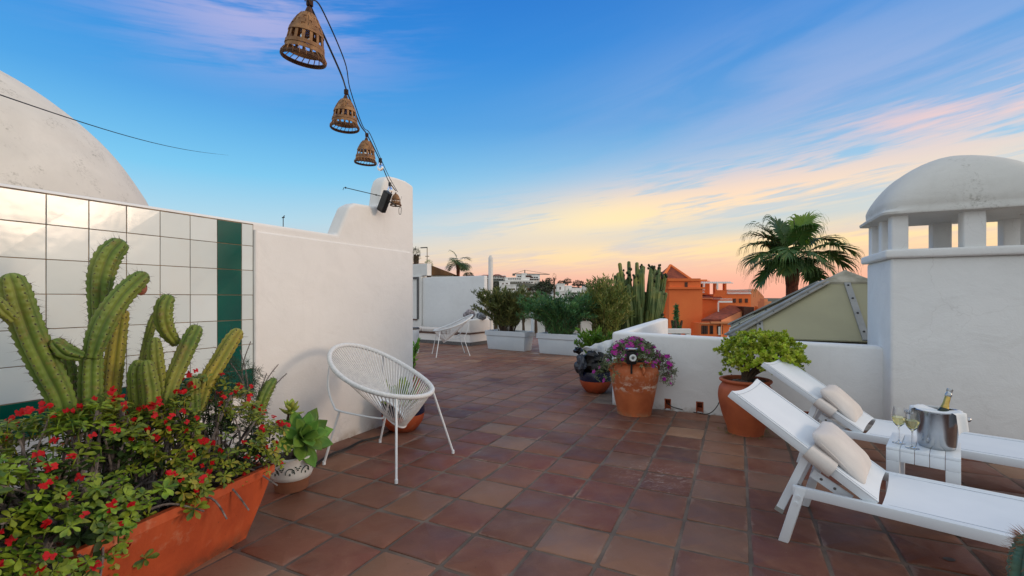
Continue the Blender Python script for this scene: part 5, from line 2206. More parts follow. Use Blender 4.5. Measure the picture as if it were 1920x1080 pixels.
# ---- white patterned pot with agave rosette
ag_c = Vector((-1.615, 3.40, 0))
pot = empty('painted_pot', ag_c, 'small terracotta pot with white painted band and dark green scrolls by the trough', 'flower pot')
prof = [(0.001, 0.004), (0.095, 0.004), (0.10, 0.0), (0.112, 0.004), (0.128, 0.09)]
mb = MB()
mb.lathe(prof, 40)
mb.build('base', simple('bare_terracotta', srgb(150, 96, 66), srgb(120, 76, 54), 7, 0.8, 0.2, 40), pot, smooth=True, sharp=50)
mb = MB()
wp = [(0.1285, 0.09), (0.134, 0.093), (0.146, 0.125), (0.157, 0.20), (0.163, 0.235), (0.168, 0.243), (0.168, 0.256), (0.155, 0.258), (0.148, 0.235), (0.14, 0.20)]
mb.lathe(wp, 48)
mb.build('painted_band', simple('white_glaze', srgb(230, 232, 228), srgb(214, 216, 212), 6, 0.3), pot, smooth=True, sharp=50)
mb = MB()
mb.disc(0.148, 0.232, 32)
mb.build('soil', M['soil'], pot)
gm = simple('dark_green_paint', srgb(30, 54, 40), srgb(22, 40, 32), 9, 0.35)


def pot_pt(a, z):
    r = 0.146 + (z - 0.125) * 0.148 + 0.0012
    return Vector((r * cos(a), r * sin(a), z))


for k in range(9):
    a0 = 2 * pi * k / 9 + 0.2
    mb = MB()
    # scroll arch with curled end, droplet below and leaf strokes above
    arc = [pot_pt(a0 + 0.20 * cos(t), 0.150 + 0.042 * sin(t)) for t in [i * pi / 10 for i in range(11)]]
    mb.tube(arc, 0.0034, 4)
    cur = [pot_pt(a0 + 0.13 + 0.06 * (1 - t / 9) * cos(t), 0.168 + 0.018 * (1 - t / 9) * sin(t)) for t in [i * 0.9 for i in range(8)]]
    mb.tube(cur, 0.0026, 4)
    mb.ball(pot_pt(a0, 0.150), 0.006, 6, 4, (1, 1, 1.6))
    mb.build('scroll', gm, pot)
    for s_ in (-1, 1):
        mb = MB()
        for q in range(3):
            p = pot_pt(a0 + 0.34 + s_ * 0.05 * q, 0.175 + 0.012 * q)
            mb.ball(p, 0.0075, 6, 4, (1, 1, 0.6))
        mb.build('leaf_stroke', gm, pot)
agv = empty('agave_rosette', ag_c + Vector((0.02, 0, 0.235)), 'fleshy green agave rosette spreading over the white painted pot', 'succulent')
cn = (Vector((0.75, -0.62, 0.55))).normalized()     # rosette faces the viewer and right
q0 = cn.to_track_quat('Z', 'Y').to_matrix()
cen = Vector((0.075, -0.03, 0.15))


def fat_leaf(mb, p, d, nrm, L, W, bend, seg=8):
    d = d.normalized()
    side = d.cross(nrm).normalized()
    nn = side.cross(d).normalized()
    vs_, fs = [], []
    for i in range(seg + 1):
        t = i / seg
        w = (0.36 + 0.64 * sin(pi * min(t * 0.86 + 0.06, 1)) ** 1.1) * (1 if t < 0.72 else max(0.02, (1 - ((t - 0.72) / 0.28) ** 1.7))) * W / 2
        c = p + d * L * t + nn * (bend * L * (t - 0.5) ** 2 * 1.5 - bend * L * 0.35)
        th = 0.007 * (1 - t) + 0.0015
        vs_ += [c - side * w + nn * 0.13 * w, c - side * w * .55 - nn * 0.06 * w + nn * th * .5, c - nn * 0.14 * w + nn * th * .3, c + side * w * .55 - nn * 0.06 * w + nn * th * .5, c + side * w + nn * 0.13 * w,
                c - nn * (0.14 * w + th * 2.2)]
    for i in range(seg):
        a, b = i * 6, (i + 1) * 6
        for k in range(4):
            fs.append((a + k, a + k + 1, b + k + 1, b + k))
        fs.append((a + 4, a + 5, b + 5, b + 4))
        fs.append((a + 5, a, b, b + 5))
    mb.add(vs_, fs)


nl = 20
for k in range(nl):
    t = k / nl
    a = k * 2.39996
    el = 0.06 + 1.25 * (t ** 1.5)
    L = 0.235 * (1 - 0.45 * t) * rnd.uniform(0.92, 1.08)
    dl = Vector((cos(a) * cos(el), sin(a) * cos(el), sin(el)))
    up_ = Vector((-cos(a) * sin(el), -sin(a) * sin(el), cos(el)))
    d, u2 = q0 @ dl, q0 @ up_
    mb = MB()
    fat_leaf(mb, cen + d * 0.012, d, u2, L, 0.112 * (1 - 0.25 * t), 0.25 if t < .5 else -.15)
    mb.build('leaf', M['agave'], agv, smooth=True, sharp=0)
mb = MB()
mb.tube([Vector((0, 0, -.01)), Vector((0.01, 0, 0.06)), cen], [0.022, 0.02, 0.02], 8)
mb.build('stalk', M['bark'], agv, smooth=True)
# yellower small rosette above left
ag2 = empty('small_rosette', ag_c + Vector((-0.05, 0.02, 0.235)), 'smaller yellow-green rosette rising behind the agave leaves', 'succulent')
mb = MB()
hd = at(545, 762, 3.40) - ag_c - Vector((-0.05, 0.02, 0.235))
mb.tube([Vector((0, 0, 0)), hd * 0.6 + Vector((-.02, 0, 0)), hd], [0.012, 0.010, 0.009], 7)
mb.build('stalk', M['bark'], ag2, smooth=True)
for k in range(13):
    t = k / 13
    a = k * 2.4 + .4
    el = 0.05 + 1.2 * t
    d = Vector((cos(a) * cos(el), sin(a) * cos(el), sin(el)))
    up_ = Vector((-cos(a) * sin(el), -sin(a) * sin(el), cos(el)))
    mb = MB()
    fat_leaf(mb, hd + Vector((0.0, 0, -.05 + 0.05 * t)), d, up_, 0.092 * (1 - .3 * t), 0.04, 0.2, 5)
    mb.build('leaf', M['agave_y'], ag2, smooth=True, sharp=0)

# ---- navy rimmed bowl pots


def bowl_pot(loc, R_, Hh, label, bandfrac=0.36):
    root = empty('bowl_pot', loc, label, 'flower pot', 'round bowl pots with dark glazed rim')
    prof = [(0.001, 0.003), (R_ * 0.50, 0.003), (R_ * 0.54, 0.0), (R_ * 0.66, Hh * 0.08), (R_ * 0.82, Hh * 0.24), (R_ * 0.94, Hh * 0.42), (R_ * 0.99, Hh * (1 - bandfrac))]
    mb = MB()
    mb.lathe(smooth_path(prof[2:], 4), 48)
    mb.lathe(prof[:3], 48)
    mb.build('bowl', M['trough'], root, smooth=True, sharp=60)
    p2 = [(R_ * 0.992, Hh * (1 - bandfrac)), (R_ * 1.0, Hh * (1 - bandfrac * .9)), (R_ * 1.0, Hh * 0.86), (R_ * 0.965, Hh * 0.95), (R_ * 0.95, Hh), (R_ * 0.88, Hh), (R_ * 0.87, Hh * 0.9), (R_ * 0.88, Hh * 0.8)]
    mb = MB()
    mb.lathe(p2, 48)
    mb.build('glazed_band', M['glaze'], root, smooth=True, sharp=50)
    mb = MB()
    mb.disc(R_ * 0.87, Hh * 0.88, 32)
    mb.build('soil', M['soil'], root)
    return root


bp1 = T(4.0, -3.17)
bp1 = Vector((-1.15, 4.90, 0))
bowl_pot(bp1, 0.225, 0.285, 'terracotta bowl pot with navy glazed rim behind the near string chair')
bp2 = Vector((1.235, 6.86, 0))
bowl_pot(bp2, 0.235, 0.31, 'terracotta bowl pot with black glazed rim covered by black plastic bag', 0.42)
# leafy succulent in the navy bowl
sc_o = bp1 + Vector((0, 0, 0.25))
sc = empty('green_succulent', sc_o, 'yellow-green leafy succulent in the navy rimmed bowl, seen through the chair strings', 'succulent')
for k in range(46):
    a = k * 2.4
    t = k / 46
    el = 0.15 + 1.15 * t
    d = Vector((cos(a) * cos(el), sin(a) * cos(el), sin(el)))
    up_ = Vector((-cos(a) * sin(el), -sin(a) * sin(el), cos(el)))
    mb = MB()
    off = Vector((cos(a * 3) * .06, sin(a * 3) * .06, 0.02 + 0.05 * t))
    fat_leaf(mb, off, d, up_, rnd.uniform(0.17, 0.27), 0.055, 0.15, 5)
    mb.build('leaf', M['agave_y'] if k % 3 else M['agave'], sc, smooth=True, sharp=0)

# ---- jade plant in a big pot
jd = Vector((2.415, 4.80, 0))
jp = empty('large_pot', jd, 'large round-shouldered terracotta pot under the jade plant behind the sun lounger', 'flower pot')
mb = MB()
prof = [(0.001, 0.004), (0.155, 0.004), (0.165, 0.0), (0.18, 0.06), (0.215, 0.16), (0.25, 0.29), (0.262, 0.38), (0.252, 0.455), (0.226, 0.50), (0.224, 0.515), (0.246, 0.53), (0.25, 0.548), (0.238, 0.556), (0.212, 0.55), (0.205, 0.50)]
mb.lathe(smooth_path(prof, 3), 56, (0, 0, 0), 0.012, 2)
mb.build('pot_body', M['terr'], jp, smooth=True, sharp=50)
mb = MB()
mb.disc(0.206, 0.515, 32)
mb.build('soil', M['soil'], jp)
for k in range(16):
    a = rnd.uniform(0, 6.28)
    r = rnd.uniform(0.03, 0.17)
    mb = crumple((r * cos(a), r * sin(a), 0.527), (rnd.uniform(.02, .04),) * 2 + (rnd.uniform(.014, .025),), k * 1.7, 9, 5, 0.4)
    mb.build('stone', simple('grey_stone', srgb(120, 108, 100), srgb(84, 76, 72), 20, 0.9) if k == 0 else bpy.data.materials['grey_stone'], jp)
mb = MB()
for k in range(130):
    a = rnd.uniform(0, 6.28)
    r = rnd.uniform(0.165, 0.26)
    p = Vector((r * cos(a), r * sin(a), 0.004))
    leaf(mb, p, Vector((rnd.uniform(-1, 1), rnd.uniform(-1, 1), 0.25)), Vector((0, 0, 1)), rnd.uniform(.015, .03), 0.012, 0.2, 0.1, 2)
o = mb.build('fallen_leaves', simple('dry_leaf', srgb(130, 120, 60), srgb(96, 84, 46), 30, 0.8))
o.location = jd
tag(o, 'fallen dry leaves scattered round the foot of the jade pot', 'leaves', kind='stuff')
jorg = jd + Vector((0, 0, 0.515))
jade = empty('jade_plant', jorg, 'dense rounded yellow-green jade plant in the large terracotta pot', 'shrub')
jm = []
for k in range(6):
    r_ = random.Random(80 + k)
    mb = MB()
    for j in range(8):
        a = j * pi / 2 + (j // 2) * pi / 4 + r_.uniform(-.2, .2)
        el = 0.2 + 0.28 * (j // 2)
        d = Vector((cos(a) * cos(el), sin(a) * cos(el), sin(el)))
        L = 0.036 * (1 - 0.10 * (j // 2)) * r_.uniform(.85, 1.1)
        leaf(mb, Vector((0, 0, -0.012 + 0.006 * (j // 2))), d, Vector((0, 0, 1)), L, L * 0.66, -0.15, 0.25, 3, 'round')
    jm.append(mb.mesh('leaf_cluster', M['jade'], smooth=True, sharp=0))
jmats = []
jc = at(1426, 668, 4.80)
for k in range(1500):
    d = rdir(rnd, 0.25)
    if d.z < -0.45:
        continue
    rad_ = Vector((0.375, 0.36, 0.255))
    bulge = 1 + 0.26 * noise.noise(d * 3.1) + 0.2 * noise.noise(d * 6)
    s_ = 1 - abs(rnd.gauss(0, 0.12))
    p = jc + Vector((d.x * rad_.x, d.y * rad_.y, d.z * rad_.z)) * bulge * s_
    nd = (d + Vector((0, 0, 0.4)) + rdir(rnd) * 0.4).normalized()
    jmats.append(align(nd, rnd.uniform(0, 6), rnd.uniform(0.75, 1.15), p))
for k in range(26):        # low sprays on the left and over the rim
    p = jc + Vector((rnd.uniform(-.40, .42), rnd.uniform(-.2, .2), rnd.uniform(-.20, -.08)))
    jmats.append(align((rdir(rnd, .6)), 0, 0.9, p))
place_many('leaf_cluster', 'inner_leaves', jm, jmats, jade, jorg, M['jade'], 300, rnd)
for k in range(14):
    a = 2 * pi * k / 14
    e = jc - jorg + Vector((cos(a) * 0.24, sin(a) * 0.22, rnd.uniform(-.06, .1)))
    mb = MB()
    mb.tube(smooth_path([(0.015 * cos(a), 0.015 * sin(a), -0.01, ), tuple(e * 0.35 + Vector((0, 0, .03))), tuple(e)], 4), [0.02 - 0.0018 * i for i in range(9)], 7)
    mb.build('branch', M['bark'], jade, smooth=True)

# ---- big urn with purple flowers
ud = Vector((1.475, 5.60, 0))
urn = empty('terracotta_urn', ud, 'big pale-streaked terracotta urn holding trailing purple flowers beside the parapet corner', 'urn')
mb = MB()
prof = [(0.001, 0.006), (0.185, 0.006), (0.196, 0.0), (0.20, 0.012), (0.205, 0.05), (0.232, 0.18), (0.262, 0.34), (0.282, 0.45), (0.285, 0.50), (0.270, 0.545), (0.235, 0.585), (0.222, 0.60), (0.236, 0.618), (0.240, 0.632), (0.226, 0.642), (0.205, 0.636), (0.198, 0.60)]
mb.lathe(smooth_path(prof, 4), 64, (0, 0, 0), 0.014, 5)
mb.build('urn_body', M['urn'], urn, smooth=True, sharp=50)
mb = MB()
mb.disc(0.2, 0.61, 32)
mb.build('soil', M['soil'], urn)
for a in (radians(-84), radians(96), radians(5), radians(185)):
    d = Vector((cos(a), sin(a), 0))
    mb = MB()
    pth = smooth_path([tuple(d * 0.232 + Vector((0, 0, 0.590))) + (0.016,), tuple(d * 0.268 + Vector((0, 0, 0.592))) + (0.019,), tuple(d * 0.305 + Vector((0, 0, 0.562))) + (0.016,), tuple(d * 0.302 + Vector((0, 0, .53))) + (0.013,), tuple(d * 0.279 + Vector((0, 0, 0.505))) + (0.010,)], 4)
    mb.tube([p[:3] for p in pth], [p[3] for p in pth], 8)
    mb.build('lug_handle', M['urn'], urn, smooth=True)
fo = ud + Vector((0, 0, 0.61))
pet = empty('purple_flower_bush', fo, 'grey-green trailing plant with purple flowers overflowing the terracotta urn', 'plant')
pm = []
for k in range(6):
    r_ = random.Random(20 + k)
    mb = MB()
    mb.tube([(0, 0, -0.05), (0, 0, 0.03)], 0.0022, 4)
    for j in range(9):
        a = j * 2.4
        el = r_.uniform(0.0, 0.9)
        d = Vector((cos(a) * cos(el), sin(a) * cos(el), sin(el)))
        leaf(mb, Vector((0, 0, -0.045 + 0.009 * j)), d, Vector((0, 0, 1)), r_.uniform(.018, .032), 0.011, 0.2, 0.2, 2)
    pm.append(mb.mesh('leafy_sprig', M['petunia'], smooth=True, sharp=0))
pmats, pfl = [], []
for k in range(1250):
    a = rnd.uniform(0, 2 * pi)
    t = abs(rnd.gauss(0, 0.62))
    if t > 1.25:
        continue
    sc_ = 0.39 + 0.03 * sin(3 * a)
    x, y = cos(a) * t * sc_, sin(a) * t * sc_ * 0.8
    rr = sqrt(x * x + y * y)
    z = 0.21 * (1 - min(1, (t / 1.0)) ** 2) + 0.055 - (0.18 * max(0, t - 0.72) / 0.5) + rnd.uniform(-.09, .015)
    if rr < 0.31 and z < 0.02:
        continue
    if y < -0.05 and z < -0.01 and abs(x) < 0.24:
        continue
    z -= 0.06 * max(0, x / 0.39) ** 2
    p = fo + Vector((x, y, z))
    if p.y > T(6.0, 0).y + (p.x) * -0.4 + 0.05 and False:
        continue
    nd = (Vector((x, y, 0.22)).normalized() + rdir(rnd) * 0.6).normalized()
    pmats.append(align(nd, rnd.uniform(0, 6), rnd.uniform(.8, 1.25), p))
    if rnd.random() < 0.28:
        pfl.append((p + nd * 0.025, nd))
# three trailing ends on the right
for k in range(60):
    s_ = k / 60
    p = fo + Vector((0.28 + 0.17 * s_ + rnd.uniform(-.035, .035), -0.12 + rnd.uniform(-.05, .05), 0.07 - 0.20 * s_ + 0.10 * sin(s_ * pi) * (k % 2)))
    pmats.append(align(rdir(rnd), 0, 0.9, p))
    if k % 9 == 0:
        pfl.append((p + Vector((0, -.02, 0.01)), Vector((0.2, -.8, .3)).normalized()))
place_many('leafy_sprig', 'inner_leaves', pm, pmats, pet, fo, M['petunia'], 300, rnd)
mb = MB()
for j in range(5):
    a = 2 * pi * j / 5
    d = Vector((cos(a), sin(a), 0.55))
    leaf(mb, Vector((0, 0, 0)), d, Vector((0, 0, 1)), 0.027, 0.026, 0.3, 0.1, 2, 'round')
pfm = mb.mesh('flower', M['purple'], smooth=True, sharp=0)
rnd.shuffle(pfl)
for p, nd in pfl[:230]:
    inst('flower', pfm, pet, Matrix.Translation(-fo) @ align((nd + Vector((0, -.5, .2))).normalized(), rnd.uniform(0, 6), rnd.uniform(.7, 1.2), p))
# solar lantern in the urn
so = at(1184, 668, 5.33)
sol = empty('solar_lantern', so, 'small black solar lantern with white ring and silver top stuck among the purple flowers', 'lantern')
mb = MB()
mb.lathe([(0.001, -0.09), (0.052, -0.09), (0.058, -0.08), (0.058, 0.055), (0.048, 0.06), (0.001, 0.06)], 24)
mb.build('body', M['dark'], sol, smooth=True, sharp=40)
mb = MB()
mb.lathe([(0.001, 0.075), (0.066, 0.078), (0.070, 0.088), (0.064, 0.098), (0.001, 0.104)], 28)
mb.build('silver_top', M['steel'], sol, smooth=True, sharp=40)
mb = MB()
mb.tube([(0.031 * cos(a), -0.064, -0.012 + 0.031 * sin(a)) for a in [2 * pi * k / 22 for k in range(22)]], 0.0105, 8, close=True)
for k in range(8):
    a = 2 * pi * k / 8
    mb.tube([(0.012 * cos(a), -0.066, -0.012 + 0.012 * sin(a)), (0.028 * cos(a), -0.068, -0.012 + 0.028 * sin(a))], 0.004, 5)
mb.build('white_ring', M['wrap'], sol, smooth=True)
mb = MB()
mb.tube([(0, 0, 0.06), (0, 0, 0.08)], 0.02, 10)
mb.tube([(0, 0, -.09), (0, 0, -0.2)], 0.012, 8)
mb.build('stake', M['dark'], sol)

# ---- bags beside the urn
M['blackbag'] = simple('black_plastic_bag', srgb(16, 16, 18), srgb(10, 10, 12), 7, 0.36, 0.35, 18, spec=0.35)
M['greybag'] = simple('grey_plastic_bag', srgb(66, 70, 80), srgb(40, 44, 52), 9, 0.35, 0.5, 24)
o = crumple((0, 0, 0), (0.20, 0.19, 0.16), 3.3, 36, 20, 0.42).build('black_bin_bag', M['blackbag'], smooth=True, sharp=30)
o.location = bp2 + Vector((-0.02, 0, 0.44))
tag(o, 'shiny black plastic bag bunched over the bowl pot left of the urn', 'bag')
o = crumple((0, 0, 0), (0.075, 0.09, 0.12), 8.1, 26, 16, 0.5).build('grey_bag_corner', M['greybag'], smooth=True, sharp=30)
o.location = at(1089, 683, 6.75)
tag(o, 'dull grey plastic bag hanging out left of the black bag', 'bag')
o = crumple((0, 0, 0), (0.055, 0.06, 0.05), 2.1, 22, 12, 0.6).build('black_bag_knot', M['blackbag'], smooth=True, sharp=30)
o.location = at(1084, 657, 6.8)
tag(o, 'small knotted black bag end sticking up above the grey bag', 'bag')
# white sack behind: folded sheet
vs_, fs = [], []
nx, ny = 22, 14
cs = [(1093, 652), (1150, 635), (1152, 690), (1124, 672)]
for i in range(nx + 1):
    for j in range(ny + 1):
        s_, t_ = i / nx, j / ny
        x = (cs[0][0] * (1 - s_) + cs[1][0] * s_) * (1 - t_) + (cs[3][0] * (1 - s_) + cs[2][0] * s_) * t_
        y = (cs[0][1] * (1 - s_) + cs[1][1] * s_) * (1 - t_) + (cs[3][1] * (1 - s_) + cs[2][1] * s_) * t_
        d = 6.95 - 0.22 * sin(pi * s_) * 0.5 - 0.12 * t_ + 0.05 * noise.noise(Vector((s_ * 3, t_ * 3, 1))) + 0.035 * sin(s_ * 11 + t_ * 5) + 0.03 * abs(noise.noise(Vector((s_ * 9, t_ * 5, 4))))
        vs_.append(at(x, y + 2.5 * noise.noise(Vector((s_ * 6, t_ * 6, 9))), d))
nn = len(vs_)
back = [v + Vector((0.02, 0.16, -0.03)) for v in vs_]
for i in range(nx):
    for j in range(ny):
        a = i * (ny + 1) + j
        fs.append((a, a + 1, a + ny + 2, a + ny + 1))
        fs.append((nn + a, nn + a + ny + 1, nn + a + ny + 2, nn + a + 1))
edge = [i * (ny + 1) for i in range(nx + 1)] + [nx * (ny + 1) + j for j in range(1, ny + 1)] + [i * (ny + 1) + ny for i in range(nx - 1, -1, -1)] + [j for j in range(ny - 1, 0, -1)]
for i in range(len(edge)):
    a, b = edge[i], edge[(i + 1) % len(edge)]
    fs.append((a, b, nn + b, nn + a))
mb = MB()
wo = at(1125, 660, 6.95)
mb.add([v - wo for v in vs_] + [v - wo for v in back], fs)
o = mb.build('white_sack', simple('white_plastic_sack', srgb(226, 228, 228), srgb(208, 212, 214), 5, 0.6, 0.2, 30), smooth=True, sharp=0)
o.location = wo
tag(o, 'crumpled white plastic sack between the bags and the parapet corner', 'sack')

# ---- white planter boxes with shrubs


def planter_box(label, left, length, rot, depth_=0.45, hgt=0.505):
    root = empty('planter_box', left, label, 'planter', 'white planter boxes', rz=rot)
    mb = MB()
    i_ = 0.05
    mb.hexa([(i_, i_, 0), (length - i_, i_, 0), (length - i_, depth_ - i_, 0), (i_, depth_ - i_, 0), (0.012, 0.012, hgt - 0.13), (length - .012, 0.012, hgt - 0.13), (length - .012, depth_ - .012, hgt - 0.13), (0.012, depth_ - .012, hgt - 0.13)])
    mb.build('box_body', M['farwhite2'], root, bevel=0.012, smooth=True)
    mb = MB()
    mb.box(-0.012, length + 0.012, -0.012, 0.03, hgt - 0.128, hgt)
    mb.box(-0.012, length + 0.012, depth_ - 0.03, depth_ + 0.012, hgt - 0.128, hgt)
    mb.box(-0.012, 0.03, 0.0301, depth_ - 0.0301, hgt - 0.128, hgt)
    mb.box(length - 0.03, length + 0.012, 0.0301, depth_ - 0.0301, hgt - 0.128, hgt)
    mb.build('rim', M['farwhite2'], root, bevel=0.006)
    mb = MB()
    mb.add([(0.03, 0.03, hgt - 0.05), (length - .03, 0.03, hgt - .05), (length - .03, depth_ - .03, hgt - .05), (0.03, depth_ - .03, hgt - .05)], [(0, 1, 2, 3)])
    mb.build('soil', M['soil'], root)
    return root


M['farwhite2'] = simple('white_planter_plastic', srgb(214, 222, 228), srgb(202, 212, 220), 2, 0.5)


def shrub(name, label, cat, base, hgt, rx, ry, nb, per, mat, leafL, seed, spread=0.75, leafW=0.2, upb=0.55, low=0.15):
    r_ = random.Random(seed)
    root = empty(name, base, label, cat)
    lf = MB()
    for k in range(nb):
        a = r_.uniform(0, 2 * pi)
        q = r_.random() ** 0.4
        end = Vector((cos(a) * rx * q, sin(a) * ry * q, hgt * (1 - 0.5 * q * q * r_.random()) * r_.uniform(0.72, 1.03)))
        st = Vector((cos(a) * rx * 0.22 * q, sin(a) * ry * .3 * q, 0))
        mid = lerp(st, end, 0.5) + Vector((0, 0, hgt * 0.10)) - Vector((cos(a) * rx, sin(a) * ry, 0)) * 0.10
        path = [Vector(p) for p in smooth_path([tuple(st), tuple(mid), tuple(end)], 5)]
        mb = MB()
        mb.tube(path, [0.009 * (1 - 0.7 * i / (len(path) - 1)) for i in range(len(path))], 4)
        mb.build('branch', M['bark'], root)
        for j in range(per):
            t = r_.uniform(low, 1.0) ** 0.8 * (len(path) - 1.001)
            i = int(t)
            p = lerp(path[i], path[i + 1], t - i)
            p += rdir(r_) * 0.03 * hgt * (0.5 + r_.random())
            d = (rdir(r_) * spread + Vector((0, 0, upb)) + (path[i + 1] - path[i]).normalized() * 0.4).normalized()
            leaf(lf, p, d, rdir(r_), leafL * r_.uniform(0.6, 1.15), leafL * leafW * r_.uniform(.8, 1.2), r_.uniform(-.1, .3), 0.1, 2, 'lance')
    o = lf.build('leaves', mat, root, smooth=True, sharp=0)
    o['kind'] = 'stuff'
    return root


RR = radians(-35)
pl1 = planter_box('white rectangular planter box holding the tall oleander, left of the pair', Vector((-0.72, 12.55, 0)), 1.27, RR)
pl2 = planter_box('white rectangular planter box holding the dense green shrub, right of the pair', Vector((0.62, 11.55, 0)), 1.36, RR)


def on_pl(p, u, v, z=0.455):
    return p.matrix_world @ Vector((u, v, z))


bpy.context.view_layer.update()
shrub('oleander_bush', 'open tall oleander with narrow olive leaves in the left white planter box', 'shrub', on_pl(pl1, 0.55, 0.22), 1.22, 0.95, 0.55, 110, 85, M['oleander'], 0.13, 1, low=0.12)
shrub('green_bush', 'dense dark green narrow-leaved shrub in the right white planter box', 'shrub', on_pl(pl2, 0.55, 0.25), 1.06, 1.08, 0.55, 120, 95, M['oleander_dk'], 0.11, 2, low=0.0)
shrub('olive_bush', 'tall olive-green shrub between the dense green shrub and the candelabra plant', 'shrub', Vector((2.36, 11.6, 0.0)), 1.90, 0.66, 0.6, 110, 90, M['oleander_y'], 0.125, 3, low=0.1)
# small bright plants by the parapet corner
shrub('bright_leafy_plant', 'low bright green leafy plant behind the white sack', 'plant', Vector((1.52, 8.6, 0.2)), 0.62, 0.36, 0.3, 26, 34, M['bright'], 0.10, 4, low=0.1, leafW=0.36)
mb = MB()
for k in range(3):
    mb.ball((rnd.uniform(-.06, .06), rnd.uniform(-.05, .05), rnd.uniform(-.03, .03)), 0.03, 8, 6)
o = mb.build('orange_blossom', simple('orange_petal', srgb(226, 92, 40), srgb(200, 70, 30), 20, 0.7))
o.location = at(1116, 627, 8.9)
tag(o, 'little orange blossom among the bright leaves left of the parapet corner', 'flower')
mb = MB()
mb.lathe([(0.001, 0), (0.16, 0.0), (0.20, 0.18), (0.215, 0.26), (0.19, 0.26), (0.18, 0.22), (0.001, 0.215)], 28)
o = mb.build('hidden_pot', M['terr'], smooth=True, sharp=50)
o.location = (1.52, 8.6, 0)
o.name = 'round_pot'
tag(o, 'plain terracotta pot half hidden under the bright leafy plant', 'flower pot')
# plant peeping round the wall end
p = T(5.0, -3.92)
shrub('trailing_plant', 'narrow strip of green leaves peeping round the far end of the white wall', 'plant', Vector((p.x - .02, p.y, 0.28)), 0.66, 0.14, 0.14, 16, 26, M['bright'], 0.07, 6, low=0.0, leafW=0.35)
mb = MB()
mb.lathe([(0.001, 0), (0.11, 0.0), (0.14, 0.25), (0.15, 0.31), (0.13, 0.31), (0.001, 0.28)], 28)
o = mb.build('corner_pot', M['terr'], smooth=True, sharp=50)
o.location = (p.x - .03, p.y, 0)
tag(o, 'terracotta pot standing just behind the far end of the white wall', 'flower pot')
mb = MB()
mb.lathe([(0.001, 0), (0.17, 0.0), (0.18, 0.02), (0.18, 0.60), (0.001, 0.60)], 32)
mb.build('tmp', M['farwhite2'], None, smooth=True, sharp=50)
o = bpy.data.objects['tmp']
o.name = 'white_bin'
mb = MB()
mb.lathe([(0.19, 0.60), (0.195, 0.62), (0.18, 0.645), (0.001, 0.65)], 32)
l_ = mb.build('lid', M['greysteel'], o, smooth=True)
q = ground_at(774, 664)
o.location = at(772, 557, 11.6) * 1.0
o.location.z = 0.0
tag(o, 'round white bin with a grey lid showing beside the big wall edge', 'bin')

# ---- cactus at the near right edge
cr = Vector((1.575, 1.42, 0))
cpot = empty('cactus_pot', cr, 'terracotta pot at the lower right edge holding a blue-green cactus', 'flower pot')
mb = MB()
mb.lathe([(0.001, 0.0), (0.10, 0.0), (0.145, 0.24), (0.16, 0.245), (0.163, 0.29), (0.145, 0.292), (0.138, 0.25), (0.001, 0.245)], 36)
mb.build('pot_body', M['terr'], cpot, smooth=True, sharp=40)
cc = empty('blue_cactus', cr + Vector((0, 0, 0.25)), 'spiny blue-green ribbed cactus cut off by the lower right edge', 'cactus')
M['bluecactus'] = cactus_mat('blue_cactus_skin', srgb(60, 112, 108), srgb(48, 92, 92), srgb(30, 56, 56), srgb(110, 120, 90))
for (dx, dy, h, r, mk) in ((0.045, 0.02, 0.375, 0.055, 'bluecactus'), (-0.055, -0.02, 0.20, 0.045, 'euph')):
    path = [(dx, dy, 0, r * .85), (dx, dy, h * .5, r), (dx, dy, h * 0.85, r * .95), (dx, dy, h, r * 0.7)]
    m1, vals, sp, ar = cactus_stem(path, 9, 0.25, True, rnd, True, 6, 0.035, 0.012)
    me = m1.mesh('cactus_body', M[mk], smooth=True, sharp=0)
    add_rib_colors(me, vals)
    o = inst('cactus_body', me, cc)
    sp.build('spines', M['brownspine'] if 'brownspine' in M else M.setdefault('brownspine', simple('brown_spine', srgb(150, 96, 60), srgb(100, 66, 46), 40, 0.8)), o)
    mb = MB()
    for k in range(260):          # woolly brown crown
        d = rdir(rnd, 0.7)
        b = Vector((dx, dy, h + r * 0.3)) + Vector((d.x * r * .7, d.y * r * .7, d.z * r * .55))
        w = d.orthogonal().normalized() * 0.0009
        mb.add([b - w, b + w, b + d * rnd.uniform(.015, .032)], [(0, 1, 2)])
    mb.build('crown_spines', M['brownspine'], o)
mb = MB()
mb.add([tuple(ground_at(1780, 1049) + Vector((0.03 * (1 + .35 * noise.noise(Vector((cos(a), sin(a), 3)) * 2)) * cos(a), 0.022 * sin(a), 0.002))) for a in [2 * pi * k / 16 for k in range(16)]], [tuple(range(16))])
o = mb.build('damp_stain', simple('damp_stain', srgb(38, 26, 24), srgb(48, 32, 28), 20, 0.35), floor)

# ================================================================== BEYOND THE TERRACE
# candelabra euphorbia
eo = Vector((3.42, 12.6, -2.2))
eu = empty('candelabra_euphorbia', eo, 'big green candelabra cactus with dozens of upright ribbed arms beyond the planters', 'cactus')
rnd = random.Random(77)
proto = []
for k in range(6):
    r_ = random.Random(k)
    L = 1.0
    pth = [(0, 0, 0, 0.040), (r_.uniform(-.02, .02), 0, 0.35, 0.050), (r_.uniform(-.02, .02), r_.uniform(-.02, .02), 0.75, 0.052), (0, 0, 1.0, 0.044)]
    m1, vals, _, _ = cactus_stem(pth, 5, 0.42, None, r_, True, 4)
    me = m1.mesh('arm', M['euph'], smooth=True, sharp=0)
    add_rib_colors(me, vals)
    proto.append(me)
targets = []
for k in range(100):
    x = rnd.uniform(1153, 1250)
    t = (x - 1200) / 52
    ytop = 492 + 26 * abs(t) ** 1.6 + rnd.uniform(0, 44)
    if k % 3 == 0:
        ytop += 50
    targets.append((x, ytop))
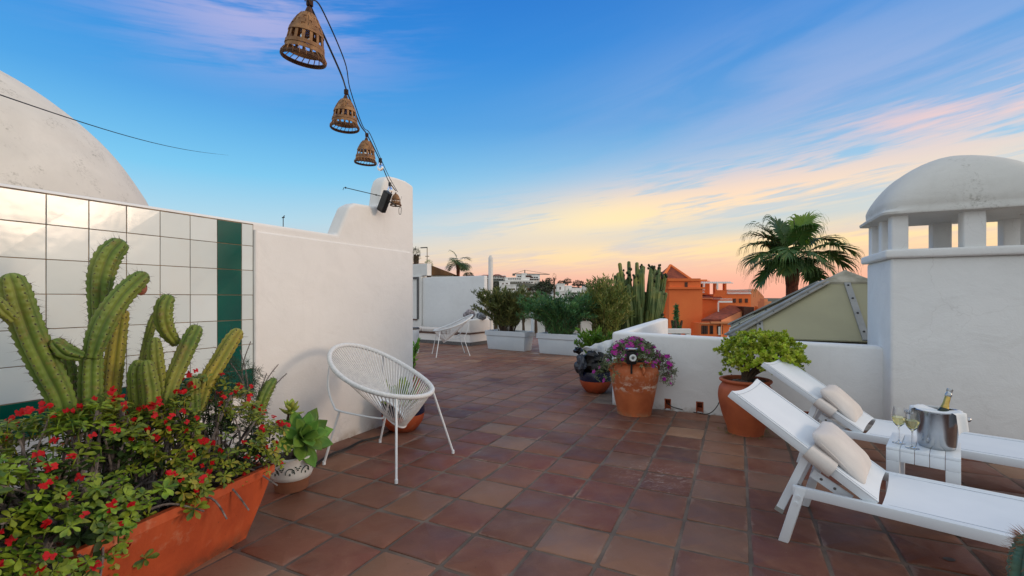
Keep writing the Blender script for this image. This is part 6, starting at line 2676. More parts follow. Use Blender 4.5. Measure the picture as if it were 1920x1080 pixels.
targets += [(1179, 489), (1194, 491), (1221, 498), (1236, 499), (1162, 492)]
for (x, y) in targets:
    d = 12.6 + rnd.uniform(-.5, .5)
    tip = at(x, y, d) - eo
    L = rnd.uniform(0.85, 1.35)
    foot = Vector((tip.x * 0.66, tip.y * 0.6, tip.z - L))
    pth = smooth_path([(foot.x * 0.45, foot.y * .45, foot.z - 0.55, 0.038), (foot.x, foot.y, foot.z - 0.06, 0.046), (lerp(foot, tip, .35).x * 1.08, tip.y, foot.z + L * .4, 0.052), (tip.x, tip.y, tip.z - 0.05, 0.044)], 1)
    m1, vals, _, _ = cactus_stem(pth, 5, 0.40, None, rnd, True, 4)
    me = m1.mesh('arm', M['euph'], smooth=True, sharp=0)
    add_rib_colors(me, vals)
    o = inst('arm', me, eu)
    if rnd.random() < 0.4:      # knobby buds near the top
        mb = MB()
        for q in range(4):
            mb.ball(Vector((tip.x + rnd.uniform(-.07, .07), tip.y + rnd.uniform(-.05, .05), tip.z - rnd.uniform(-.03, .12))), rnd.uniform(.025, .038), 7, 5, (1, 1, 1.3))
        me2 = mb.mesh('bud', M['treeleaf'], smooth=True, sharp=0)
        inst('bud', me2, o)
mb = MB()
for k in range(7):
    a = 2 * pi * k / 7
    mb.tube([(0, 0, 0), (0.12 * cos(a), 0.1 * sin(a), 0.8), (0.5 * cos(a), 0.25 * sin(a), 1.5 + .2 * (k % 3))], [0.13, 0.11, 0.06], 8)
mb.build('trunk', M['bark'], eu, smooth=True)

# ground far below, hills as one sheet
mb = MB()
nx, ny = 90, 70
xs = [-900 + 2000 * i / nx for i in range(nx + 1)]
ys = [-60 + (j / ny) ** 2.1 * 2400 for j in range(ny + 1)]


def hill_h(x, y):
    h = -10.0
    az_ = atan2(x, max(y, 1)) * 180 / pi
    # ridge on the left, falling towards the right
    dist = sqrt(x * x + y * y)
    top = 560 - (0.0)
    # skyline in photograph rows for this bearing
    px = 960 + F * math.tan(radians(max(-70, min(70, az_))))
    if px < 930:
        yl = 519
    elif px < 1020:
        yl = 519 + (px - 930) * 0.09
    elif px < 1300:
        yl = 527 + (px - 1020) * 0.10
    else:
        yl = 553
    ridge = EYE + (557 - yl) * 300 * cos(radians(az_)) / F if True else 0
    t = max(0, min(1, (dist - 55) / 245))
    t = t * t * (3 - 2 * t)
    far = max(0, min(1, (dist - 330) / 500))
    base = -10 + (ridge + 8) * t
    base = base * (1 - far) + (-6) * far
    return base + (0.8 * noise.noise(Vector((x * .02, y * .02, 0))) * min(1, dist / 80))


vs_ = [(x, y, hill_h(x, y)) for y in ys for x in xs]
fs = [(j * (nx + 1) + i, j * (nx + 1) + i + 1, (j + 1) * (nx + 1) + i + 1, (j + 1) * (nx + 1) + i) for j in range(ny) for i in range(nx)]
mb.add(vs_, fs)
o = mb.build('ground', M['hill'], smooth=True, sharp=0)
tag(o, kind='structure')
mb = MB()
mb.add([(-5000, -3000, -13), (5000, -3000, -13), (5000, 5000, -13), (-5000, 5000, -13)], [(0, 1, 2, 3)])
o = mb.build('plain', M['hill'])
tag(o, kind='structure')


# trees: trunk and a crown of leaf cards
def tree(name, label, cat, loc, hgt, rx, rz_, n, leafs, seed, mat, group=None, shape='round', trunk=True):
    r_ = random.Random(seed)
    root = empty(name, loc, label, cat, group)
    mb = MB()
    cz = hgt - rz_
    for k in range(n):
        d = rdir(r_, 0.1)
        bulge = 1 + 0.3 * noise.noise(d * 2.3 + Vector((seed, 0, 0))) + 0.15 * noise.noise(d * 6 + Vector((0, seed, 0)))
        s_ = r_.uniform(0.55, 1.0) ** 0.5
        if shape == 'cone':
            t = r_.random()
            a = r_.uniform(0, 6.28)
            rr = rx * (1 - t) ** 0.8 * (0.7 + .3 * r_.random())
            p = Vector((cos(a) * rr, sin(a) * rr, hgt * (0.05 + 0.95 * t)))
        else:
            p = Vector((d.x * rx, d.y * rx, d.z * rz_)) * bulge * s_ + Vector((0, 0, cz))
            if shape == 'umbrella' and d.z < -0.2:
                p.z = cz - 0.2 * rz_ * r_.random()
        leaf(mb, p, rdir(r_, .2), rdir(r_), leafs * r_.uniform(.6, 1.3), leafs * 0.6, 0.1, 0.1, 1, 'round')
    o = mb.build('crown', mat, root)
    o['kind'] = 'stuff'
    if trunk:
        mb = MB()
        mb.tube([(0, 0, -2), (0.03 * hgt * .3, 0, cz * 0.5), (0, 0, cz)], [0.035 * hgt, 0.03 * hgt, 0.015 * hgt], 6)
        mb.build('trunk', M['bark'], root)
        for k in range(3):
            a = 2 * pi * k / 3
            mb = MB()
            mb.tube([(0, 0, cz * .8), (cos(a) * rx * .5, sin(a) * rx * .5, cz + rz_ * .1)], [0.016 * hgt, 0.008 * hgt], 5)
            mb.build('limb', M['bark'], root)
    return root


def tree_px(name, label, cat, x0, x1, ytop, ybot, d, seed, mat='treeleaf', n=520, shape='round', group=None):
    c = at((x0 + x1) / 2, ybot, d)
    rx = (x1 - x0) / 2 * d / F
    top = at(0, ytop, d).z
    gz = min(c.z, top) - 6
    hgt = top - gz
    return tree(name, label, cat, Vector((c.x, d, gz)), hgt, rx, (ybot - ytop) / 2 * d / F, n, rx * 0.26, seed, M[mat], group, shape)


G = 'pines along the far skyline'
tree_px('pine_tree', 'broad dark pine right of the big white terraced block', 'tree', 1004, 1040, 527, 552, 150, 1, n=900, group='trees on the far hillside')
tree_px('pine_tree', 'dark tree below the terraced block, left of the broad pine', 'tree', 990, 1012, 536, 552, 165, 2, group='trees on the far hillside')
tree_px('pine_tree', 'small round pine on the skyline right beside the terraced block', 'tree', 1022, 1036, 521, 531, 230, 3, shape='umbrella', group=G)
tree_px('pine_tree', 'leftmost skyline pine above the white houses on the right slope', 'tree', 1044, 1062, 526, 538, 235, 4, shape='umbrella', group=G)
tree_px('pine_tree', 'tallest skyline pine above the white houses on the right slope', 'tree', 1056, 1072, 522, 536, 240, 5, shape='umbrella', group=G)
tree_px('pine_tree', 'wide flat-topped pine on the skyline right of the tallest one', 'tree', 1073, 1096, 526, 542, 225, 6, shape='umbrella', group=G)
tree_px('pine_tree', 'last skyline pine at the right, nearest the olive shrub', 'tree', 1096, 1113, 530, 544, 230, 7, shape='umbrella', group=G)
tree_px('thin_tree', 'thin wispy tree poking up alone above the far skyline', 'tree', 1034, 1044, 512, 530, 120, 8, n=160, shape='round')
tree_px('pine_tree', 'dark trees mass under the white houses on the right slope', 'tree', 1060, 1110, 556, 580, 110, 9, n=900, group='trees on the far hillside')
tree_px('pine_tree', 'dark tree left of the white gabled house on the hillside', 'tree', 922, 940, 528, 540, 210, 10, group='trees on the far hillside')
tree_px('pine_tree', 'low dark trees at the foot of the far white pole', 'tree', 905, 935, 548, 575, 90, 11, n=800, group='trees on the far hillside')
tree_px('pine_tree', 'dark green tree between the hillside houses behind the oleander', 'tree', 1008, 1050, 560, 600, 80, 12, n=1100, group='trees on the far hillside')
tree_px('cypress_tree', 'dark conical cypress in front of the orange tower', 'tree', 1247, 1289, 572, 636, 26, 13, mat='oleander_dk', n=4200, shape='cone')
tree_px('dark_tree', 'dark narrow tree top showing above the niche wall at the left', 'tree', 772, 788, 462, 496, 24, 14, n=700)
tree_px('roof_shrub', 'green shrub tuft on the edge of the brown tiled roof', 'shrub', 796, 812, 487, 505, 23, 15, mat='bright', n=320)
tree_px('pine_tree', 'low dark treetops on the horizon beside the small palm', 'tree', 868, 888, 511, 522, 90, 16, n=500, group='trees on the far hillside')

# the brown tiled roof at the left
ho = at(810, 520, 30)
hs = empty('hillside_house', Vector((ho.x, 30, -9)), 'low house whose brown tiled roof slopes above the plain white wall', 'house')
mb = MB()
zr0 = at(0, 516.5, 30).z + 9
zr1 = at(0, 494, 30).z + 9
xl, xm, xr = at(740, 0, 30).x - ho.x, at(800, 0, 30).x - ho.x, at(858, 0, 30).x - ho.x
mb.add([(xl, 0, zr1), (xm, 0, zr1), (xr, 0, zr0), (xl, 0, zr0), (xl, 5, zr1), (xm, 5, zr1), (xr, 5, zr0), (xl, 5, zr0)], [(0, 3, 2, 1), (4, 5, 6, 7), (1, 2, 6, 5), (0, 1, 5, 4)])
mb.build('roof', M['brownroof'], hs)
mb = MB()
mb.box(xl, xr - .3, 0.1, 5, 0, zr0 - .01)
mb.build('wall', M['farwhite'], hs)
mb = MB()
q = at(801, 494, 29)
mb.tube([(0, 0, -1), (0, 0, 1.0)], 0.03, 6)
mb.tube([(-0.42, 0, 0.98), (0.02, 0, 1.0)], 0.035, 6)
mb.tube([(-0.12, 0, 0.45), (0.12, 0, 0.45)], 0.02, 6)
o = mb.build('roof_antenna', M['greysteel'])
o.location = q
tag(o, 'small television antenna above the brown tiled roof', 'antenna')
# crane
q = at(984, 523, 262)
o = MB()
o.tube([(0, 0, -8), (0, 0, 5.0)], 0.4, 4)
o.tube([(-6.5, 0, 2.9), (14, 0, 2.6)], 0.30, 4)
o.tube([(0, 0, 5), (-6, 0, 3.0)], 0.12, 4)
o.tube([(0, 0, 5), (13, 0, 2.8)], 0.12, 4)
o.box(-7, -5.4, -.5, .5, 1.8, 3.0)
o = o.build('tower_crane', M['greysteel'])
o.location = q
tag(o, 'tower crane standing over the big white terraced block', 'crane')


# white buildings on the hill
def building(label, spec, d, depth_=10.0, group='white buildings on the far hillside', wrows=(), mat='farwhite', bands=(), flip=0):
    """spec: list of (x0, x1, ytop, ybot) blocks; wrows: (x0, x1, y0, y1, count) rows of window openings"""
    x_c = (min(s[0] for s in spec) + max(s[1] for s in spec)) / 2
    c = at(x_c, 557, d)
    root = empty('white_building', Vector((c.x, d, -8)), label, 'building', group)

    def L(x, y, dy=0):
        p = at(x, y, d)
        return Vector((p.x - c.x, dy, p.z + 8))
    for i, s in enumerate(spec):
        x0, x1, yt, yb = s[:4]
        st = s[4] if len(s) > 4 else i * 1.3
        a, b = L(x0, yb), L(x1, yt)
        mb = MB()
        mb.box(a.x, b.x, -st, depth_, -6 if i == 0 else a.z - 1.5, b.z)
        mb.build('block', M[mat], root)
        mb = MB()
        mb.box(a.x - .15, b.x + .15, -st - .15, -st + 1.2, b.z, b.z + 0.35)
        mb.build('roof_edge', M[mat], root)
    for (x0, x1, y0, y1, n, st) in wrows:
        for k in range(n):
            xa = x0 + (x1 - x0) * (k + 0.12) / n
            xb = x0 + (x1 - x0) * (k + 0.88) / n
            a, b = L(xa, y1), L(xb, y0)
            mb = MB()
            mb.box(a.x, b.x, -st - 0.06, -st + 0.3, a.z, b.z)
            mb.build('window', M['window'] if k % 3 else M['shade'], root)
    for (x0, x1, y0, y1, st) in bands:
        a, b = L(x0, y1), L(x1, y0)
        mb = MB()
        mb.box(a.x, b.x, -st - 1.3, -st, a.z, b.z)
        mb.build('balcony', M[mat], root)
    return root


building('long white apartment row with brown roof line at the far left of the hillside', [(898, 948, 517.5, 532)], 280,
         wrows=[(903, 946, 518.5, 520.5, 9, 0), (903, 944, 523, 524.8, 9, 0), (905, 922, 526.5, 528.5, 4, 0)], bands=[(900, 948, 521.3, 522.4, 0)])
mb = MB()
q0_, q1_ = at(901, 516, 279), at(948, 518, 279)
for (xa, xb, y0) in ((901, 924, 514.8), (924, 940, 513.8), (939, 948, 516.4)):
    a, b = at(xa, y0 + 2.6, 279), at(xb, y0, 279)
    mb.hexa([(a.x - .4, 278.5, a.z), (b.x + .4, 278.5, a.z), (b.x + .4, 290, a.z), (a.x - .4, 290, a.z), (a.x + 1.5, 282, b.z), (b.x - 1.5, 282, b.z), (b.x - 1.5, 287, b.z), (a.x + 1.5, 287, b.z)])
o = mb.build('row_roof', M['rooftile'], org=(at(924, 516, 279).x, 285, 14))
o.location = (at(924, 516, 279).x, 285, 14)
tag(o, 'low red-brown tiled roof over the long apartment row', 'roof')
building('biggest white terraced apartment block under the tower crane', [(968, 1012, 515.5, 540, 0), (978, 988, 513.5, 516, 1.0), (947, 993, 521.5, 540, 2.5), (948, 1000, 527.5, 541, 5.0), (955, 1006, 533.5, 543, 7.0)], 262,
         wrows=[(970, 985, 517.5, 519.8, 4, 0), (996, 1009, 519, 521.5, 3, 0), (952, 977, 522.5, 524.3, 6, 2.5), (983, 1010, 523.5, 525.3, 6, 0), (950, 978, 529, 531.2, 7, 5.0), (980, 999, 529, 531, 4, 5.0), (957, 1003, 535, 537, 10, 7.0)],
         bands=[(947, 993, 525.8, 526.8, 2.5), (948, 1000, 532, 533.0, 5.0), (968, 1012, 521.8, 522.7, 0)])
mb = MB()
a, b = at(985.5, 528, 261.5), at(996.5, 516.5, 261.5)
mb.box(a.x, b.x, 260.9, 262.5, a.z, b.z)
mb.box(a.x + 1, b.x - 1, 260.2, 260.85, a.z + .5, a.z + 2.4)
o = mb.build('brown_stair_tower', M['shade'], org=((a.x + b.x) / 2, 261.5, a.z))
o.location = ((a.x + b.x) / 2, 261.5, a.z)
tag(o, 'dark brown recessed stair core in the middle of the biggest white block', 'building')
building('white house with blue-grey walls left below the terraced block', [(936, 956, 529, 545, 0), (940, 968, 535, 552, 2.0)], 200,
         wrows=[(941, 945, 531, 533.5, 1, 0), (948, 953, 530.5, 532.5, 1, 0), (951, 966, 541, 543.5, 4, 2.0)])
building('white gabled hillside house with red-roofed stair head', [(970, 986, 540, 570, 3.0), (966, 1005, 547, 572, 0)], 165,
         wrows=[(972, 978, 550, 552, 2, 3.0), (972, 978, 556, 558, 2, 3.0), (986, 1001, 550, 552.8, 4, 0), (986, 1001, 557, 559.6, 4, 0)], bands=[(985, 1005, 553.5, 555.4, 0)])
a, b = at(989, 544.5, 166), at(996, 540.5, 166)
mb = MB()
mb.box(a.x, b.x, 166, 169, a.z - .8, b.z)
o = mb.build('red_stair_head', M['rooftile'], org=((a.x + b.x) / 2, 167, a.z))
o.location = ((a.x + b.x) / 2, 167, a.z)
tag(o, 'small red box-like roof structure on the white gabled house', 'building')
building('cluster of stepped white villas on the right of the hillside', [(1036, 1046, 535, 560, 0), (1044, 1058, 533.5, 560, 1.5), (1060, 1072, 537, 560, 0), (1070, 1090, 542, 560, 2.0), (1048, 1094, 547, 562, 4.0)], 190,
         wrows=[(1040, 1043, 539, 542, 1, 0), (1048, 1051, 538, 543, 1, 1.5), (1062, 1078, 545, 546.8, 5, 2.0), (1072, 1090, 549.5, 551.5, 5, 4.0), (1052, 1066, 551, 554, 3, 4.0)], bands=[(1066, 1092, 547.5, 548.6, 4.0)])
building('lower white houses half hidden by the dense green shrub', [(1036, 1066, 556, 585, 0), (1062, 1098, 554, 585, 2.0)], 120,
         wrows=[(1040, 1062, 559, 562, 5, 0), (1066, 1094, 557.5, 560.5, 6, 2.0), (1040, 1062, 566, 569, 5, 0), (1066, 1094, 566, 569, 6, 2.0)])
building('pale white houses seen through the oleander branches', [(905, 960, 560, 605, 0), (955, 1010, 566, 610, 1.0), (985, 1006, 563, 580, 2)], 95,
         wrows=[(910, 955, 566, 570, 6, 0), (960, 1005, 572, 576, 6, 1.0), (910, 955, 578, 582, 6, 0), (960, 1005, 584, 588, 6, 1.0)])
building('nearest stepped white houses seen between the two planter shrubs', [(1000, 1030, 574, 620, 0), (1024, 1060, 582, 620, 2.0), (1060, 1090, 570, 620, 1.0), (1085, 1120, 578, 620, 3.0)], 75,
         wrows=[(1003, 1022, 578, 582, 3, 0), (1028, 1056, 586, 590, 4, 2.0), (1064, 1086, 574, 578, 3, 1.0), (1088, 1116, 582, 586, 4, 3.0), (1064, 1116, 596, 600, 7, 3.0), (1003, 1056, 597, 601, 6, 2.0)],
         bands=[(1026, 1060, 591.5, 593.5, 2.0), (1086, 1120, 588, 590, 3.0)])
building('blocky white house just under the gabled house, left of centre', [(940, 968, 556, 600, 0), (962, 990, 562, 600, 2.0)], 110,
         wrows=[(943, 960, 560, 563, 3, 0), (965, 987, 566, 569, 4, 2.0), (943, 987, 575, 578, 6, 2.0)], bands=[(962, 990, 571, 572.5, 2.0)])
GL = ['olive garden tree nearest the foot of the white pole', 'green garden tree behind the left half of the oleander', 'olive garden tree just left of the gap between the planter shrubs',
      'green garden tree in the gap between the two planters', 'olive garden tree behind the middle of the dense green shrub', 'green garden tree behind the right end of the dense shrub', 'olive garden tree behind the tall olive shrub',
      'low green garden tree behind the right side of the oleander', 'low olive garden tree below the dense shrub top', 'lowest green garden tree behind the left planter box']
for k, (x0, x1, yt, d) in enumerate(((918, 938, 560, 70), (950, 964, 567, 66), (996, 1012, 560, 68), (1014, 1034, 572, 60), (1040, 1056, 566, 64), (1076, 1094, 562, 70), (1100, 1124, 560, 66), (972, 990, 578, 58), (1052, 1074, 582, 55), (930, 950, 584, 52))):
    tree_px('garden_tree', GL[k], 'tree', x0, x1, yt, yt + 26, d, 50 + k, mat='oleander_dk' if k % 2 else 'oleander_y', n=620, group='garden trees behind the planters')
building('small white house peeping over the skyline pines at the right', [(1093, 1102, 534.5, 540, 0)], 236, 4)

# ---- orange building
OD = 45.0
oc = at(1300, 557, OD)
ob = empty('orange_building', Vector((oc.x, OD, -9)), 'large orange rendered building with tower, balustrades and red tiled roofs', 'building')


def OL(x, y):
    p = at(x, y, OD)
    return p.x - oc.x, p.z + 9


def obox(name, x0, x1, yt, yb, y0, y1, mat, floor_=False, bev=0.0):
    a, b = OL(x0, yb), OL(x1, yt)
    mb = MB()
    mb.box(a[0], b[0], y0, y1, 0.0 if floor_ else a[1], b[1])
    return mb.build(name, M[mat], ob, bevel=bev)


obox('tower_wall', 1254.5, 1317, 542, 700, 0.0, 3.4, 'orange', True)
obox('tower_cornice', 1252, 1320.5, 538.5, 542, -0.18, 3.6, 'orange')
obox('tower_top', 1256, 1315, 527, 538.5, 0.12, 3.3, 'orange')
obox('tower_coping', 1253, 1313.5, 522, 527, -0.02, 3.45, 'orange')
obox('tower_window', 1284.5, 1290, 529, 538, 0.08, 0.3, 'shade')
x0, z0 = OL(1242, 523)
x1, _ = OL(1297, 523)
xa, za = OL(1269, 495)
mb = MB()
mb.hexa([(x0, 0.3, z0), (x1, 0.3, z0), (x1, 3.4, z0), (x0, 3.4, z0), (xa - .03, 1.8, za), (xa + .03, 1.8, za), (xa + .03, 1.86, za), (xa - .03, 1.86, za)])
rf = mb.build('tower_roof', M['rooftile'], ob)
for (sx, sy, s2, s3) in ((x0, 0.3, 0, 0), (x1, 0.3, 0, 0)):
    mb = MB()
    mb.tube([(sx, sy, z0), (xa, 1.82, za)], 0.14, 6)
    mb.build('hip_tile', M['orange'], rf)
obox('left_wing', 1236, 1254, 527, 700, 1.2, 3.6, 'orange', True)
# right wing, set back
obox('rear_wall', 1312, 1372, 523, 700, 5.0, 12, 'orange', True)
obox('parapet_wall', 1317, 1366, 520.5, 524, 4.9, 5.3, 'orange')
mb = MB()
pts = []
for k in range(13):
    a = pi * k / 12
    x, z = OL(1339 + 13 * cos(a), 522.5 - 4.2 * sin(a))
    pts.append((x, z))
mb.prism(pts, 4.85, 5.4)
mb.build('arch_gable', M['orange'], ob)
obox('wing_wall', 1363, 1438, 551, 700, 3.0, 11, 'orange', True)
obox('frame_left', 1366, 1370.5, 528, 551, 3.0, 3.5, 'orange')
obox('frame_right', 1385.5, 1389, 528, 551, 3.0, 3.5, 'orange')
obox('frame_bottom', 1370.5, 1385.5, 543, 551, 3.0, 3.5, 'orange')
obox('frame_top', 1366, 1389, 526.5, 528.3, 2.9, 3.6, 'farwhite')
obox('terrace_recess', 1320, 1354, 530, 541, 4.7, 4.99, 'shade')
obox('end_wall', 1438, 1449.5, 541, 700, 3.0, 11, 'peach', True)  # peach here paints in the sunlight on the orange end wall
x0, z0 = OL(1449.5, 541)
mb = MB()
x1, _ = OL(1464, 0)
_, zb = OL(0, 556)
mb.add([(x0, 3.0, z0), (x1, 3.0, zb), (x1, 3, 0), (x0, 3, 0), (x0, 10, z0), (x1, 10, zb), (x1, 10, 0), (x0, 10, 0)], [(0, 3, 2, 1), (4, 5, 6, 7), (0, 1, 5, 4), (1, 2, 6, 5)])
mb.build('end_gable', M['peach'], ob)  # sunlit side, painted in with the peach tone
for (xa_, xb_, yt, yb, yy) in ((1319.5, 1353, 541.5, 548.5, 3.9), (1390, 1438, 542, 550.8, 2.9)):
    r1 = obox('balustrade_rail', xa_, xb_, yt, yt + 1.5, yy, yy + .25, 'farwhite')
    obox('balustrade_base', xa_, xb_, yb - 1.2, yb, yy, yy + .25, 'farwhite')
    n = int((xb_ - xa_) / 1.7)
    for k in range(n):
        xx = xa_ + (k + .5) * (xb_ - xa_) / n
        a, zt = OL(xx, yt + 1.5)
        _, zb_ = OL(xx, yb - 1.2)
        mb = MB()
        h_ = zt - zb_
        mb.lathe([(0.02, 0), (0.035, h_ * .2), (0.02, h_ * .5), (0.016, h_ * .75), (0.03, h_)], 6, (a, yy + .12, zb_))
        mb.build('baluster', M['farwhite'], ob)
obox('balcony_slab', 1318, 1356, 548.5, 552, 3.6, 5.0, 'orange')
# pergola
for k in range(16):
    xx = 1320 + k * 4.2
    obox('pergola_beam', xx, xx + 1.5, 527.0, 528.8, 1.5, 4.9, 'farwhite')
obox('pergola_rail', 1319, 1388, 528.9, 530.6, 1.4, 1.6, 'farwhite')
for xx in (1330, 1356):
    obox('pergola_post', xx, xx + 3, 530.6, 542, 1.4, 1.6, 'farwhite')


def roof_slab(name, pts, mat, th=0.12):
    mb = MB()
    top = []
    for (x, y, dy) in pts:
        a = OL(x, y)
        k = 1 + dy / OD
        wx = (x - 960) * (OD + dy) / F - oc.x
        wz = EYE - (y - 557) * (OD + dy) / F + 9
        top.append(Vector((wx, dy, wz)))
    mb.hexa([p - Vector((0, 0, th)) for p in top] + top)
    return mb.build(name, M[mat], ob)


roof_slab('small_roof', [(1316, 558.5, 2.2), (1354, 558.5, 2.2), (1346, 551.8, 4.8), (1316, 551.8, 4.8)], 'rooftile')
obox('small_roof_fascia', 1316, 1354, 558.6, 560.6, 2.1, 2.3, 'peach')
obox('middle_wall', 1317, 1364, 560.6, 700, 2.3, 5.0, 'orange', True)
obox('door', 1316.8, 1322, 568, 592, 2.2, 2.35, 'shade')
obox('downpipe', 1330.5, 1332, 560.6, 585, 2.15, 2.28, 'shade')
# lower right pitched roof
roof_slab('main_roof', [(1315, 600.5, -2.2), (1352, 600.5, -2.2), (1404, 576.5, 3.0), (1367, 573.5, 3.0)], 'rooftile')
def rp(x, y, dy, up=0.04):
    return Vector(((x - 960) * (OD + dy) / F - oc.x, dy, EYE - (y - 557) * (OD + dy) / F + 9 + up))


for k in range(17):
    t = (k + .5) / 17
    a_ = lerp(rp(1315, 600.5, -2.2), rp(1352, 600.5, -2.2), t)
    b_ = lerp(rp(1367, 573.5, 3.0), rp(1404, 576.5, 3.0), t)
    mb = MB()
    mb.tube([a_, b_], 0.055, 5)
    mb.build('tile_row', M['rooftile'], ob)
for (xx, yy) in ((1402, 560), (1414, 560), (1426, 560)):
    obox('window', xx, xx + 5, yy, yy + 8, 2.9, 3.05, 'shade')
rs = roof_slab('roof_fascia', [(1352, 606, -2.25), (1352.5, 600.5, -2.24), (1405, 576.3, 2.98), (1405.5, 584, 2.98)], 'peach')
obox('eaves', 1314, 1352, 600.6, 604, -2.3, -2.1, 'peach')
# sloping gable wall under the roof edge
mb = MB()
pA = Vector(((1352 - 960) * (OD - 2.2) / F - oc.x, -2.2, EYE - (601.5 - 557) * (OD - 2.2) / F + 9))
pB = Vector(((1407 - 960) * (OD + 3.0) / F - oc.x, 3.0, EYE - (577 - 557) * (OD + 3.0) / F + 9))
mb.add([pA, pB, Vector((pB.x, pB.y, 0)), Vector((pA.x, pA.y, 0))], [(0, 1, 2, 3)])
mb.add([pA + Vector((-.2, .1, 0)), pB + Vector((-.2, .1, 0)), Vector((pB.x - .2, pB.y + .1, 0)), Vector((pA.x - .2, pA.y + .1, 0))], [(3, 2, 1, 0)])
mb.build('gable_wall', M['peach'], ob)
obox('lower_wall', 1298, 1352, 604, 700, -2.0, 2.2, 'orange', True)
obox('lower_band', 1297, 1353, 602.5, 605.5, -2.15, -2.0, 'peach')
for (xa_, xb_) in ((1299, 1310.5), (1314, 1320), (1327, 1337)):
    w_ = obox('window', xa_, xb_, 608, 623, -2.06, -1.9, 'shade')
    for k in range(1, 3):
        xx = xa_ + (xb_ - xa_) * k / 3
        a, zt = OL(xx, 608)
        _, zb_ = OL(xx, 623)
        mb = MB()
        mb.box(a - .02, a + .02, -2.1, -2.061, zb_, zt)
        mb.build('window_bar', M['window'], w_)
obox('white_door', 1329, 1333, 610, 625, -2.12, -2.0, 'farwhite')
# small awning pergola
for k in range(8):
    xx = 1354 + k * 3.0
    obox('awning_slat', xx, xx + 1.4, 560.0, 561.2, 0.4, 2.9, 'farwhite')
obox('awning_top', 1351, 1377, 564.0, 567.5, 0.4, 0.6, 'farwhite')
obox('awning_post', 1350, 1351.6, 567.5, 585, 0.4, 0.6, 'farwhite')
obox('chimney_stack', 1423, 1435.5, 565, 586, -1.0, 0.2, 'peach', False)
obox('chimney_head', 1424.5, 1431, 560, 565, -0.8, 0.0, 'peach', False)
obox('stair_wall', 1405, 1424, 576, 700, 1.0, 2.9, 'shade', True)
obox('garden_edge', 1435, 1475, 575, 700, -0.5, 2.0, 'orange', True)


# ---- palms
def fan_frond(mbl, base, dirv, L, blade, rnd_, droop, segs=30):
    """costapalmate leaf: petiole, arching rib, folded segments that end in hanging threads"""
    dd = dirv.normalized()
    path, dirs = [], []
    p = Vector(base)
    n1 = 6
    for i in range(n1 + 7):
        path.append(p.copy())
        dirs.append(dd.copy())
        step = L / n1 if i < n1 else blade * 0.62 / 6
        p = p + dd * step
        g = droop * (0.05 if i < n1 else 0.20)
        dd = (dd + Vector((0, 0, -g))).normalized()
    pet = MB()
    pet.tube(path[:n1 + 5], [0.03, 0.028, 0.026, 0.024, 0.022, 0.02, 0.018, 0.015, 0.012, 0.009, 0.006], 5)
    for k in range(segs):
        u = k / (segs - 1)
        sgn = 1 if k % 2 else -1
        i = n1 + u * 5.9
        j = int(i)
        q = lerp(path[j], path[min(j + 1, len(path) - 1)], i - j)
        d0 = dirs[j]
        side = d0.cross(Vector((0, 0, 1)))
        side = side.normalized() if side.length > 0.05 else Vector((1, 0, 0))
        up = side.cross(d0).normalized()
        a = radians(112) * (1 - u) ** 0.8 + radians(6)
        v = (d0 * cos(a) + side * sgn * sin(a) + up * 0.22).normalized()
        ln = blade * (0.62 + 0.25 * sin(pi * u)) * rnd_.uniform(0.85, 1.12)
        w = 0.058
        vs__, fs_ = [], []
        ns = 9
        for t_ in range(ns):
            t = t_ / (ns - 1)
            wd = w * ((0.45 + 1.3 * min(1, t * 3)) if t < 0.45 else max(0.16, 1.4 - (t - 0.45) * 4.2))
            sv = v.cross(up)
            sv = sv.normalized() if sv.length > .05 else d0
            vs__ += [q - sv * wd / 2, q + sv * wd / 2 + Vector((0, 0, 0.008))]
            q = q + v * ln / (ns - 1) * (1 if t < .5 else 1.15)
            gr = 0.10 if t < 0.38 else (0.75 if t < 0.6 else 1.6)
            v = (v + Vector((0, 0, -gr * (0.6 + 0.4 * droop))) + rdir(rnd_) * 0.07).normalized()
        for t_ in range(ns - 1):
            fs_.append((2 * t_, 2 * t_ + 1, 2 * t_ + 3, 2 * t_ + 2))
        mbl.add(vs__, fs_)
    return pet


def fan_palm(label, loc, trunk_h, trunk_r, specs, L, blade, seed, tilt=0.0, segs=30, ymat=()):
    r_ = random.Random(seed)
    root = empty('fan_palm', loc, label, 'palm tree')
    mb = MB()
    prof = []
    n = 26
    pts = [Vector((tilt * (i / n) ** 2, 0, trunk_h * i / n)) for i in range(n + 1)]
    mb.tube(pts, [trunk_r * (1.06 if i % 2 else 0.94) * (1.0 + 0.35 * max(0, (i / n - 0.88) / 0.12)) for i in range(n + 1)], 14)
    mb.build('trunk', M['palmtrunk'], root, smooth=True)
    top = pts[-1]
    for i, (az_, el, sc, dr) in enumerate(specs):
        d = Vector((cos(az_) * cos(el), sin(az_) * cos(el), sin(el)))
        lb = MB()
        pet = fan_frond(lb, top + Vector((0, 0, r_.uniform(-.05, .2))), d, L * sc, blade * sc, r_, dr, segs)
        o = lb.build('frond', M['palm_y'] if i in ymat else M['palm'], root)
        pet.build('petiole', M['palm'], o)
    # dead leaf bases
    mb = MB()
    for k in range(26):
        a = r_.uniform(0, 6.28)
        z = r_.uniform(-0.5, 0.05)
        b = top + Vector((cos(a) * trunk_r, sin(a) * trunk_r, z))
        mb.tube([b, b + Vector((cos(a) * .14, sin(a) * .14, 0.20))], [0.03, 0.014], 5)
    mb.build('leaf_bases', M['palmtrunk'], root)
    return root


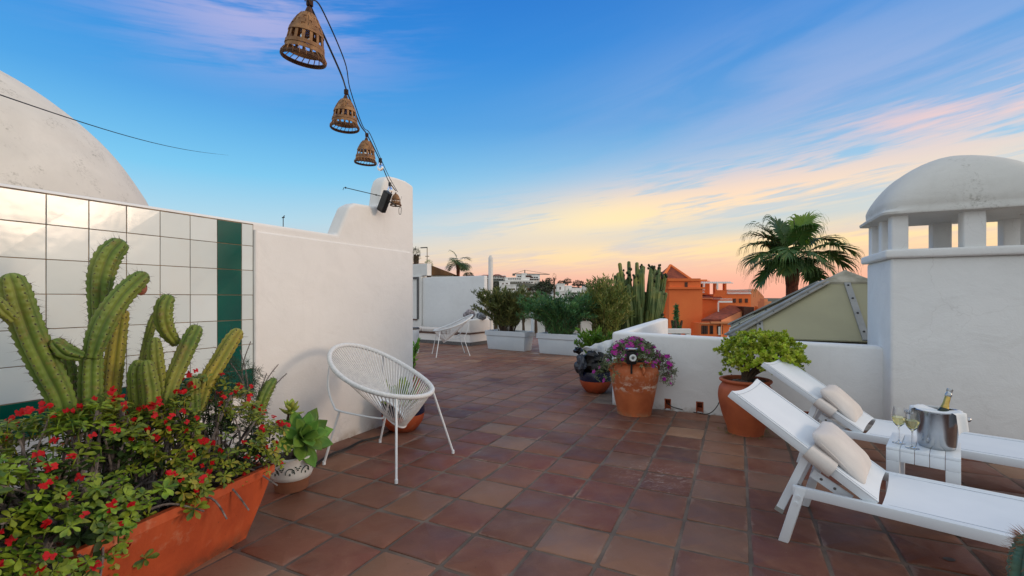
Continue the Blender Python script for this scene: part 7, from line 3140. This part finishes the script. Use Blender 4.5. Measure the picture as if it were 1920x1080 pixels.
PD = 18.4
tp = at(1485, 494, PD)
pl = Vector((tp.x, PD, -9))
specs = [(pi - 0.1, 0.80, 1.0, 0.9), (pi + 0.25, 0.50, 1.05, 1.0), (2.6, 1.12, 1.05, 0.65), (pi * 0.9, 1.0, 1.0, 0.8), (0.5, 1.22, 1.05, 0.55), (0.9, 1.05, 0.95, .8), (2.0, 1.28, 0.95, .6),
         (0.1, 0.85, 1.05, 0.9), (-0.3, 0.60, 1.15, 1.0), (-0.05, 0.40, 1.15, 1.1), (-1.3, 0.65, 0.8, 1.3), (-2.2, 0.65, 0.9, 1.2), (4.0, 0.25, 0.8, 1.3), (-0.9, 0.25, 0.85, 1.3),
         (pi + 0.05, -0.25, 0.85, 1.0), (0.3, -0.30, 0.85, 1.1), (1.6, 0.5, 0.9, 1.2), (-1.7, 0.30, 0.7, 1.4), (2.6, 0.3, 0.9, 1.2), (-1.5, 1.15, 0.8, 0.9)]
big = fan_palm('tall fan palm with drooping fringed fronds between orange building and chimney', pl, tp.z + 9, 0.20, specs, 0.95, 1.25, 3, 0.0, 56, (4,))
mb = MB()
mb.tube([(0, 0, 0), (0.02, 0, 1.2), (-0.05, 0, 2.15)], [0.03, 0.035, 0.02], 5)
sp_ = mb.build('spear_leaf', M['palm'], big)
sp_.location = (0.12, 0, tp.z + 9 - 0.35)
PD2 = 60
tp2 = at(859, 494, PD2)
r_ = random.Random(9)
specs2 = [(r_.uniform(0, 6.28), r_.uniform(-0.3, 1.4), r_.uniform(.8, 1.1), 1.0) for k in range(22)]
fan_palm('small distant fan palm silhouetted above the plain white wall', Vector((tp2.x, PD2, -4)), tp2.z + 4, 0.22, specs2, 0.95, 1.15, 4, 0.0, 20)


# too small to pick apart one by one
for o in COL.objects:
    if o.parent is not None and o.name.split('.')[0] in ('areoles', 'spines', 'bolt', 'notch', 'scroll', 'leaf_stroke', 'crown_spines', 'leaf_bases', 'bud', 'cord_wrap', 'roof_edge', 'fronds', 'crown'):
        o['kind'] = 'stuff'

# dry bits and crumbs lying on the tiles
rd = random.Random(8)
mb = MB()
for k in range(170):
    x, y = rd.uniform(430, 1900), 640 + 430 * rd.random() ** 0.7
    g_ = ground_at(x, y)
    a = rd.uniform(0, 6.28)
    s_ = rd.uniform(0.002, 0.008)
    leaf(mb, g_ + Vector((0, 0, 0.003)), Vector((cos(a), sin(a), 0.15)), Vector((0, 0, 1)), s_ * 2.2, s_, 0.2, 0.1, 1, 'round')
o = mb.build('debris', simple('dry_crumb', srgb(58, 40, 32), srgb(120, 100, 70), 40, 0.9))
tag(o, 'tiny dry leaves and crumbs scattered over the terracotta tiles', 'debris', kind='stuff')
